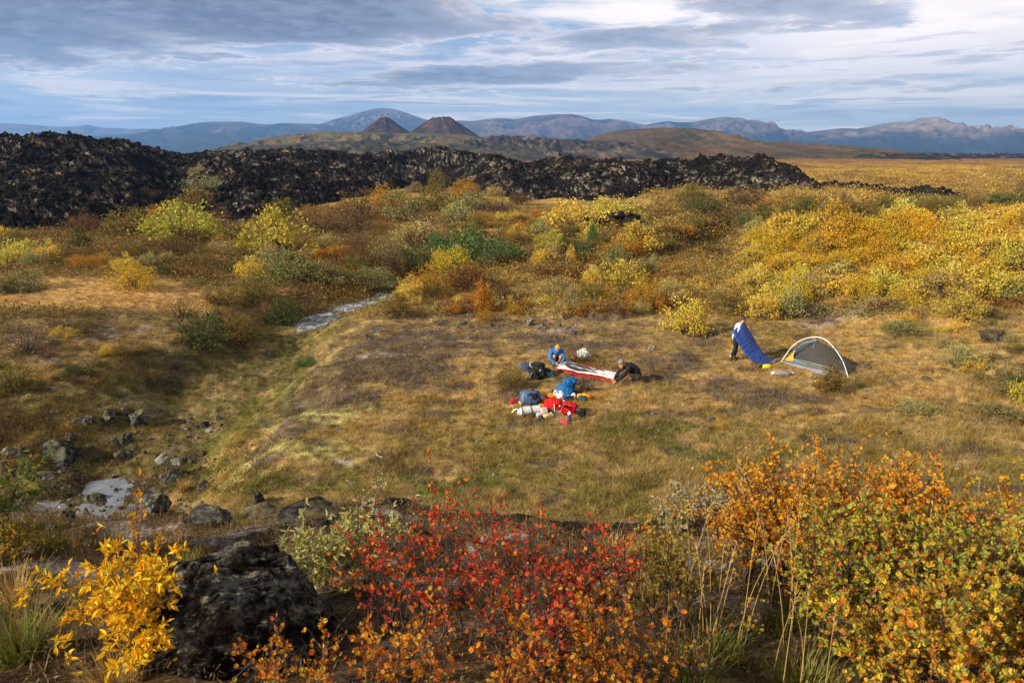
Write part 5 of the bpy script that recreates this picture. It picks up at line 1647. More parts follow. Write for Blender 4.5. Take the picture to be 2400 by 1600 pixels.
fg_shrub('birch_shrub', 'red dwarf birch spreading across the foreground centre', [(-.62, 3.15), (-.25, 2.95), (.05, 3.05), (.38, 3.1), (-.45, 2.6), (0.0, 2.55), (.15, 2.75), (.45, 2.85)], .62, .66, 52, 'disc', RED, 31, .018, .85, .026, 6, 3, top_pal=[(.58, .055, .018), (.62, .12, .016), (.48, .03, .03), (.64, .25, .02)])
fg_shrub('birch_shrub', 'orange red birch low in front of the black boulder', [(-1.02, 2.38), (-.90, 2.32), (-.8, 2.28)], .30, .6, 12, 'disc', ORED, 32, .018, .85, .022, 5, 3, bark=(.14, .11, .09))
fg_shrub('birch_shrub', 'orange brown birch at the bottom edge below the red birch', [(-.5, 2.15), (-.1, 2.1), (.25, 2.2), (.45, 2.35)], .42, .7, 30, 'disc', ORED, 33, .017, .85, .018, 6, 3)
fg_shrub('willow_shrub', 'bright yellow willow beside the black boulder', [(-1.78, 2.78), (-1.70, 2.70), (-1.90, 2.72)], .40, .72, 22, 'lance', YWL, 34, .037, .42, .018, 5, 2, bark=(.10, .07, .06))
fg_shrub('willow_shrub', 'thin yellow orange willow sprig taller than its neighbour', [(-2.12, 3.3)], .66, .2, 4, 'lance', [(.62, .30, .012), (.66, .38, .02), (.55, .22, .012)], 35, .042, .40, .032, 6, 1, bark=(.16, .08, .06))
fg_shrub('willow_shrub', 'leafy green willow cut by the left edge', [(-4.12, 4.6), (-4.05, 4.7), (-4.35, 4.5)], .66, .45, 30, 'lance', GWL, 36, .042, .42, .014, 7, 3)
fg_shrub('willow_shrub', 'low yellow green willow right of the leafy green one', [(-3.8, 4.6), (-3.6, 4.5)], .34, .7, 14, 'lance', OLB, 37, .03, .42, .018, 5, 2)
fg_shrub('willow_shrub', 'pale silver green willow behind the red birch', [(-1.15, 4.0), (-.98, 4.1), (-1.3, 3.95)], .46, .6, 22, 'lance', PWL, 38, .044, .36, .017, 6, 2)
fg_shrub('willow_shrub', 'single tall pale willow sprig rising against the meadow', [(-1.02, 4.45)], .80, .15, 3, 'lance', SWL, 39, .042, .36, .024, 4, 1)
fg_shrub('willow_shrub', 'silvery dry leaved willow at the earth bank', [(1.55, 6.0), (1.85, 6.1), (2.15, 6.0), (2.4, 6.1)], .38, .75, 40, 'lance', SWL, 40, .034, .40, .014, 5, 2)
fg_shrub('birch_shrub', 'sparse olive gold birch between the red and orange birches', [(.85, 3.3), (1.05, 3.2), (.95, 3.5)], .55, .5, 16, 'disc', OLB, 41, .018, .85, .020, 6, 3)
fg_shrub('birch_shrub', 'tall orange birch on the right, leftmost of its clump', [(1.6, 4.2), (1.85, 4.25), (1.9, 4.0), (2.15, 4.2)], .74, .45, 44, 'disc', ORG, 42, .019, .85, .014, 7, 3)
fg_shrub('birch_shrub', 'orange birch in the middle of the right clump', [(2.5, 4.3), (2.75, 4.4), (2.6, 4.1), (2.4, 4.0)], .68, .55, 44, 'disc', ORG, 43, .019, .85, .014, 7, 3)
fg_shrub('birch_shrub', 'orange birch at the right edge behind the green one', [(3.2, 4.5), (3.5, 4.6), (3.7, 4.3)], .60, .6, 34, 'disc', ORG, 44, .019, .85, .016, 7, 3)
fg_shrub('birch_shrub', 'green leaved birch with orange leaves in the right foreground', [(1.75, 3.1), (2.0, 3.15), (2.2, 3.0)], .62, .55, 42, 'disc', GRO, 45, .020, .88, .014, 7, 3)
fg_shrub('birch_shrub', 'green and gold birch at the right edge of the foreground', [(2.5, 3.2), (2.8, 3.3), (2.65, 3.0), (3.0, 3.2)], .60, .6, 46, 'disc', GRO, 46, .020, .88, .014, 7, 3)
fg_shrub('birch_shrub', 'orange gold birch nearest the bottom right corner', [(1.6, 2.5), (1.85, 2.45), (2.1, 2.5), (1.75, 2.25)], .44, .65, 44, 'disc', [(.62, .38, .025), (.30, .32, .05), (.66, .46, .04), (.22, .27, .05), (.58, .20, .02), (.60, .15, .03)], 47, .020, .88, .014, 7, 3)
fg_shrub('birch_shrub', 'bare twigged birch with few orange leaves at the bottom edge', [(.55, 2.5), (.7, 2.4)], .40, .6, 10, 'disc', ORED, 48, .018, .85, .03, 6, 3, bark=(.13, .10, .085), bare=.5)
# ------------------------------------------------------------------ the camp: materials
def cloth(name, rgb, rough=0.75, var=0.15, scale=30.0, bump=0.01, spec=0.25):
    return mat_plain(name, rgb, rough, var, scale, bump, spec)


M_SKIN = mat_plain('skin', (.52, .27, .18), .55, .08, 20, 0, .35)
M_HAIRB = mat_plain('blond_hair', (.48, .30, .11), .6, .25, 60); M_HAIRD = mat_plain('dark_hair', (.055, .030, .020), .55, .3, 60); M_BEARD = mat_plain('ginger_beard', (.50, .19, .04), .7, .25, 60)
M_BLUEJ = cloth('blue_jacket', (.022, .155, .47)); M_BLACK = cloth('black_fabric', (.014, .014, .015)); M_DGREY = cloth('dark_grey_fabric', (.06, .058, .06)); M_BROWNP = cloth('brown_trousers', (.055, .042, .034))
M_LBLUE = cloth('light_blue_shirt', (.50, .62, .72)); M_BOOT = cloth('brown_leather', (.075, .038, .028)); M_BEANIE = cloth('grey_knit', (.20, .20, .205)); M_EYE = mat_plain('eye', (.02, .015, .012), .2, 0)
M_RED = cloth('red_fabric', (.42, .010, .022)); M_WHITE = cloth('white_fabric', (.74, .74, .76), .6); M_MESHD = cloth('dark_lining', (.055, .045, .048)); M_QUILT = cloth('blue_quilt', (.022, .065, .30), .5, .12, 20, .01, .4)
M_YEL = cloth('yellow_fabric', (.62, .30, .012)); M_NEON = cloth('neon_yellow_fabric', (.72, .62, .02)); M_GREYF = cloth('grey_fabric', (.24, .245, .27)); M_TGREY = cloth('tent_floor', (.085, .087, .095), .55)
M_LILAC = cloth('groundsheet', (.42, .44, .52), .5); M_POLE = mat_plain('tent_pole', (.84, .86, .90), .35, .03, 10, 0, .5); M_CYAN = mat_plain('zip', (.05, .42, .62), .5, .05)
M_NAVY = cloth('navy_fabric', (.030, .060, .125)); M_MIDBLUE = cloth('mid_blue_fabric', (.055, .115, .24)); M_ROYAL = cloth('royal_blue_fabric', (.010, .125, .36)); M_SKYB = cloth('bright_blue_fabric', (.02, .20, .58))
M_REDP = cloth('red_pack_fabric', (.55, .012, .014)); M_ORANGE = cloth('orange_fabric', (.80, .20, .008)); M_AMBER = cloth('amber_fabric', (.78, .33, .012)); M_TEAL = cloth('teal_fabric', (.012, .085, .095)); M_PINK = cloth('pink_fabric', (.60, .028, .10))
M_FOAM = mat_plain('foam_mat', (.60, .63, .66), .45, .1, 18, .01, .4); M_PLASTW = mat_plain('white_plastic', (.80, .82, .84), .35, .05, 12, 0, .5); M_GREEN = mat_plain('green_print', (.12, .55, .02), .4, .05)
M_PURPLE = mat_plain('purple_bottle', (.085, .055, .15), .25, .1, 10, 0, .5); M_CREAM = mat_plain('cream_plastic', (.66, .52, .26), .5, .05); M_PEACH = mat_plain('peach_plastic', (.75, .40, .16), .45, .05); M_TURQ = cloth('turquoise_shoe', (.03, .42, .46)); M_PACKY = mat_plain('yellow_packet', (.76, .60, .20), .35, .1, 8, 0, .5); M_MINT = mat_plain('mint_print', (.25, .62, .48), .4, .05)
M_PKCLR = mat_plain('pink_food_bag', (.62, .30, .32), .25, .25, 14, 0, .5); M_PLUM = mat_plain('plum_food_bag', (.07, .035, .055), .3, .4, 14, 0, .5); M_ASH = mat_plain('charred_wood', (.022, .02, .019), .95, .4, 20); M_STEEL = mat_plain('trekking_pole', (.55, .56, .58), .3, .05, 10, 0, .5)


def screen_mat(name, rgb, alpha):
    m_, n_ = new_mat(name)
    p = n_.n('ShaderNodeBsdfPrincipled'); p.inputs['Base Color'].default_value = (*rgb, 1); p.inputs['Roughness'].default_value = .8
    t = n_.n('ShaderNodeBsdfTransparent'); x = n_.n('ShaderNodeMixShader'); x.inputs[0].default_value = alpha
    m_.node_tree.links.new(t.outputs[0], x.inputs[1]); m_.node_tree.links.new(p.outputs[0], x.inputs[2])
    o_ = n_.n('ShaderNodeOutputMaterial'); m_.node_tree.links.new(x.outputs[0], o_.inputs[0])
    return m_


M_NET = screen_mat('insect_net', (.045, .045, .05), .74)
M_CLEAR = screen_mat('clear_film', (.75, .72, .74), .45)


# ------------------------------------------------------------------ soft shapes
def capsule(p0, p1, r0, r1, k=12, m_=4):
    p0 = np.array(p0, float); p1 = np.array(p1, float); ax = p1 - p0; L = np.linalg.norm(ax) + 1e-9; T = ax / L
    ref = np.array([0, 0, 1.0]) if abs(T[2]) < .9 else np.array([1.0, 0, 0])
    A = unit(np.cross(T, ref)); Bv = np.cross(T, A); a = np.arange(k) * 2 * np.pi / k
    circ = A[None] * np.cos(a)[:, None] + Bv[None] * np.sin(a)[:, None]
    rings = []
    for j in range(m_ + 1):
        th = -np.pi / 2 * (1 - j / m_ * .98); rings.append(p0 + T * r0 * math.sin(th) + circ * r0 * max(math.cos(th), .02))
    for j in range(m_ + 1):
        th = np.pi / 2 * (j / m_ * .98); rings.append(p1 + T * r1 * math.sin(th) + circ * r1 * max(math.cos(th), .02))
    V = np.concatenate(rings); nr = len(rings)
    i = (np.arange(nr - 1)[:, None] * k + np.arange(k)[None]); j = (np.arange(nr - 1)[:, None] * k + (np.arange(k)[None] + 1) % k)
    F = [tuple(q) for q in np.stack([i, j, j + k, i + k], -1).reshape(-1, 4)]
    F.append(tuple(range(k - 1, -1, -1))); F.append(tuple((nr - 1) * k + np.arange(k)))
    return V, F


def ellipsoid(c, r, rot=None, sub=3, fn=None):
    V, F = _ico[sub]; V = V.copy()
    if fn is not None: V = fn(V)
    V = V * np.array(r)
    if rot is not None: V = V @ np.array(rot).T
    return V + np.array(c), [tuple(f) for f in F]


def fuse(name, pieces, mat, voxel=0.012, parent=None, wrinkle=0.0, seed=1, smooth_it=2):
    """melt overlapping volumes into one continuous skin"""
    V = []; F = []; o_ = 0
    for v, f in pieces:
        V.append(v); F += [tuple(int(q) + o_ for q in t) for t in f]; o_ += len(v)
    me = bpy.data.meshes.new('tmp'); me.from_pydata(np.concatenate(V).tolist(), [], F); me.update()
    ob = bpy.data.objects.new('tmp', me); scene.collection.objects.link(ob)
    r = ob.modifiers.new('r', 'REMESH'); r.mode = 'VOXEL'; r.voxel_size = voxel
    s_ = ob.modifiers.new('s', 'SMOOTH'); s_.iterations = smooth_it; s_.factor = .5
    dg = bpy.context.evaluated_depsgraph_get()
    nm = bpy.data.meshes.new_from_object(ob.evaluated_get(dg))
    bpy.data.objects.remove(ob); bpy.data.meshes.remove(me)
    if wrinkle:
        n_ = len(nm.vertices); co = np.empty(n_ * 3, np.float32); no = np.empty(n_ * 3, np.float32)
        nm.vertices.foreach_get('co', co); nm.vertices.foreach_get('normal', no); co = co.reshape(-1, 3); no = no.reshape(-1, 3)
        d = n3(co, 9.0, seed, 3) + .5 * n3(co * np.array([1, 1, 2.2]), 16.0, seed + 4, 2)
        nm.vertices.foreach_set('co', (co + no * (wrinkle * d)[:, None]).astype(np.float32).ravel())
    nm.materials.clear(); nm.materials.append(mat)
    nm.polygons.foreach_set('use_smooth', np.ones(len(nm.polygons), bool)); nm.update(); nm.name = name
    o = bpy.data.objects.new(name, nm)
    return link(o, parent)


def chain(pts, rad):
    return [capsule(a, b, r0, r1) for a, b, r0, r1 in zip(pts[:-1], pts[1:], rad[:-1], rad[1:])]


def hand(wrist, d, palm_n, grip=0.7, r=1.0):
    """palm, four unequal bent fingers and a thumb from the side of the palm"""
    w_ = np.array(wrist, float); d = unit(np.array(d, float)); nrm = unit(np.array(palm_n, float)); nrm = unit(nrm - d * (nrm @ d)); s_ = np.cross(d, nrm)
    out_ = [capsule(w_, w_ + d * .07 + s_ * .018, .024 * r, .020 * r), capsule(w_ + d * .01, w_ + d * .075 - s_ * .020, .022 * r, .019 * r)]
    for q, (off, ln) in enumerate(((-.032, .062), (-.011, .074), (.011, .078), (.031, .068))):
        b0 = w_ + d * .075 + s_ * off; b1 = b0 + unit(d + nrm * grip * .5) * ln * .5; b2 = b1 + unit(d * (1 - grip) + nrm * grip) * ln * .5
        out_ += [capsule(b0 - d * .02, b1, .0095 * r, .009 * r, 8), capsule(b1, b2, .009 * r, .0075 * r, 8)]
    t0 = w_ + d * .025 + s_ * .026; t1 = t0 + unit(s_ * .8 + d * .6 + nrm * .3) * .035; t2 = t1 + unit(d + nrm * .6) * .03
    return out_ + [capsule(t0, t1, .012 * r, .0105 * r, 8), capsule(t1, t2, .0105 * r, .008 * r, 8)]


def head_pieces(c, fwd, upv, s_=1.0):
    """skull, jaw, nose, ears, brow; returns pieces and a local frame"""
    c = np.array(c, float); f = unit(np.array(fwd, float)); u_ = unit(np.array(upv, float)); u_ = unit(u_ - f * (u_ @ f)); r_ = np.cross(f, u_)
    Rm = np.stack([r_, f, u_], 1)

    def at(x, y, z): return c + Rm @ (np.array([x, y, z]) * s_)
    pcs = [ellipsoid(at(0, -.008, .022), np.array([.076, .096, .095]) * s_, Rm), ellipsoid(at(0, .028, -.045), np.array([.058, .066, .072]) * s_, Rm),
           ellipsoid(at(0, .058, -.092), np.array([.028, .026, .022]) * s_, Rm), capsule(at(0, .088, .012), at(0, .108, -.028), .010 * s_, .015 * s_, 8),
           ellipsoid(at(.078, -.004, -.012), np.array([.010, .020, .030]) * s_, Rm), ellipsoid(at(-.078, -.004, -.012), np.array([.010, .020, .030]) * s_, Rm),
           capsule(at(-.030, .080, .026), at(.030, .080, .026), .013 * s_, .013 * s_, 8), capsule(at(-.018, .084, -.062), at(.018, .084, -.062), .009 * s_, .009 * s_, 8)]
    return pcs, at, Rm


def eyes(at, s_, body):
    for sx in (-.031, .031):
        V, F = ellipsoid(at(sx, .082, .006), (.011 * s_, .011 * s_, .009 * s_), None, 3)
        o = nmesh('eye', V, np.array(F), M_EYE, None, True, body)


def shift(o, p):
    """place a thing: parts were modelled about the origin"""
    o.location = tuple(p)


# ------------------------------------------------------------------ people
def person_blue():
    p = hit(1299, 858)
    r_ = empty('person', tuple(p)); tag(r_, 'person crouching in a blue jacket and shorts with short blond hair', 'person')
    shL, shR = (-.11, .03, .585), (.27, .05, .575); elL, elR = (-.17, -.14, .33), (.36, -.10, .33); haL, haR = (.055, -.30, .185), (.245, -.29, .19)
    hipL, hipR = (-.045, .24, .23), (.155, .25, .23); knL, knR = (-.005, -.13, .43), (.225, -.11, .39); anL, anR = (-.035, .035, .10), (.175, .045, .10)
    hd, at, Rm = head_pieces((.105, -.15, .735), (.04, -.80, -.60), (0, -.55, .80), 1.0)
    body = hd + chain([(.08, 0.02, .60), (.095, -.06, .655), (.10, -.12, .70)], [.075, .058, .056]) + chain([(.055, .25, .24), (.06, .20, .42), (.08, .06, .56)], [.13, .12, .13])
    for h_, k_, a_ in ((hipL, knL, anL), (hipR, knR, anR)):
        body += chain([h_, k_], [.082, .060]) + chain([k_, tuple((np.array(k_) * .55 + np.array(a_) * .45) + np.array([0, .025, 0])), a_], [.056, .056, .038])
    for s_, e_, h_ in ((shL, elL, haL), (shR, elR, haR)):
        body += chain([s_, e_, h_], [.055, .042, .027])
    body += hand(haL, (.75, -.35, -.25), (.3, .2, -.9)) + hand(haR, (-.70, -.40, -.25), (-.2, .2, -.9))
    b = fuse('body', body, M_SKIN, .009, r_)
    jk = chain([(.055, .25, .33), (.06, .17, .46), (.08, .05, .575)], [.145, .150, .155]) + [capsule(shL, shR, .085, .085)] + chain([(.085, .0, .60), (.095, -.07, .65)], [.085, .068])
    for s_, e_, h_ in ((shL, elL, haL), (shR, elR, haR)):
        h2 = np.array(e_) * .16 + np.array(h_) * .84
        jk += chain([s_, e_, tuple(h2)], [.080, .062, .044])
    fuse('jacket', jk, M_BLUEJ, .012, r_, .010, 3)
    sh = [capsule((-.02, .25, .24), (.13, .26, .24), .135, .135)]
    for h_, k_ in ((hipL, knL), (hipR, knR)):
        sh += chain([h_, tuple(np.array(h_) * .42 + np.array(k_) * .58)], [.10, .083])
    fuse('shorts', sh, M_BLACK, .012, r_, .006, 5)
    for a_ in (anL, anR):
        a_ = np.array(a_)
        fuse('shoe', [capsule(a_ + (0, .04, -.055), a_ + (-.01, -.16, -.065), .042, .038), capsule(a_ + (0, .02, -.01), a_ + (0, -.03, -.04), .048, .045)], M_TEAL, .012, r_)
    hr = [ellipsoid(at(0, -.022, .040), np.array([.085, .098, .093]), Rm)]
    hr += [capsule(at(sx, .06, .092), at(sx * 1.3, .085, .066), .024, .012, 8) for sx in (-.04, 0, .04)]
    fuse('hair', hr, M_HAIRB, .009, r_, .004, 9)
    eyes(at, 1.0, b)


def person_black():
    p = hit(1480, 897)
    r_ = empty('person', tuple(p)); tag(r_, 'bearded person crouching in a black jacket and grey beanie', 'person')
    shN, shF = (-.15, -.19, .585), (-.17, .19, .60); elN, elF = (-.34, -.22, .33), (-.42, .16, .36); haN, haF = (-.57, -.16, .125), (-.60, .04, .12)
    hipN, hipF = (.15, -.11, .25), (.15, .11, .25); knN, knF = (-.17, -.17, .36), (-.20, .17, .40); anN, anF = (.02, -.13, .10), (.06, .13, .10)
    hd, at, Rm = head_pieces((-.375, -.02, .705), (-.88, -.12, -.46), (-.4, 0, .9), 1.03)
    body = hd + chain([(-.14, 0, .60), (-.24, 0, .645), (-.34, -.01, .68)], [.08, .062, .06]) + chain([(.15, 0, .26), (.08, 0, .46), (-.08, 0, .575)], [.14, .13, .14])
    for h_, k_, a_ in ((hipN, knN, anN), (hipF, knF, anF)):
        body += chain([h_, k_], [.088, .064]) + chain([k_, tuple(np.array(k_) * .5 + np.array(a_) * .5 + np.array([.02, 0, 0])), a_], [.060, .058, .042])
    for s_, e_, h_ in ((shN, elN, haN), (shF, elF, haF)):
        body += chain([s_, e_, h_], [.058, .045, .029])
    body += hand(haN, (-.75, -.10, -.35), (.1, .1, -.95)) + hand(haF, (-.75, -.1, -.35), (.1, -.1, -.95))
    b = fuse('body', body, M_SKIN, .009, r_)
    jk = chain([(.17, 0, .30), (.10, 0, .46), (-.07, 0, .575)], [.165, .165, .165]) + [capsule(shN, shF, .092, .092)] + chain([(-.15, 0, .60), (-.25, 0, .645)], [.09, .070])
    for s_, e_, h_ in ((shN, elN, haN), (shF, elF, haF)):
        jk += chain([s_, e_, tuple(np.array(e_) * .15 + np.array(h_) * .85)], [.085, .066, .046])
    fuse('jacket', jk, M_BLACK, .012, r_, .010, 13)
    tr = [capsule((.16, -.08, .25), (.16, .08, .25), .145, .145)]
    for h_, k_, a_ in ((hipN, knN, anN), (hipF, knF, anF)):
        k2_ = np.array(h_) * .22 + np.array(k_) * .78
        tr += chain([h_, tuple(k2_)], [.108, .086]) + chain([tuple(np.array(k_) * .55 + np.array(a_) * .45 + np.array([.03, 0, 0])), a_], [.062, .055])
    fuse('trousers', tr, M_BROWNP, .012, r_, .007, 15)
    for a_ in (anN, anF):
        a_ = np.array(a_)
        fuse('boot', [capsule(a_ + (.05, 0, -.052), a_ + (-.17, 0, -.060), .046, .042), capsule(a_ + (.02, 0, .02), a_ + (0, 0, -.04), .052, .050)], M_DGREY, .012, r_)
    fuse('beard', [ellipsoid(at(0, .055, -.085), np.array([.062, .052, .060]) * 1.03, Rm), ellipsoid(at(0, .065, -.135), np.array([.040, .036, .050]) * 1.03, Rm), capsule(at(-.07, .01, -.05), at(-.05, .05, -.09), .018, .03, 8), capsule(at(.07, .01, -.05), at(.05, .05, -.09), .018, .03, 8)], M_BEARD, .009, r_, .004, 17)
    hat = fuse('beanie', [ellipsoid(at(0, -.012, .060), np.array([.094, .110, .092]) * 1.03, Rm), ellipsoid(at(0, -.010, .032), np.array([.096, .112, .030]) * 1.03, Rm)], M_BEANIE, .009, r_, .002, 19)
    fuse('band', [ellipsoid(at(0, -.008, .016), np.array([.098, .114, .018]) * 1.03, Rm)], M_BLACK, .008, hat)
    eyes(at, 1.03, b)


def person_woman():
    p = hit(1717, 843)
    r_ = empty('person', tuple(p)); tag(r_, 'standing person with dark hair in a light blue shirt lifting the blue quilt', 'person')
    shN, shF = (.10, -.17, 1.375), (.17, .17, 1.36); elN, elF = (-.02, -.30, 1.17), (.36, .22, 1.14); haN, haF = (.165, -.155, 1.475), (.405, .02, 1.315)
    hipN, hipF = (.03, -.09, .88), (.05, .09, .88); knN, knF = (.03, -.11, .47), (.135, .09, .49); anN, anF = (-.10, -.11, .10), (.11, .12, .10)
    hd, at, Rm = head_pieces((.275, -.005, 1.575), (.86, -.20, -.40), (.35, 0, .93), .98)
    body = hd + chain([(.14, 0, 1.38), (.20, 0, 1.45), (.25, 0, 1.53)], [.075, .054, .052]) + chain([(.04, 0, .92), (.08, 0, 1.12), (.13, 0, 1.32)], [.125, .11, .125])
    for h_, k_, a_ in ((hipN, knN, anN), (hipF, knF, anF)):
        body += chain([h_, k_], [.088, .058]) + chain([k_, tuple(np.array(k_) * .6 + np.array(a_) * .4 - np.array([.015, 0, 0])), a_], [.055, .056, .038])
    for s_, e_, h_ in ((shN, elN, haN), (shF, elF, haF)):
        body += chain([s_, e_, h_], [.050, .038, .025])
    body += hand(haN, (.45, .25, .8), (.5, .8, 0), .4) + hand(haF, (.45, -.55, .1), (.2, -.2, -.95), .9)
    b = fuse('body', body, M_SKIN, .010, r_)
    st_ = chain([(.04, 0, .90), (.08, 0, 1.10), (.125, 0, 1.32)], [.145, .135, .142]) + [capsule(shN, shF, .075, .075)]
    for s_, e_, h_ in ((shN, elN, haN), (shF, elF, haF)):
        st_ += chain([s_, e_, tuple(np.array(e_) * .30 + np.array(h_) * .70)], [.072, .056, .044])
    fuse('shirt', st_, M_LBLUE, .013, r_, .009, 23)
    tr = [capsule((.04, -.06, .90), (.04, .06, .90), .125, .125)]
    for h_, k_, a_ in ((hipN, knN, anN), (hipF, knF, anF)):
        tr += chain([h_, k_, tuple(np.array(k_) * .6 + np.array(a_) * .4 - np.array([.012, 0, 0])), tuple(np.array(a_) + (0, 0, .07))], [.104, .074, .068, .056])
    fuse('trousers', tr, M_BLACK, .013, r_, .007, 25)
    for a_ in (anN, anF):
        a_ = np.array(a_)
        bt = fuse('boot', [capsule(a_ + (-.04, 0, -.05), a_ + (.15, -.01, -.056), .044, .042), capsule(a_ + (-.01, 0, .06), a_ + (0, 0, -.03), .050, .050)], M_BOOT, .012, r_)
        fuse('sock', [capsule(a_ + (-.008, 0, .068), a_ + (-.008, 0, .085), .049, .049)], M_WHITE, .012, bt)
    fuse('hair', [ellipsoid(at(0, -.028, .034), np.array([.086, .098, .096]), Rm), ellipsoid(at(0, -.115, .035), np.array([.040, .036, .040]), Rm), capsule(at(-.05, .04, .088), at(.05, .04, .088), .03, .03, 8)], M_HAIRD, .009, r_, .004, 29)
    eyes(at, .98, b)


person_blue(); person_black(); person_woman()


# ------------------------------------------------------------------ cloth sheets
def sheet(name, P, thick, mat, parent=None, smooth=True, uvtile=None):
    """closed padded sheet from a grid of points P (nr,nc,3)"""
    nr, nc = P.shape[:2]
    du = np.gradient(P, axis=0); dv_ = np.gradient(P, axis=1); N_ = unit(np.cross(dv_, du))
    top = P + N_ * thick[..., None] if isinstance(thick, np.ndarray) else P + N_ * thick
    bot = P - (N_ * thick[..., None] if isinstance(thick, np.ndarray) else N_ * thick) * .6
    V = np.concatenate([top.reshape(-1, 3), bot.reshape(-1, 3)]); F = grid_faces(nr, nc); F2 = F[:, ::-1] + nr * nc
    def idx(i, j): return i * nc + j
    rim = [idx(0, j) for j in range(nc)] + [idx(i, nc - 1) for i in range(1, nr)] + [idx(nr - 1, j) for j in range(nc - 2, -1, -1)] + [idx(i, 0) for i in range(nr - 2, 0, -1)]
    rim = np.array(rim); nx_ = np.roll(rim, -1)
    F3 = np.stack([nx_, rim, rim + nr * nc, nx_ + nr * nc], -1)
    return nmesh(name, V, np.concatenate([F, F2, F3]), mat, None, smooth, parent)


def curve(pts, k):
    pts = np.array(pts, float); s_ = np.concatenate([[0], np.cumsum(np.linalg.norm(np.diff(pts, axis=0), axis=1))]); t = np.linspace(0, s_[-1], k)
    o = np.stack([np.interp(t, s_, pts[:, i]) for i in range(pts.shape[1])], -1)
    ker = np.hanning(max(3, k // 6) | 1); ker /= ker.sum(); h_ = len(ker) // 2
    pad = np.concatenate([2 * o[:1] - o[1:h_ + 1][::-1], o, 2 * o[-1:] - o[-h_ - 1:-1][::-1]])
    return np.stack([np.convolve(pad[:, i], ker, 'valid') for i in range(o.shape[1])], -1)


def c3(x, y): return 1680 + x / 6.533, 700 + y / 6.533
def c2(x, y): return 1180 + x / 6.533, 780 + y / 6.533
def c4(x, y): return 1180 + x / 10.69, 880 + y / 10.69


def quilt():
    w0 = hit(1717, 843); yw = w0[1]
    gR = hit(*c3(935, 950)); gL = hit(*c3(680, 1015))
    re = [c3(425, 350), c3(490, 470), c3(565, 600), c3(640, 720), c3(720, 830), c3(820, 900), c3(935, 952)]
    le = [c3(232, 485), c3(270, 585), c3(335, 700), c3(410, 815), c3(500, 925), c3(590, 985), c3(690, 1018), c3(800, 1030), c3(880, 1024)]
    yr = np.interp(np.linspace(0, 1, len(re)), [0, .75, 1], [yw + .02, gR[1] - .05, gR[1]]); yl = np.interp(np.linspace(0, 1, len(le)), [0, .6, .8, 1], [yw - .30, gL[1] - .05, gL[1], gR[1] - .30])
    Rr = curve([at_y(u, v, y) for (u, v), y in zip(re, yr)], 70); Ll = curve([at_y(u, v, y) for (u, v), y in zip(le, yl)], 70)
    t = np.linspace(0, 1, 30)[None, :, None]
    P = Ll[:, None, :] * (1 - t) + Rr[:, None, :] * t
    S_, T_ = np.meshgrid(np.linspace(0, 1, 70), np.linspace(0, 1, 30), indexing='ij')
    P[..., 1] -= .10 * np.sin(T_ * np.pi) * (1 - .5 * S_) + .035 * fbm(S_ * 3.2, T_ * 2.2, 19, 3) + .03 * np.sin(T_ * 11 + 2 * np.sin(S_ * 5)) * (1 - S_) ** .7
    P[..., 2] += .035 * fbm(S_ * 4 + 7, T_ * 2, 29, 2) * np.minimum(1, S_ * 5)
    P[..., 2] += .02 * np.sin(T_ * 9 + 3 * S_) * S_
    gz_ = ground_h(P[..., 0], P[..., 1]); P[..., 2] = np.maximum(P[..., 2], gz_ + .04)
    seam = np.abs(np.sin(S_ * np.pi * 15)) ** .5; cs = np.minimum(np.abs(T_ - .5) * 9, 1) ** .5
    th = .010 + .042 * seam * cs * np.minimum(1, 9 * np.minimum(T_, 1 - T_) + .25) + .006 * perlin(S_ * 22, T_ * 8, 5)
    o = sheet('quilt', P, th, M_QUILT)
    tag(o, 'blue quilted sleeping bag held up and trailing onto the grass', 'sleeping bag')


quilt()


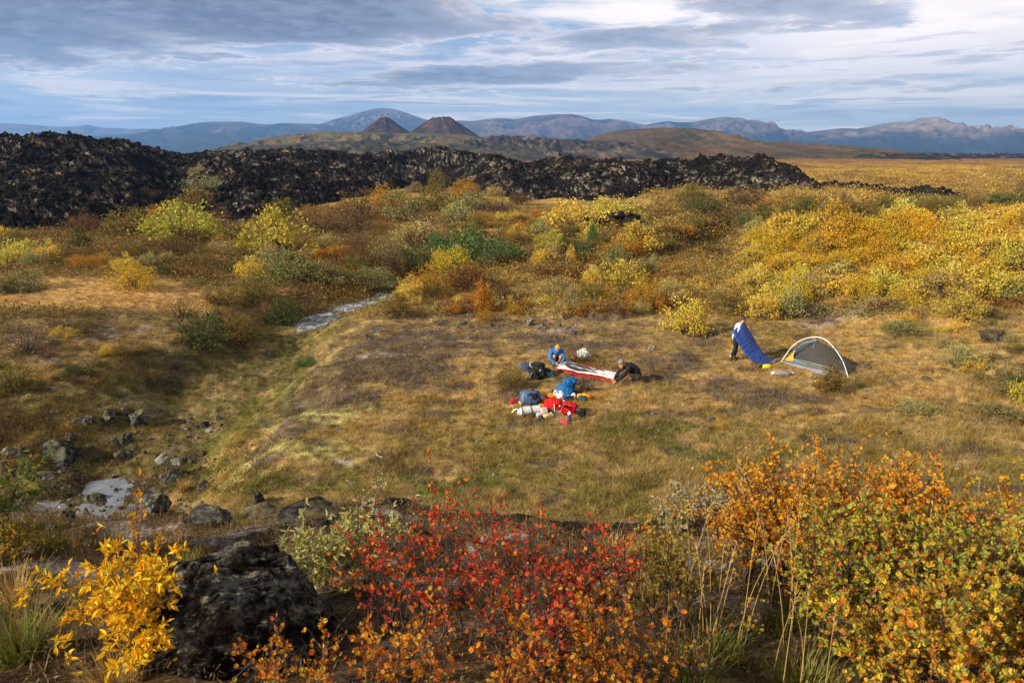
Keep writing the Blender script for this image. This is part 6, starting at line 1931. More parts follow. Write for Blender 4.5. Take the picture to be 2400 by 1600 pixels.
def flat_bag():
    r_ = empty('sleeping_mat', tuple(hit(*c2(1300, 640)))); tag(r_, 'red edged white and dark bag spread flat between the two crouching people', 'camping bag')
    loc = np.array(r_.location)
    top = curve([hit(*c2(*q)) for q in ((955, 478), (1080, 474), (1230, 492), (1400, 540), (1600, 590), (1780, 628), (1885, 655))], 60)
    bot = curve([hit(*c2(*q)) for q in ((800, 578), (900, 600), (1010, 640), (1150, 668), (1330, 690), (1500, 722), (1700, 776))], 60)
    t = np.linspace(0, 1, 26); P = bot[:, None, :] * (1 - t[None, :, None]) + top[:, None, :] * t[None, :, None]
    S_, T_ = np.meshgrid(np.linspace(0, 1, 60), t, indexing='ij')
    base = ground_h(P[..., 0], P[..., 1])
    edge = np.minimum(np.minimum(T_, 1 - T_) * 9, np.minimum(S_ * 14 + .35, (1 - S_) * 14)); edge = np.clip(edge, 0, 1)
    P[..., 2] = base + .035 + .020 * fbm(S_ * 7, T_ * 4, 3, 3)
    th = .018 + .030 * (1 - edge) ** .7 * (.8 + .4 * perlin(S_ * 30, T_ * 4, 8))
    sheet('red_border', P - loc, th, M_RED, r_)
    def sub(s0, s1, t0, t1, dz, name, mat, wob, k=46, q=16):
        ss = np.linspace(s0, s1, k); Q = np.zeros((k, q, 3)); al = (ss - s0) / (s1 - s0)
        lo = np.interp(al, np.linspace(0, 1, len(t0)), t0); hi = np.interp(al, np.linspace(0, 1, len(t1)), t1)
        for i, s_ in enumerate(ss):
            row = P[int(round(s_ * 59))] if False else np.array([np.interp(s_ * 59, np.arange(60), P[:, j, a_]) for j in range(26) for a_ in range(3)]).reshape(26, 3)
            tt = lo[i] + (hi[i] - lo[i]) * np.linspace(0, 1, q)
            Q[i] = np.stack([np.interp(tt, t, row[:, a_]) for a_ in range(3)], -1)
        A_, B_ = np.meshgrid(ss, np.linspace(0, 1, q), indexing='ij')
        Q[..., 2] += dz + wob * (fbm(A_ * 12, B_ * 3, 77, 3))
        return sheet(name, Q - loc, .006, mat, r_)
    sub(.0, .955, [.06, .10, .11, .10, .10], [1.0, .80, .76, .76, .78], .075, 'white_panel', M_WHITE, .010)
    sub(.10, .66, [.38, .20, .18, .20, .26, .24], [.46, .42, .42, .44, .40, .26], .100, 'dark_panel', M_MESHD, .010)
    sub(.06, .70, [.52, .54, .52, .50, .52, .56], [.56, .70, .70, .66, .62, .58], .104, 'dark_flap', M_DGREY, .022)


flat_bag()


# ------------------------------------------------------------------ tent
def tent():
    A = hit(*c3(1015, 962)); Bp = hit(*c3(1990, 1190)); C = hit(*c3(2145, 1112)); D = A + (C - Bp) * 1.15; D[2] = float(ground_h(D[0], D[1]))
    D[0] += .05; D[1] = max(D[1], A[1] + .9)
    A, Bp, C, D = [q + np.array([0, 0, .03]) for q in (A, Bp, C, D)]
    r_ = empty('tent', tuple(np.mean([A, Bp, C, D], 0))); tag(r_, 'grey mesh inner tent with yellow corners under a white arched pole', 'tent'); loc = np.array(r_.location)
    ym = (A[1] + Bp[1] + C[1] + D[1]) / 4
    R0 = at_y(*c3(1255, 690), (A[1] + D[1]) / 2); R1 = at_y(*c3(1530, 628), ym); R2 = at_y(*c3(1785, 768), (Bp[1] + C[1]) / 2)
    def poly(name, pts, mat, par=r_):
        V = np.array(pts) - loc; return nmesh(name, V, np.array([list(range(len(V)))]), mat, None, False, par)
    def grid4(name, edge_lo, edge_hi, mat, sag=.03, k=24, q=14):
        lo = curve(edge_lo, k); hi = curve(edge_hi, k); t = np.linspace(0, 1, q)[None, :, None]; P = lo[:, None] * (1 - t) + hi[:, None] * t
        S_, T_ = np.meshgrid(np.linspace(0, 1, k), np.linspace(0, 1, q), indexing='ij')
        cen = (A + Bp + C + D) / 4 + np.array([0, 0, .3]); dirc = unit(cen - P); P = P + dirc * (sag * np.sin(S_ * np.pi) * np.sin(T_ * np.pi))[..., None]
        return nmesh(name, (P - loc).reshape(-1, 3), grid_faces(k, q), mat, None, True, par_root)
    par_root = r_
    up = np.array([0, 0, .14])
    def lerpv(a, b, s_): return a + (b - a) * s_
    poly('floor', [A, Bp, C, D], M_TGREY)
    # bathtub walls
    inn = (A + Bp + C + D) / 4
    def wall(a, b):
        ia, ib = lerpv(a, inn, .05) + up, lerpv(b, inn, .05) + up
        V = np.array([curve([a, b], 16), curve([ia, ib], 16)]); V[1, :, 2] += .012 * np.sin(np.linspace(0, 14, 16))
        nmesh('tub_wall', (V.reshape(-1, 3) - loc), grid_faces(2, 16), M_TGREY, None, True, r_)
    for a, b in ((A, Bp), (Bp, C), (C, D), (D, A)): wall(a, b)
    iA, iB, iC, iD = [lerpv(q, inn, .05) + up for q in (A, Bp, C, D)]
    grid4('front_net', [iA, lerpv(iA, iB, .5), iB], [R0, R1, R2], M_NET)
    grid4('back_net', [iD, lerpv(iD, iC, .5), iC], [R0, R1, R2], M_NET)
    def tri(name, a, b, c, mat):
        nmesh(name, np.array([a, b, c]) - loc, np.array([[0, 1, 2]]), mat, None, False, r_)
    tri('left_net', iA, R0, iD, M_NET); tri('right_panel', iB, R2, iC, M_TGREY)
    # things lying on the front and back faces
    nF = unit(np.cross(R1 - iA, iB - iA)); nF = nF if nF[1] < 0 else -nF
    nB = unit(np.cross(R1 - iD, iC - iD)); nB = nB if nB[1] < 0 else -nB
    def on(pl, q, off=.012):
        p0, nn = pl; d = ray(*c3(*q)); cam_ = np.array([0, 0, CAM_H]); s_ = ((p0 - cam_) @ nn) / (d @ nn)
        return cam_ + d * s_ + nn * off
    FR = (iA, nF); BK = (iD, nB)
    def panel(pl, pts, mat, name):
        V = np.array([on(pl, q) for q in pts]); c_ = V.mean(0); V = np.vstack([V, c_]) - loc; k = len(pts)
        nmesh(name, V, np.array([[i, (i + 1) % k, k] for i in range(k)]), mat, None, False, r_)
    panel(FR, [(1025, 942), (1215, 762), (1185, 815), (1168, 880), (1172, 955)], M_YEL, 'yellow_corner')
    panel(BK, [(1460, 735), (1436, 815), (1408, 890), (1518, 897), (1485, 835)], M_YEL, 'yellow_corner')
    panel(FR, [(1778, 768), (1850, 806), (1880, 840), (1846, 862)], M_YEL, 'yellow_corner')
    def cord(pts, rad, mat, name):
        V, F = tubes([(curve(pts, 40), np.full(40, rad))], 6); nmesh(name, V - loc, F, mat, None, True, r_)
    cord([on(FR, q, .02) for q in ((1530, 642), (1400, 664), (1300, 700), (1225, 775), (1178, 845), (1168, 905), (1200, 950), (1290, 975), (1385, 1000))], .012, M_CYAN, 'zip')
    cord([on(BK, q, .02) for q in ((1512, 900), (1600, 922), (1700, 946))], .012, M_CYAN, 'zip')
    cord([on(FR, q, .02) for q in ((1530, 642), (1500, 690), (1470, 760))], .007, M_CYAN, 'zip')
    f1_, f2_ = hit(*c3(985, 966)), hit(*c3(2010, 1196)); im = [(985, 966), (1060, 850), (1150, 730), (1250, 650), (1350, 606), (1450, 588), (1550, 580), (1640, 606), (1730, 675), (1820, 780), (1890, 880), (1940, 980), (1980, 1090), (2010, 1196)]
    ys_ = np.interp([q[0] for q in im], [985, 2010], [f1_[1], f2_[1]])
    pp = np.array([at_y(*c3(*q), y) for q, y in zip(im, ys_)])
    V, F = tubes([(curve(pp, 60), np.full(60, .0145))], 8); nmesh('pole', V - loc, F, M_POLE, None, True, r_)
    cl = [(R1, at_y(*c3(1530, 584), ym)), (R2, at_y(*c3(1800, 756), (Bp[1] + C[1]) / 2)), (R0, at_y(*c3(1225, 664), (A[1] + D[1]) / 2))]
    for a, b in cl:
        V, F = tubes([(np.array([a, (a + b) / 2, b]), np.full(3, .009))], 6); nmesh('clip', V - loc, F, M_DGREY, None, True, r_)
    gs = [hit(*c3(*q)) + np.array([0, 0, .012]) for q in ((1000, 972), (1120, 1018), (1260, 1062), (1400, 1092), (1520, 1150), (1680, 1176), (1740, 1150))]
    gq = [lerpv(A, Bp, s_) - np.array([0, 0, .012]) for s_ in np.linspace(0, .78, 7)]
    V = np.concatenate([np.array(gs), np.array(gq)]) - loc
    nmesh('groundsheet', V, grid_faces(2, 7), M_LILAC, None, False, r_)
    V, F = tubes([(curve([iA + nF * .03, lerpv(iA, iB, .35) + nF * .03 + np.array([0, 0, .03]), lerpv(iA, iB, .8) + nF * .03], 20), np.full(20, .006))], 5)
    nmesh('guy_line', V - loc, F, M_CREAM, None, True, r_)


tent()


# ------------------------------------------------------------------ bags and small gear
def superq(V, e):
    return np.sign(V) * np.abs(V) ** e


def lump(name, u, vb, wpx, hpx, mat, label=None, cat=None, parent=None, depth=.8, e=.62, wr=.10, seed=None, lean=0.0, rz=0.0, z0=0.0, taper=0.0, dp=0.0, loc=None):
    """soft wrinkled bag standing at a photo point; returns its object"""
    p = hit(u, vb) if loc is None else np.array(loc); s_ = px_per_m(p); w_, h_ = wpx / s_, hpx / s_ / .95
    seed = seed or int(u * 3 + vb)
    V, F = _ico[4]; V = superq(V, e)
    n_ = fbm(V[:, 0] * 2 + V[:, 2], V[:, 1] * 2 - V[:, 2] * .7, seed, 3) + .6 * fbm(V[:, 0] * 5, V[:, 2] * 5 + V[:, 1] * 3, seed + 2, 2)
    cr = np.abs(fbm(V[:, 0] * 3 + V[:, 2] * 1.5, V[:, 2] * 4 + V[:, 1] * 2.5, seed + 5, 3))
    V = V * (1 + wr * 1.5 * n_ - wr * 1.7 * (cr - .3))[:, None] * (1.06 if wr > .05 else 1)
    V = V * np.array([w_ / 2, w_ * depth / 2, h_ / 2]); k = (V[:, 2] / h_ + .5)
    V[:, :2] *= (1 - taper * k)[:, None]; V[:, 0] += lean * k * w_
    V[:, 2] = np.maximum(V[:, 2] + h_ / 2, 0.0) + z0
    c_, s2 = math.cos(rz), math.sin(rz); V = np.stack([V[:, 0] * c_ - V[:, 1] * s2, V[:, 0] * s2 + V[:, 1] * c_, V[:, 2]], -1)
    P0 = p + np.array([0, dp, 0])
    if parent is not None:
        V = V + P0 - np.array(parent.location); o = nmesh(name, V, F, mat, None, True, parent)
    else:
        o = nmesh(name, V, F, mat, None, True); o.location = tuple(P0); tag(o, label, cat)
    return o


def tube_part(name, pts, rad, mat, parent, k=6):
    loc = np.array(parent.location); pts = np.array(pts, float)
    n_ = max(12, len(pts) * 5); V, F = tubes([(curve(pts, n_), np.full(n_, rad))], k)
    return nmesh(name, V - loc, F, mat, None, True, parent)


def thing(name, u, vb, label, cat):
    r_ = empty(name, tuple(hit(u, vb))); tag(r_, label, cat); return r_


def pt(u, v, y): return at_y(u, v, y)


def roll_part(name, a, b, rad, mat, parent, spiral=True):
    loc = np.array(parent.location) if parent is not None else np.zeros(3)
    a, b = np.array(a), np.array(b); ax = unit(b - a); ref = np.array([0, 0, 1.0]); s_ = unit(np.cross(ax, ref)); u_ = np.cross(s_, ax)
    k = 48; n_ = 24; th = np.linspace(0, 2 * np.pi, k, endpoint=False); V = []
    prof = np.array([0, .35, .7, .96] + [1.0] * n_ + [.96, .7, .35, 0]); tt = np.concatenate([[0.02, 0.012, 0.004, 0], np.linspace(0.0, 1, n_), [1, .996, .988, .98]])
    for t, r_ in zip(tt, prof):
        rr = rad * r_ * (1 + .025 * np.sin(t * 60) * (r_ > .99)); V.append(a + (b - a) * t + (s_[None] * np.cos(th)[:, None] + u_[None] * np.sin(th)[:, None]) * rr)
    V = np.concatenate(V); nr = len(tt); i = (np.arange(nr - 1)[:, None] * k + np.arange(k)[None]); j = (np.arange(nr - 1)[:, None] * k + (np.arange(k)[None] + 1) % k)
    return nmesh(name, V - loc, np.stack([i, j, j + k, i + k], -1).reshape(-1, 4), mat, None, True, parent)


def hoop(name, c, ax, rad, thick, mat, parent):
    ax = unit(np.array(ax)); s_ = unit(np.cross(ax, [0, 0, 1.0])); u_ = np.cross(s_, ax); th = np.linspace(0, 2 * np.pi, 40)
    pts = np.array(c) + (s_[None] * np.cos(th)[:, None] + u_[None] * np.sin(th)[:, None]) * rad
    V, F = tubes([(pts, np.full(40, thick))], 5); return nmesh(name, V - np.array(parent.location), F, mat, None, True, parent)


# dark backpack with trekking poles
r_ = thing('backpack', 1258, 882, 'dark backpack with white poles lying beside the mustard bush', 'backpack'); yb = r_.location.y
lump('body', *c2(525, 690), 36, 26, M_BLACK, parent=r_, depth=.8, wr=.16, seed=3, e=.75); lump('lid', *c2(370, 590), 24, 17, M_NAVY, parent=r_, depth=.9, wr=.14, seed=5, dp=.05); lump('pocket', *c2(290, 560), 13, 15, M_MIDBLUE, parent=r_, depth=.9, wr=.12, seed=6, dp=.1); lump('hip_belt', *c2(640, 610), 22, 10, M_DGREY, parent=r_, depth=.8, wr=.2, seed=8); lump('pocket', *c2(335, 480), 5, 5, M_RED, parent=r_, wr=.1, seed=9, loc=pt(*c2(330, 478), yb + .05))
lump('lid', *c2(540, 530), 26, 12, M_BLACK, parent=r_, depth=.7, wr=.2, seed=11, loc=pt(*c2(540, 535), yb - .02))
tube_part('pole', [pt(*c2(438, 612), yb - .32), pt(*c2(392, 694), yb - .42)], .011, M_STEEL, r_); tube_part('pole', [pt(*c2(405, 620), yb - .32), pt(*c2(335, 690), yb - .42)], .009, M_STEEL, r_); tube_part('pole', [pt(*c2(495, 520), yb - .12), pt(*c2(520, 470), yb - .08)], .010, M_STEEL, r_); tube_part('pole', [pt(*c2(512, 528), yb - .12), pt(*c2(560, 468), yb - .08)], .010, M_STEEL, r_)
tube_part('strap', [pt(*c2(440, 522), yb - .22), pt(*c2(408, 505), yb - .22), pt(*c2(402, 470), yb - .18), pt(*c2(430, 446), yb - .12)], .013, M_WHITE, r_)
lump('logo_patch', *c2(565, 580), 3, 4, M_WHITE, parent=r_, depth=.4, wr=0, seed=2, z0=.0, loc=pt(*c2(565, 585), yb - .36))
# turquoise shoes
for q, (sx, lab) in enumerate(((675, 'turquoise running shoe nearest the dark backpack'), (725, 'turquoise running shoe nearest the spread red bag'))):
    p = hit(*c2(sx, 655)); s_ = px_per_m(p); r_ = empty('running_shoe', tuple(p), .35); tag(r_, lab, 'shoe', 'turquoise running shoes')
    V, F = ellipsoid((0, 0, .055), (.050, .135, .058), None, 4, lambda V: superq(V, .7)); V[:, 2] -= np.clip(-V[:, 1], 0, 1) * .28 * (V[:, 2] > .05); V[:, 2] = np.maximum(V[:, 2], .022)
    nmesh('upper', V, np.array(F), M_TURQ, None, True, r_)
    V, F = ellipsoid((0, 0, .012), (.056, .143, .020), None, 3, lambda V: superq(V, .6)); nmesh('sole', V, np.array(F), M_WHITE, None, True, r_)
    V, F = ellipsoid((0, .055, .108), (.030, .045, .010), None, 3); nmesh('collar', V, np.array(F), M_NAVY, None, True, r_)


# crumpled white bag
def crumple(name, u, vb, wpx, hpx, mat, label, cat, seed, amp=.35, depth=.9):
    p = hit(u, vb); s_ = px_per_m(p); w_, h_ = wpx / s_, hpx / s_; V, F = _ico[4]; V = V.copy(); V[:, 2] = np.where(V[:, 2] < -.4, -.4, V[:, 2])
    r1 = np.abs(n3(V, 1.7, seed)) * 1.6 - .4; r2 = n3(V, 4.0, seed + 4)
    V = V * (1 + amp * r1 + amp * .5 * r2)[:, None]; V = V * np.array([w_ / 2, w_ * depth / 2, h_ / 1.5]); V[:, 2] -= V[:, 2].min()
    o = nmesh(name, V, F, mat, None, False); o.location = tuple(p); tag(o, label, cat); return o


crumple('plastic_bag', *c2(1212, 372), 25, 18, M_PLASTW, 'crumpled white plastic bag lying on the grass behind the spread bag', 'plastic bag', 4)

# the gear pile -----------------------------------------------------------
r_ = thing('backpack', 1244, 945, 'open navy blue backpack left in the gear pile', 'backpack'); yb = r_.location.y
lump('body', *c4(690, 705), 44, 30, M_MIDBLUE, parent=r_, depth=.75, wr=.10, seed=21, e=.7, lean=-.10); lump('opening', *c4(690, 590), 24, 13, M_BLACK, parent=r_, depth=.25, wr=.12, seed=22, loc=pt(*c4(720, 590), yb - .24)); lump('pocket', *c4(720, 715), 26, 14, M_NAVY, parent=r_, depth=.35, wr=.14, seed=23, loc=pt(*c4(770, 712), yb - .22))
tube_part('strap', [pt(*c4(560, 420), yb - .16), pt(*c4(620, 540), yb - .26), pt(*c4(700, 620), yb - .28), pt(*c4(880, 560), yb - .2)], .014, M_BLACK, r_); tube_part('strap', [pt(*c4(740, 390), yb + .1), pt(*c4(735, 330), yb + .1), pt(*c4(765, 310), yb + .1)], .022, M_BLACK, r_)
tube_part('strap', [pt(*c4(500, 440), yb - .18), pt(*c4(480, 540), yb - .24), pt(*c4(495, 640), yb - .26)], .008, M_CREAM, r_)
tube_part('strap', [pt(*c4(900, 510), yb - .05), pt(*c4(1000, 490), yb - .05), pt(*c4(1090, 545), yb - .08), pt(*c4(1060, 580), yb - .1)], .014, M_BLACK, r_)
o = lump('stuff_sack', *c4(275, 690), 20, 9, M_RED, 'dark red stuff sack at the left end of the gear pile', 'stuff sack', depth=.55, wr=.14, seed=31, rz=.5)
# cup, jar, flask
def lathe(prof, k=24):
    prof = np.array(prof, float); th = np.linspace(0, 2 * np.pi, k, endpoint=False); V = np.concatenate([np.stack([r0 * np.cos(th), r0 * np.sin(th), np.full(k, z0)], -1) for r0, z0 in prof]); n_ = len(prof)
    i = (np.arange(n_ - 1)[:, None] * k + np.arange(k)[None]); j = (np.arange(n_ - 1)[:, None] * k + (np.arange(k)[None] + 1) % k)
    return V, np.stack([i, j, j + k, i + k], -1).reshape(-1, 4)


r_ = thing('cup', *c4(428, 735), 'peach coloured cup with a white rim beside the red stuff sack', 'cup')
V, F = lathe([(.001, .0), (.040, .0), (.046, .01), (.060, .11), (.054, .105), (.042, .02), (.001, .015)]); nmesh('body', V, F, M_PEACH, None, True, r_)
V, F = lathe([(.053, .100), (.074, .104), (.076, .118), (.058, .120), (.053, .100)]); nmesh('rim', V, F, M_WHITE, None, True, r_)
r_ = thing('food_jar', *c4(958, 640), 'small cream jar between the navy and orange bags', 'jar')
V, F = lathe([(.001, .0), (.048, .0), (.054, .01), (.054, .075), (.044, .085), (.001, .085)]); nmesh('body', V, F, M_CREAM, None, True, r_); V, F = lathe([(.001, .086), (.047, .086), (.047, .108), (.001, .110)]); nmesh('lid', V, F, M_WHITE, None, True, r_)
o = lump('packet', *c4(525, 722), 11, 12, M_FOAM, 'pale grey packet leaning on the open navy backpack', 'packet', depth=.25, wr=.12, seed=41, lean=.35, rz=.3)
# foam roll
r_ = thing('foam_roll', *c4(680, 990), 'silver foam mat rolled up with dark straps and a white tail', 'sleeping mat'); yb = r_.location.y
a = pt(*c4(432, 905), yb + .02); b = pt(*c4(915, 850), yb + .16); rad_ = .128; a[2] = float(ground_h(a[0], a[1])) + rad_; b[2] = float(ground_h(b[0], b[1])) + rad_ + .01
roll_part('mat', a, b, rad_, M_FOAM, r_); ax = b - a
for t in (.04, .52): hoop('strap', a + ax * t, ax, rad_ + .004, .013, M_BLACK, r_)
zz_ = []
for side in (1,):
    pts = []
    for q in range(17):
        t = .06 + q * .055; ang_ = .5 if q % 2 else 1.15; s_ = unit(np.cross(unit(ax), [0, 0, 1.0])); u_ = np.cross(s_, unit(ax)); s_ = s_ if s_[1] < 0 else -s_
        pts.append(a + ax * t + (s_ * math.cos(ang_) + u_ * math.sin(ang_)) * (rad_ + .005))
    V, F = tubes([(np.array(pts), np.full(len(pts), .006))], 4); nmesh('cord', V - np.array(r_.location), F, M_WHITE, None, False, r_)
lump('tail', *c4(400, 990), 9, 13, M_PLASTW, parent=r_, depth=.8, wr=.2, seed=44)
tube_part('tail', [pt(*c4(400, 880), yb), pt(*c4(340, 840), yb), pt(*c4(275, 858), yb - .03), pt(*c4(215, 925), yb - .06)], .026, M_PLASTW, r_); tube_part('cord', [pt(*c4(720, 768), yb + .1), pt(*c4(800, 752), yb + .12), pt(*c4(880, 742), yb + .13)], .012, M_MINT, r_)
# orange bag
r_ = thing('dry_bag', *c4(1080, 740), 'bright orange bag sprawled behind the red backpack', 'bag'); yb = r_.location.y
lump('body', *c4(1190, 650), 22, 18, M_ORANGE, parent=r_, depth=.7, wr=.16, seed=51); lump('sleeve', *c4(1040, 720), 14, 12, M_ORANGE, parent=r_, depth=.9, wr=.2, seed=52); lump('sleeve', *c4(970, 825), 13, 10, M_ORANGE, parent=r_, depth=.9, wr=.2, seed=53)
lump('buckle', *c4(1180, 590), 5, 3, M_BLACK, parent=r_, wr=.1, seed=54, loc=pt(*c4(1180, 600), yb - .12)); lump('buckle', *c4(955, 790), 6, 2.5, M_BLACK, parent=r_, wr=.1, seed=55, loc=pt(*c4(955, 790), yb - .42))
# grocery bag
r_ = thing('carrier_bag', *c4(1425, 650), 'white carrier bag with a green leaf print on the gear pile', 'carrier bag'); yb = r_.location.y
lump('body', *c4(1420, 650), 26, 23, M_PLASTW, parent=r_, depth=.7, wr=.14, seed=61, taper=.25, e=.8, lean=-.06)
tube_part('handle', [pt(*c4(1275, 510), yb - .05), pt(*c4(1270, 420), yb - .05), pt(*c4(1300, 368), yb - .05), pt(*c4(1335, 385), yb - .05), pt(*c4(1345, 440), yb - .05)], .022, M_PLASTW, r_)
lp = [c4(1300, 590), c4(1325, 560), c4(1365, 556), c4(1405, 580), c4(1425, 612), c4(1370, 606), c4(1320, 606)]
V = np.array([pt(u, v, yb - .235) for u, v in lp]); V = np.vstack([V, V.mean(0) - [0, .02, 0]]) - np.array(r_.location); k = len(lp)
nmesh('leaf_print', V, np.array([[i, (i + 1) % k, k] for i in range(k)]), M_GREEN, None, True, r_)
# blue jacket / pack at the back
r_ = thing('rucksack', *c4(1560, 475), 'royal blue rucksack slumped at the back of the gear pile', 'backpack'); yb = r_.location.y
lump('body', *c4(1540, 475), 36, 23, M_ROYAL, parent=r_, depth=.75, wr=.14, seed=71, e=.8); lump('lid', *c4(1630, 345), 27, 25, M_ROYAL, parent=r_, depth=.5, wr=.20, seed=72, loc=pt(*c4(1625, 350), yb + .08), e=.5, lean=.12); lump('pocket', *c4(1500, 460), 9, 19, M_TEAL, parent=r_, depth=.6, wr=.12, seed=73, dp=-.15)
tube_part('strap', [pt(*c4(1530, 140), yb - .1), pt(*c4(1560, 250), yb - .18), pt(*c4(1700, 240), yb - .12)], .012, M_NAVY, r_)
lump('pocket', *c4(1385, 380), 4, 9, M_CREAM, parent=r_, depth=.6, wr=.12, seed=74, loc=pt(*c4(1385, 390), yb - .05))
o = lump('jacket', *c4(1625, 560), 15, 7, M_SKYB, 'bright blue jacket bundled beside the white helmet', 'jacket', depth=.8, wr=.2, seed=75); o = lump('pouch', *c4(1232, 480), 7, 11, M_NAVY, 'small navy pouch behind the white carrier bag', 'pouch', depth=.8, wr=.15, seed=76)
# tripod
r_ = thing('tripod', *c4(1730, 440), 'folded black tripod lying across the blue rucksack', 'tripod'); yb = r_.location.y
for dv_ in (0, 9, 16):
    tube_part('leg', [pt(*c4(1465, 285 + dv_), yb - .12), pt(*c4(1740, 370 + dv_), yb - .12), pt(*c4(1930, 425 + dv_), yb - .12)], .013, M_BLACK, r_)
lump('tripod_head', *c4(1960, 450), 9, 6, M_BLACK, parent=r_, wr=.1, seed=81, loc=pt(*c4(1965, 455), yb - .12))
# helmet
r_ = thing('helmet', *c4(1755, 580), 'white helmet with a dark badge in the gear pile', 'helmet'); yb = r_.location.y
lump('shell', *c4(1755, 580), 11.5, 13.5, M_PLASTW, parent=r_, depth=.95, wr=.01, seed=82, e=.9); lump('badge', *c4(1732, 530), 3, 3, M_DGREY, parent=r_, depth=.5, wr=0, seed=83, loc=pt(*c4(1730, 535), yb - .075))
o = lump('dry_bag', *c4(2020, 590), 30, 12, M_AMBER, 'amber yellow bag at the right end of the gear pile', 'bag', depth=.5, wr=.16, seed=84, rz=-.2, e=.85); o = lump('stuff_sack', *c4(1970, 635), 18, 12, M_TEAL, 'dark teal stuff sack in front of the amber bag', 'stuff sack', depth=.7, wr=.14, seed=85); o = lump('stuff_sack', *c4(1830, 560), 8, 11, M_BLACK, 'black sack between the helmet and the amber bag', 'stuff sack', depth=.7, wr=.14, seed=86)
# red backpack
r_ = thing('backpack', *c4(1400, 950), 'large red backpack lying at the front of the gear pile', 'backpack'); yb = r_.location.y
lump('body', *c4(1255, 870), 40, 25, M_REDP, parent=r_, depth=.7, wr=.12, seed=91, e=.72, dp=.1); lump('lid', *c4(1640, 955), 33, 25, M_REDP, parent=r_, depth=.8, wr=.16, seed=92, e=.75); lump('pocket', *c4(1150, 850), 20, 10, M_REDP, parent=r_, depth=.4, wr=.14, seed=93, dp=-.12)
lump('opening', *c4(1565, 800), 9, 6, M_BLACK, parent=r_, depth=.3, wr=.15, seed=94, loc=pt(*c4(1565, 805), yb - .24))
tube_part('strap', [pt(*c4(1270, 710), yb - .22), pt(*c4(1275, 800), yb - .27), pt(*c4(1285, 900), yb - .27)], .012, M_FOAM, r_); tube_part('strap', [pt(*c4(1200, 820), yb - .25), pt(*c4(1300, 890), yb - .28), pt(*c4(1360, 955), yb - .28)], .012, M_GREYF, r_); tube_part('strap', [pt(*c4(1350, 890), yb - .25), pt(*c4(1420, 925), yb - .26), pt(*c4(1370, 950), yb - .28)], .011, M_GREYF, r_)
tube_part('strap', [pt(*c4(1490, 700), yb - .05), pt(*c4(1470, 800), yb - .2), pt(*c4(1480, 930), yb - .2)], .014, M_RED, r_); lump('buckle', *c4(1410, 770), 3, 3, M_WHITE, parent=r_, wr=.1, seed=95, loc=pt(*c4(1410, 775), yb - .2))
o = lump('stuff_sack', *c4(1540, 690), 10, 9, M_NAVY, 'small blue stuff sack peeking over the red backpack', 'stuff sack', depth=.8, wr=.14, seed=96, loc=hit(*c4(1540, 700)) + np.array([0, .1, 0.1]))
# camera, bottle, packets
r_ = thing('camera_bag', *c4(1945, 1020), 'black camera bag lying right of the red backpack', 'camera bag')
lump('body', *c4(1960, 1010), 18, 16, M_BLACK, parent=r_, depth=.7, wr=.14, seed=101, e=.7); lump('lid', *c4(1900, 900), 12, 7, M_DGREY, parent=r_, depth=.6, wr=.14, seed=102, loc=pt(*c4(1890, 905), r_.location.y)); tube_part('strap', [pt(*c4(1850, 860), r_.location.y), pt(*c4(1835, 900), r_.location.y - .1), pt(*c4(1890, 1000), r_.location.y - .18)], .012, M_BLACK, r_)
r_ = thing('water_bottle', *c4(1650, 1145), 'purple water bottle with a white cap standing upright', 'bottle')
V, F = lathe([(.001, .0), (.058, .0), (.064, .012), (.064, .20), (.056, .225), (.050, .23), (.001, .23)]); nmesh('body', V, F, M_PURPLE, None, True, r_)
c_ = nmesh('cap', *lathe([(.001, .226), (.056, .226), (.057, .268), (.044, .275), (.024, .280), (.022, .315), (.001, .318)]), M_PLASTW, None, True, r_)
o = lump('stuff_sack', *c4(1525, 1210), 20, 8.5, M_PINK, 'slim pink stuff sack lying beside the purple bottle', 'stuff sack', depth=.45, wr=.10, seed=103, rz=-.75, e=.85)
r_ = thing('food_packet', *c4(1110, 1080), 'yellow and white food packet lying at the front of the pile', 'packet')
lump('body', *c4(1090, 1080), 19, 11, M_PACKY, parent=r_, depth=.4, wr=.14, seed=104, rz=.4, e=.75); lump('end', *c4(1190, 1015), 9, 8, M_WHITE, parent=r_, depth=.4, wr=.14, seed=105, rz=.4); lump('end', *c4(1245, 1010), 6, 4, M_MINT, parent=r_, depth=.4, wr=.1, seed=106, rz=.5)
r_ = thing('food_bag', *c4(1010, 990), 'clear plastic bag of pink food leaning on the foam roll', 'food bag')
lump('contents', *c4(1005, 995), 11, 9, M_PKCLR, parent=r_, depth=.7, wr=.12, seed=107); lump('film', *c4(1015, 1000), 15, 18, M_CLEAR, parent=r_, depth=.7, wr=.18, seed=108)
r_ = thing('food_bag', *c4(900, 1090), 'dark plum food bag in front of the foam roll', 'food bag')
lump('contents', *c4(930, 1100), 12, 9, M_PLUM, parent=r_, depth=.8, wr=.16, seed=109); lump('film', *c4(890, 1060), 12, 12, M_CLEAR, parent=r_, depth=.7, wr=.18, seed=110); lump('cord', *c4(780, 1040), 9, 5, M_BLACK, parent=r_, depth=.7, wr=.3, seed=111)
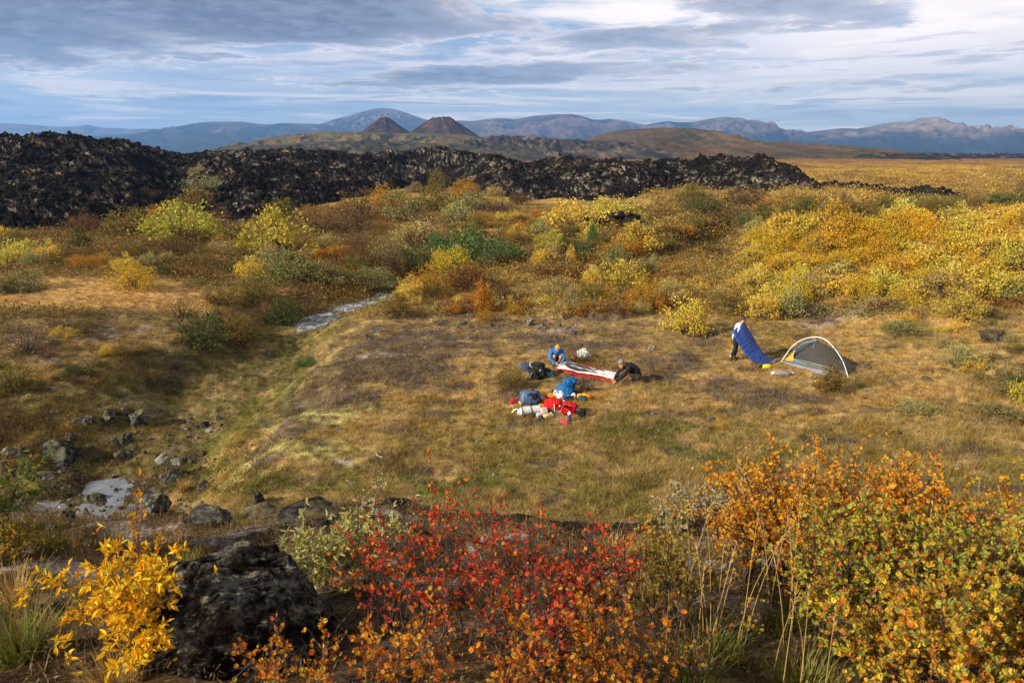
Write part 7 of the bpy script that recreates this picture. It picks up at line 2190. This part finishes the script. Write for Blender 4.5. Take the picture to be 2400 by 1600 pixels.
# burnt campfire
r_ = thing('campfire', *c4(1960, 330), 'burnt out campfire of charred sticks behind the tripod', 'campfire'); g = np.random.default_rng(9); c0 = np.array(r_.location)
for q in range(16):
    a_ = g.uniform(0, 3.14); l_ = g.uniform(.12, .38); c_ = c0 + np.array([g.normal(0, .18), g.normal(0, .16), .03 + .05 * g.random()]); d_ = np.array([math.cos(a_), math.sin(a_), g.normal(0, .15)]) * l_ / 2
    tube_part('charred_stick', [c_ - d_, c_ + g.normal(0, .015, 3), c_ + d_], g.uniform(.008, .020), M_ASH, r_, 5)
# by the tent
r_ = thing('stuff_sack', *c3(755, 1062), 'neon yellow and black stuff sack under the end of the quilt', 'stuff sack')
lump('body', *c3(765, 1064), 20, 9, M_NEON, parent=r_, depth=.5, wr=.10, seed=121, e=.75); lump('mouth', *c3(680, 1058), 10, 7, M_BLACK, parent=r_, depth=.6, wr=.14, seed=122)
r_ = thing('stuff_sack', *c3(1000, 1168), 'long grey and orange stuff sack on the grass before the tent', 'stuff sack')
lump('body', *c3(1000, 1168), 38, 9, M_GREYF, parent=r_, depth=.35, wr=.12, seed=123, e=.8, rz=-.05); lump('seam', *c3(960, 1145), 22, 3.0, M_ORANGE, parent=r_, depth=.2, wr=.1, seed=124, dp=.10, z0=.05, rz=-.03); lump('mouth', *c3(865, 1155), 9, 6, M_PLASTW, parent=r_, depth=.6, wr=.16, seed=125); lump('mouth', *c3(1150, 1170), 10, 7, M_FOAM, parent=r_, depth=.6, wr=.16, seed=126)
# ------------------------------------------------------------------ haze
def build_haze(density):
    x0, x1, y0, y1, z0, z1 = -8500, 8500, -1100, 8200, -8, 480
    V = [(x, y, z) for x in (x0, x1) for y in (y0, y1) for z in (z0, z1)]
    F = [(0, 1, 3, 2), (4, 6, 7, 5), (0, 4, 5, 1), (2, 3, 7, 6), (0, 2, 6, 4), (1, 5, 7, 3)]
    me = bpy.data.meshes.new('haze'); me.from_pydata(V, [], F); me.update()
    m = bpy.data.materials.new('haze'); m.use_nodes = True; t = m.node_tree; t.nodes.clear()
    v = t.nodes.new('ShaderNodeVolumePrincipled')
    v.inputs['Color'].default_value = (0.22, 0.48, 1.0, 1)
    v.inputs['Density'].default_value = density
    v.inputs['Anisotropy'].default_value = 0.2
    o = t.nodes.new('ShaderNodeOutputMaterial'); t.links.new(v.outputs[0], o.inputs['Volume'])
    me.materials.append(m)
    ob = bpy.data.objects.new('haze', me); link(ob); tag(ob, kind='stuff')


build_haze(0.00017)
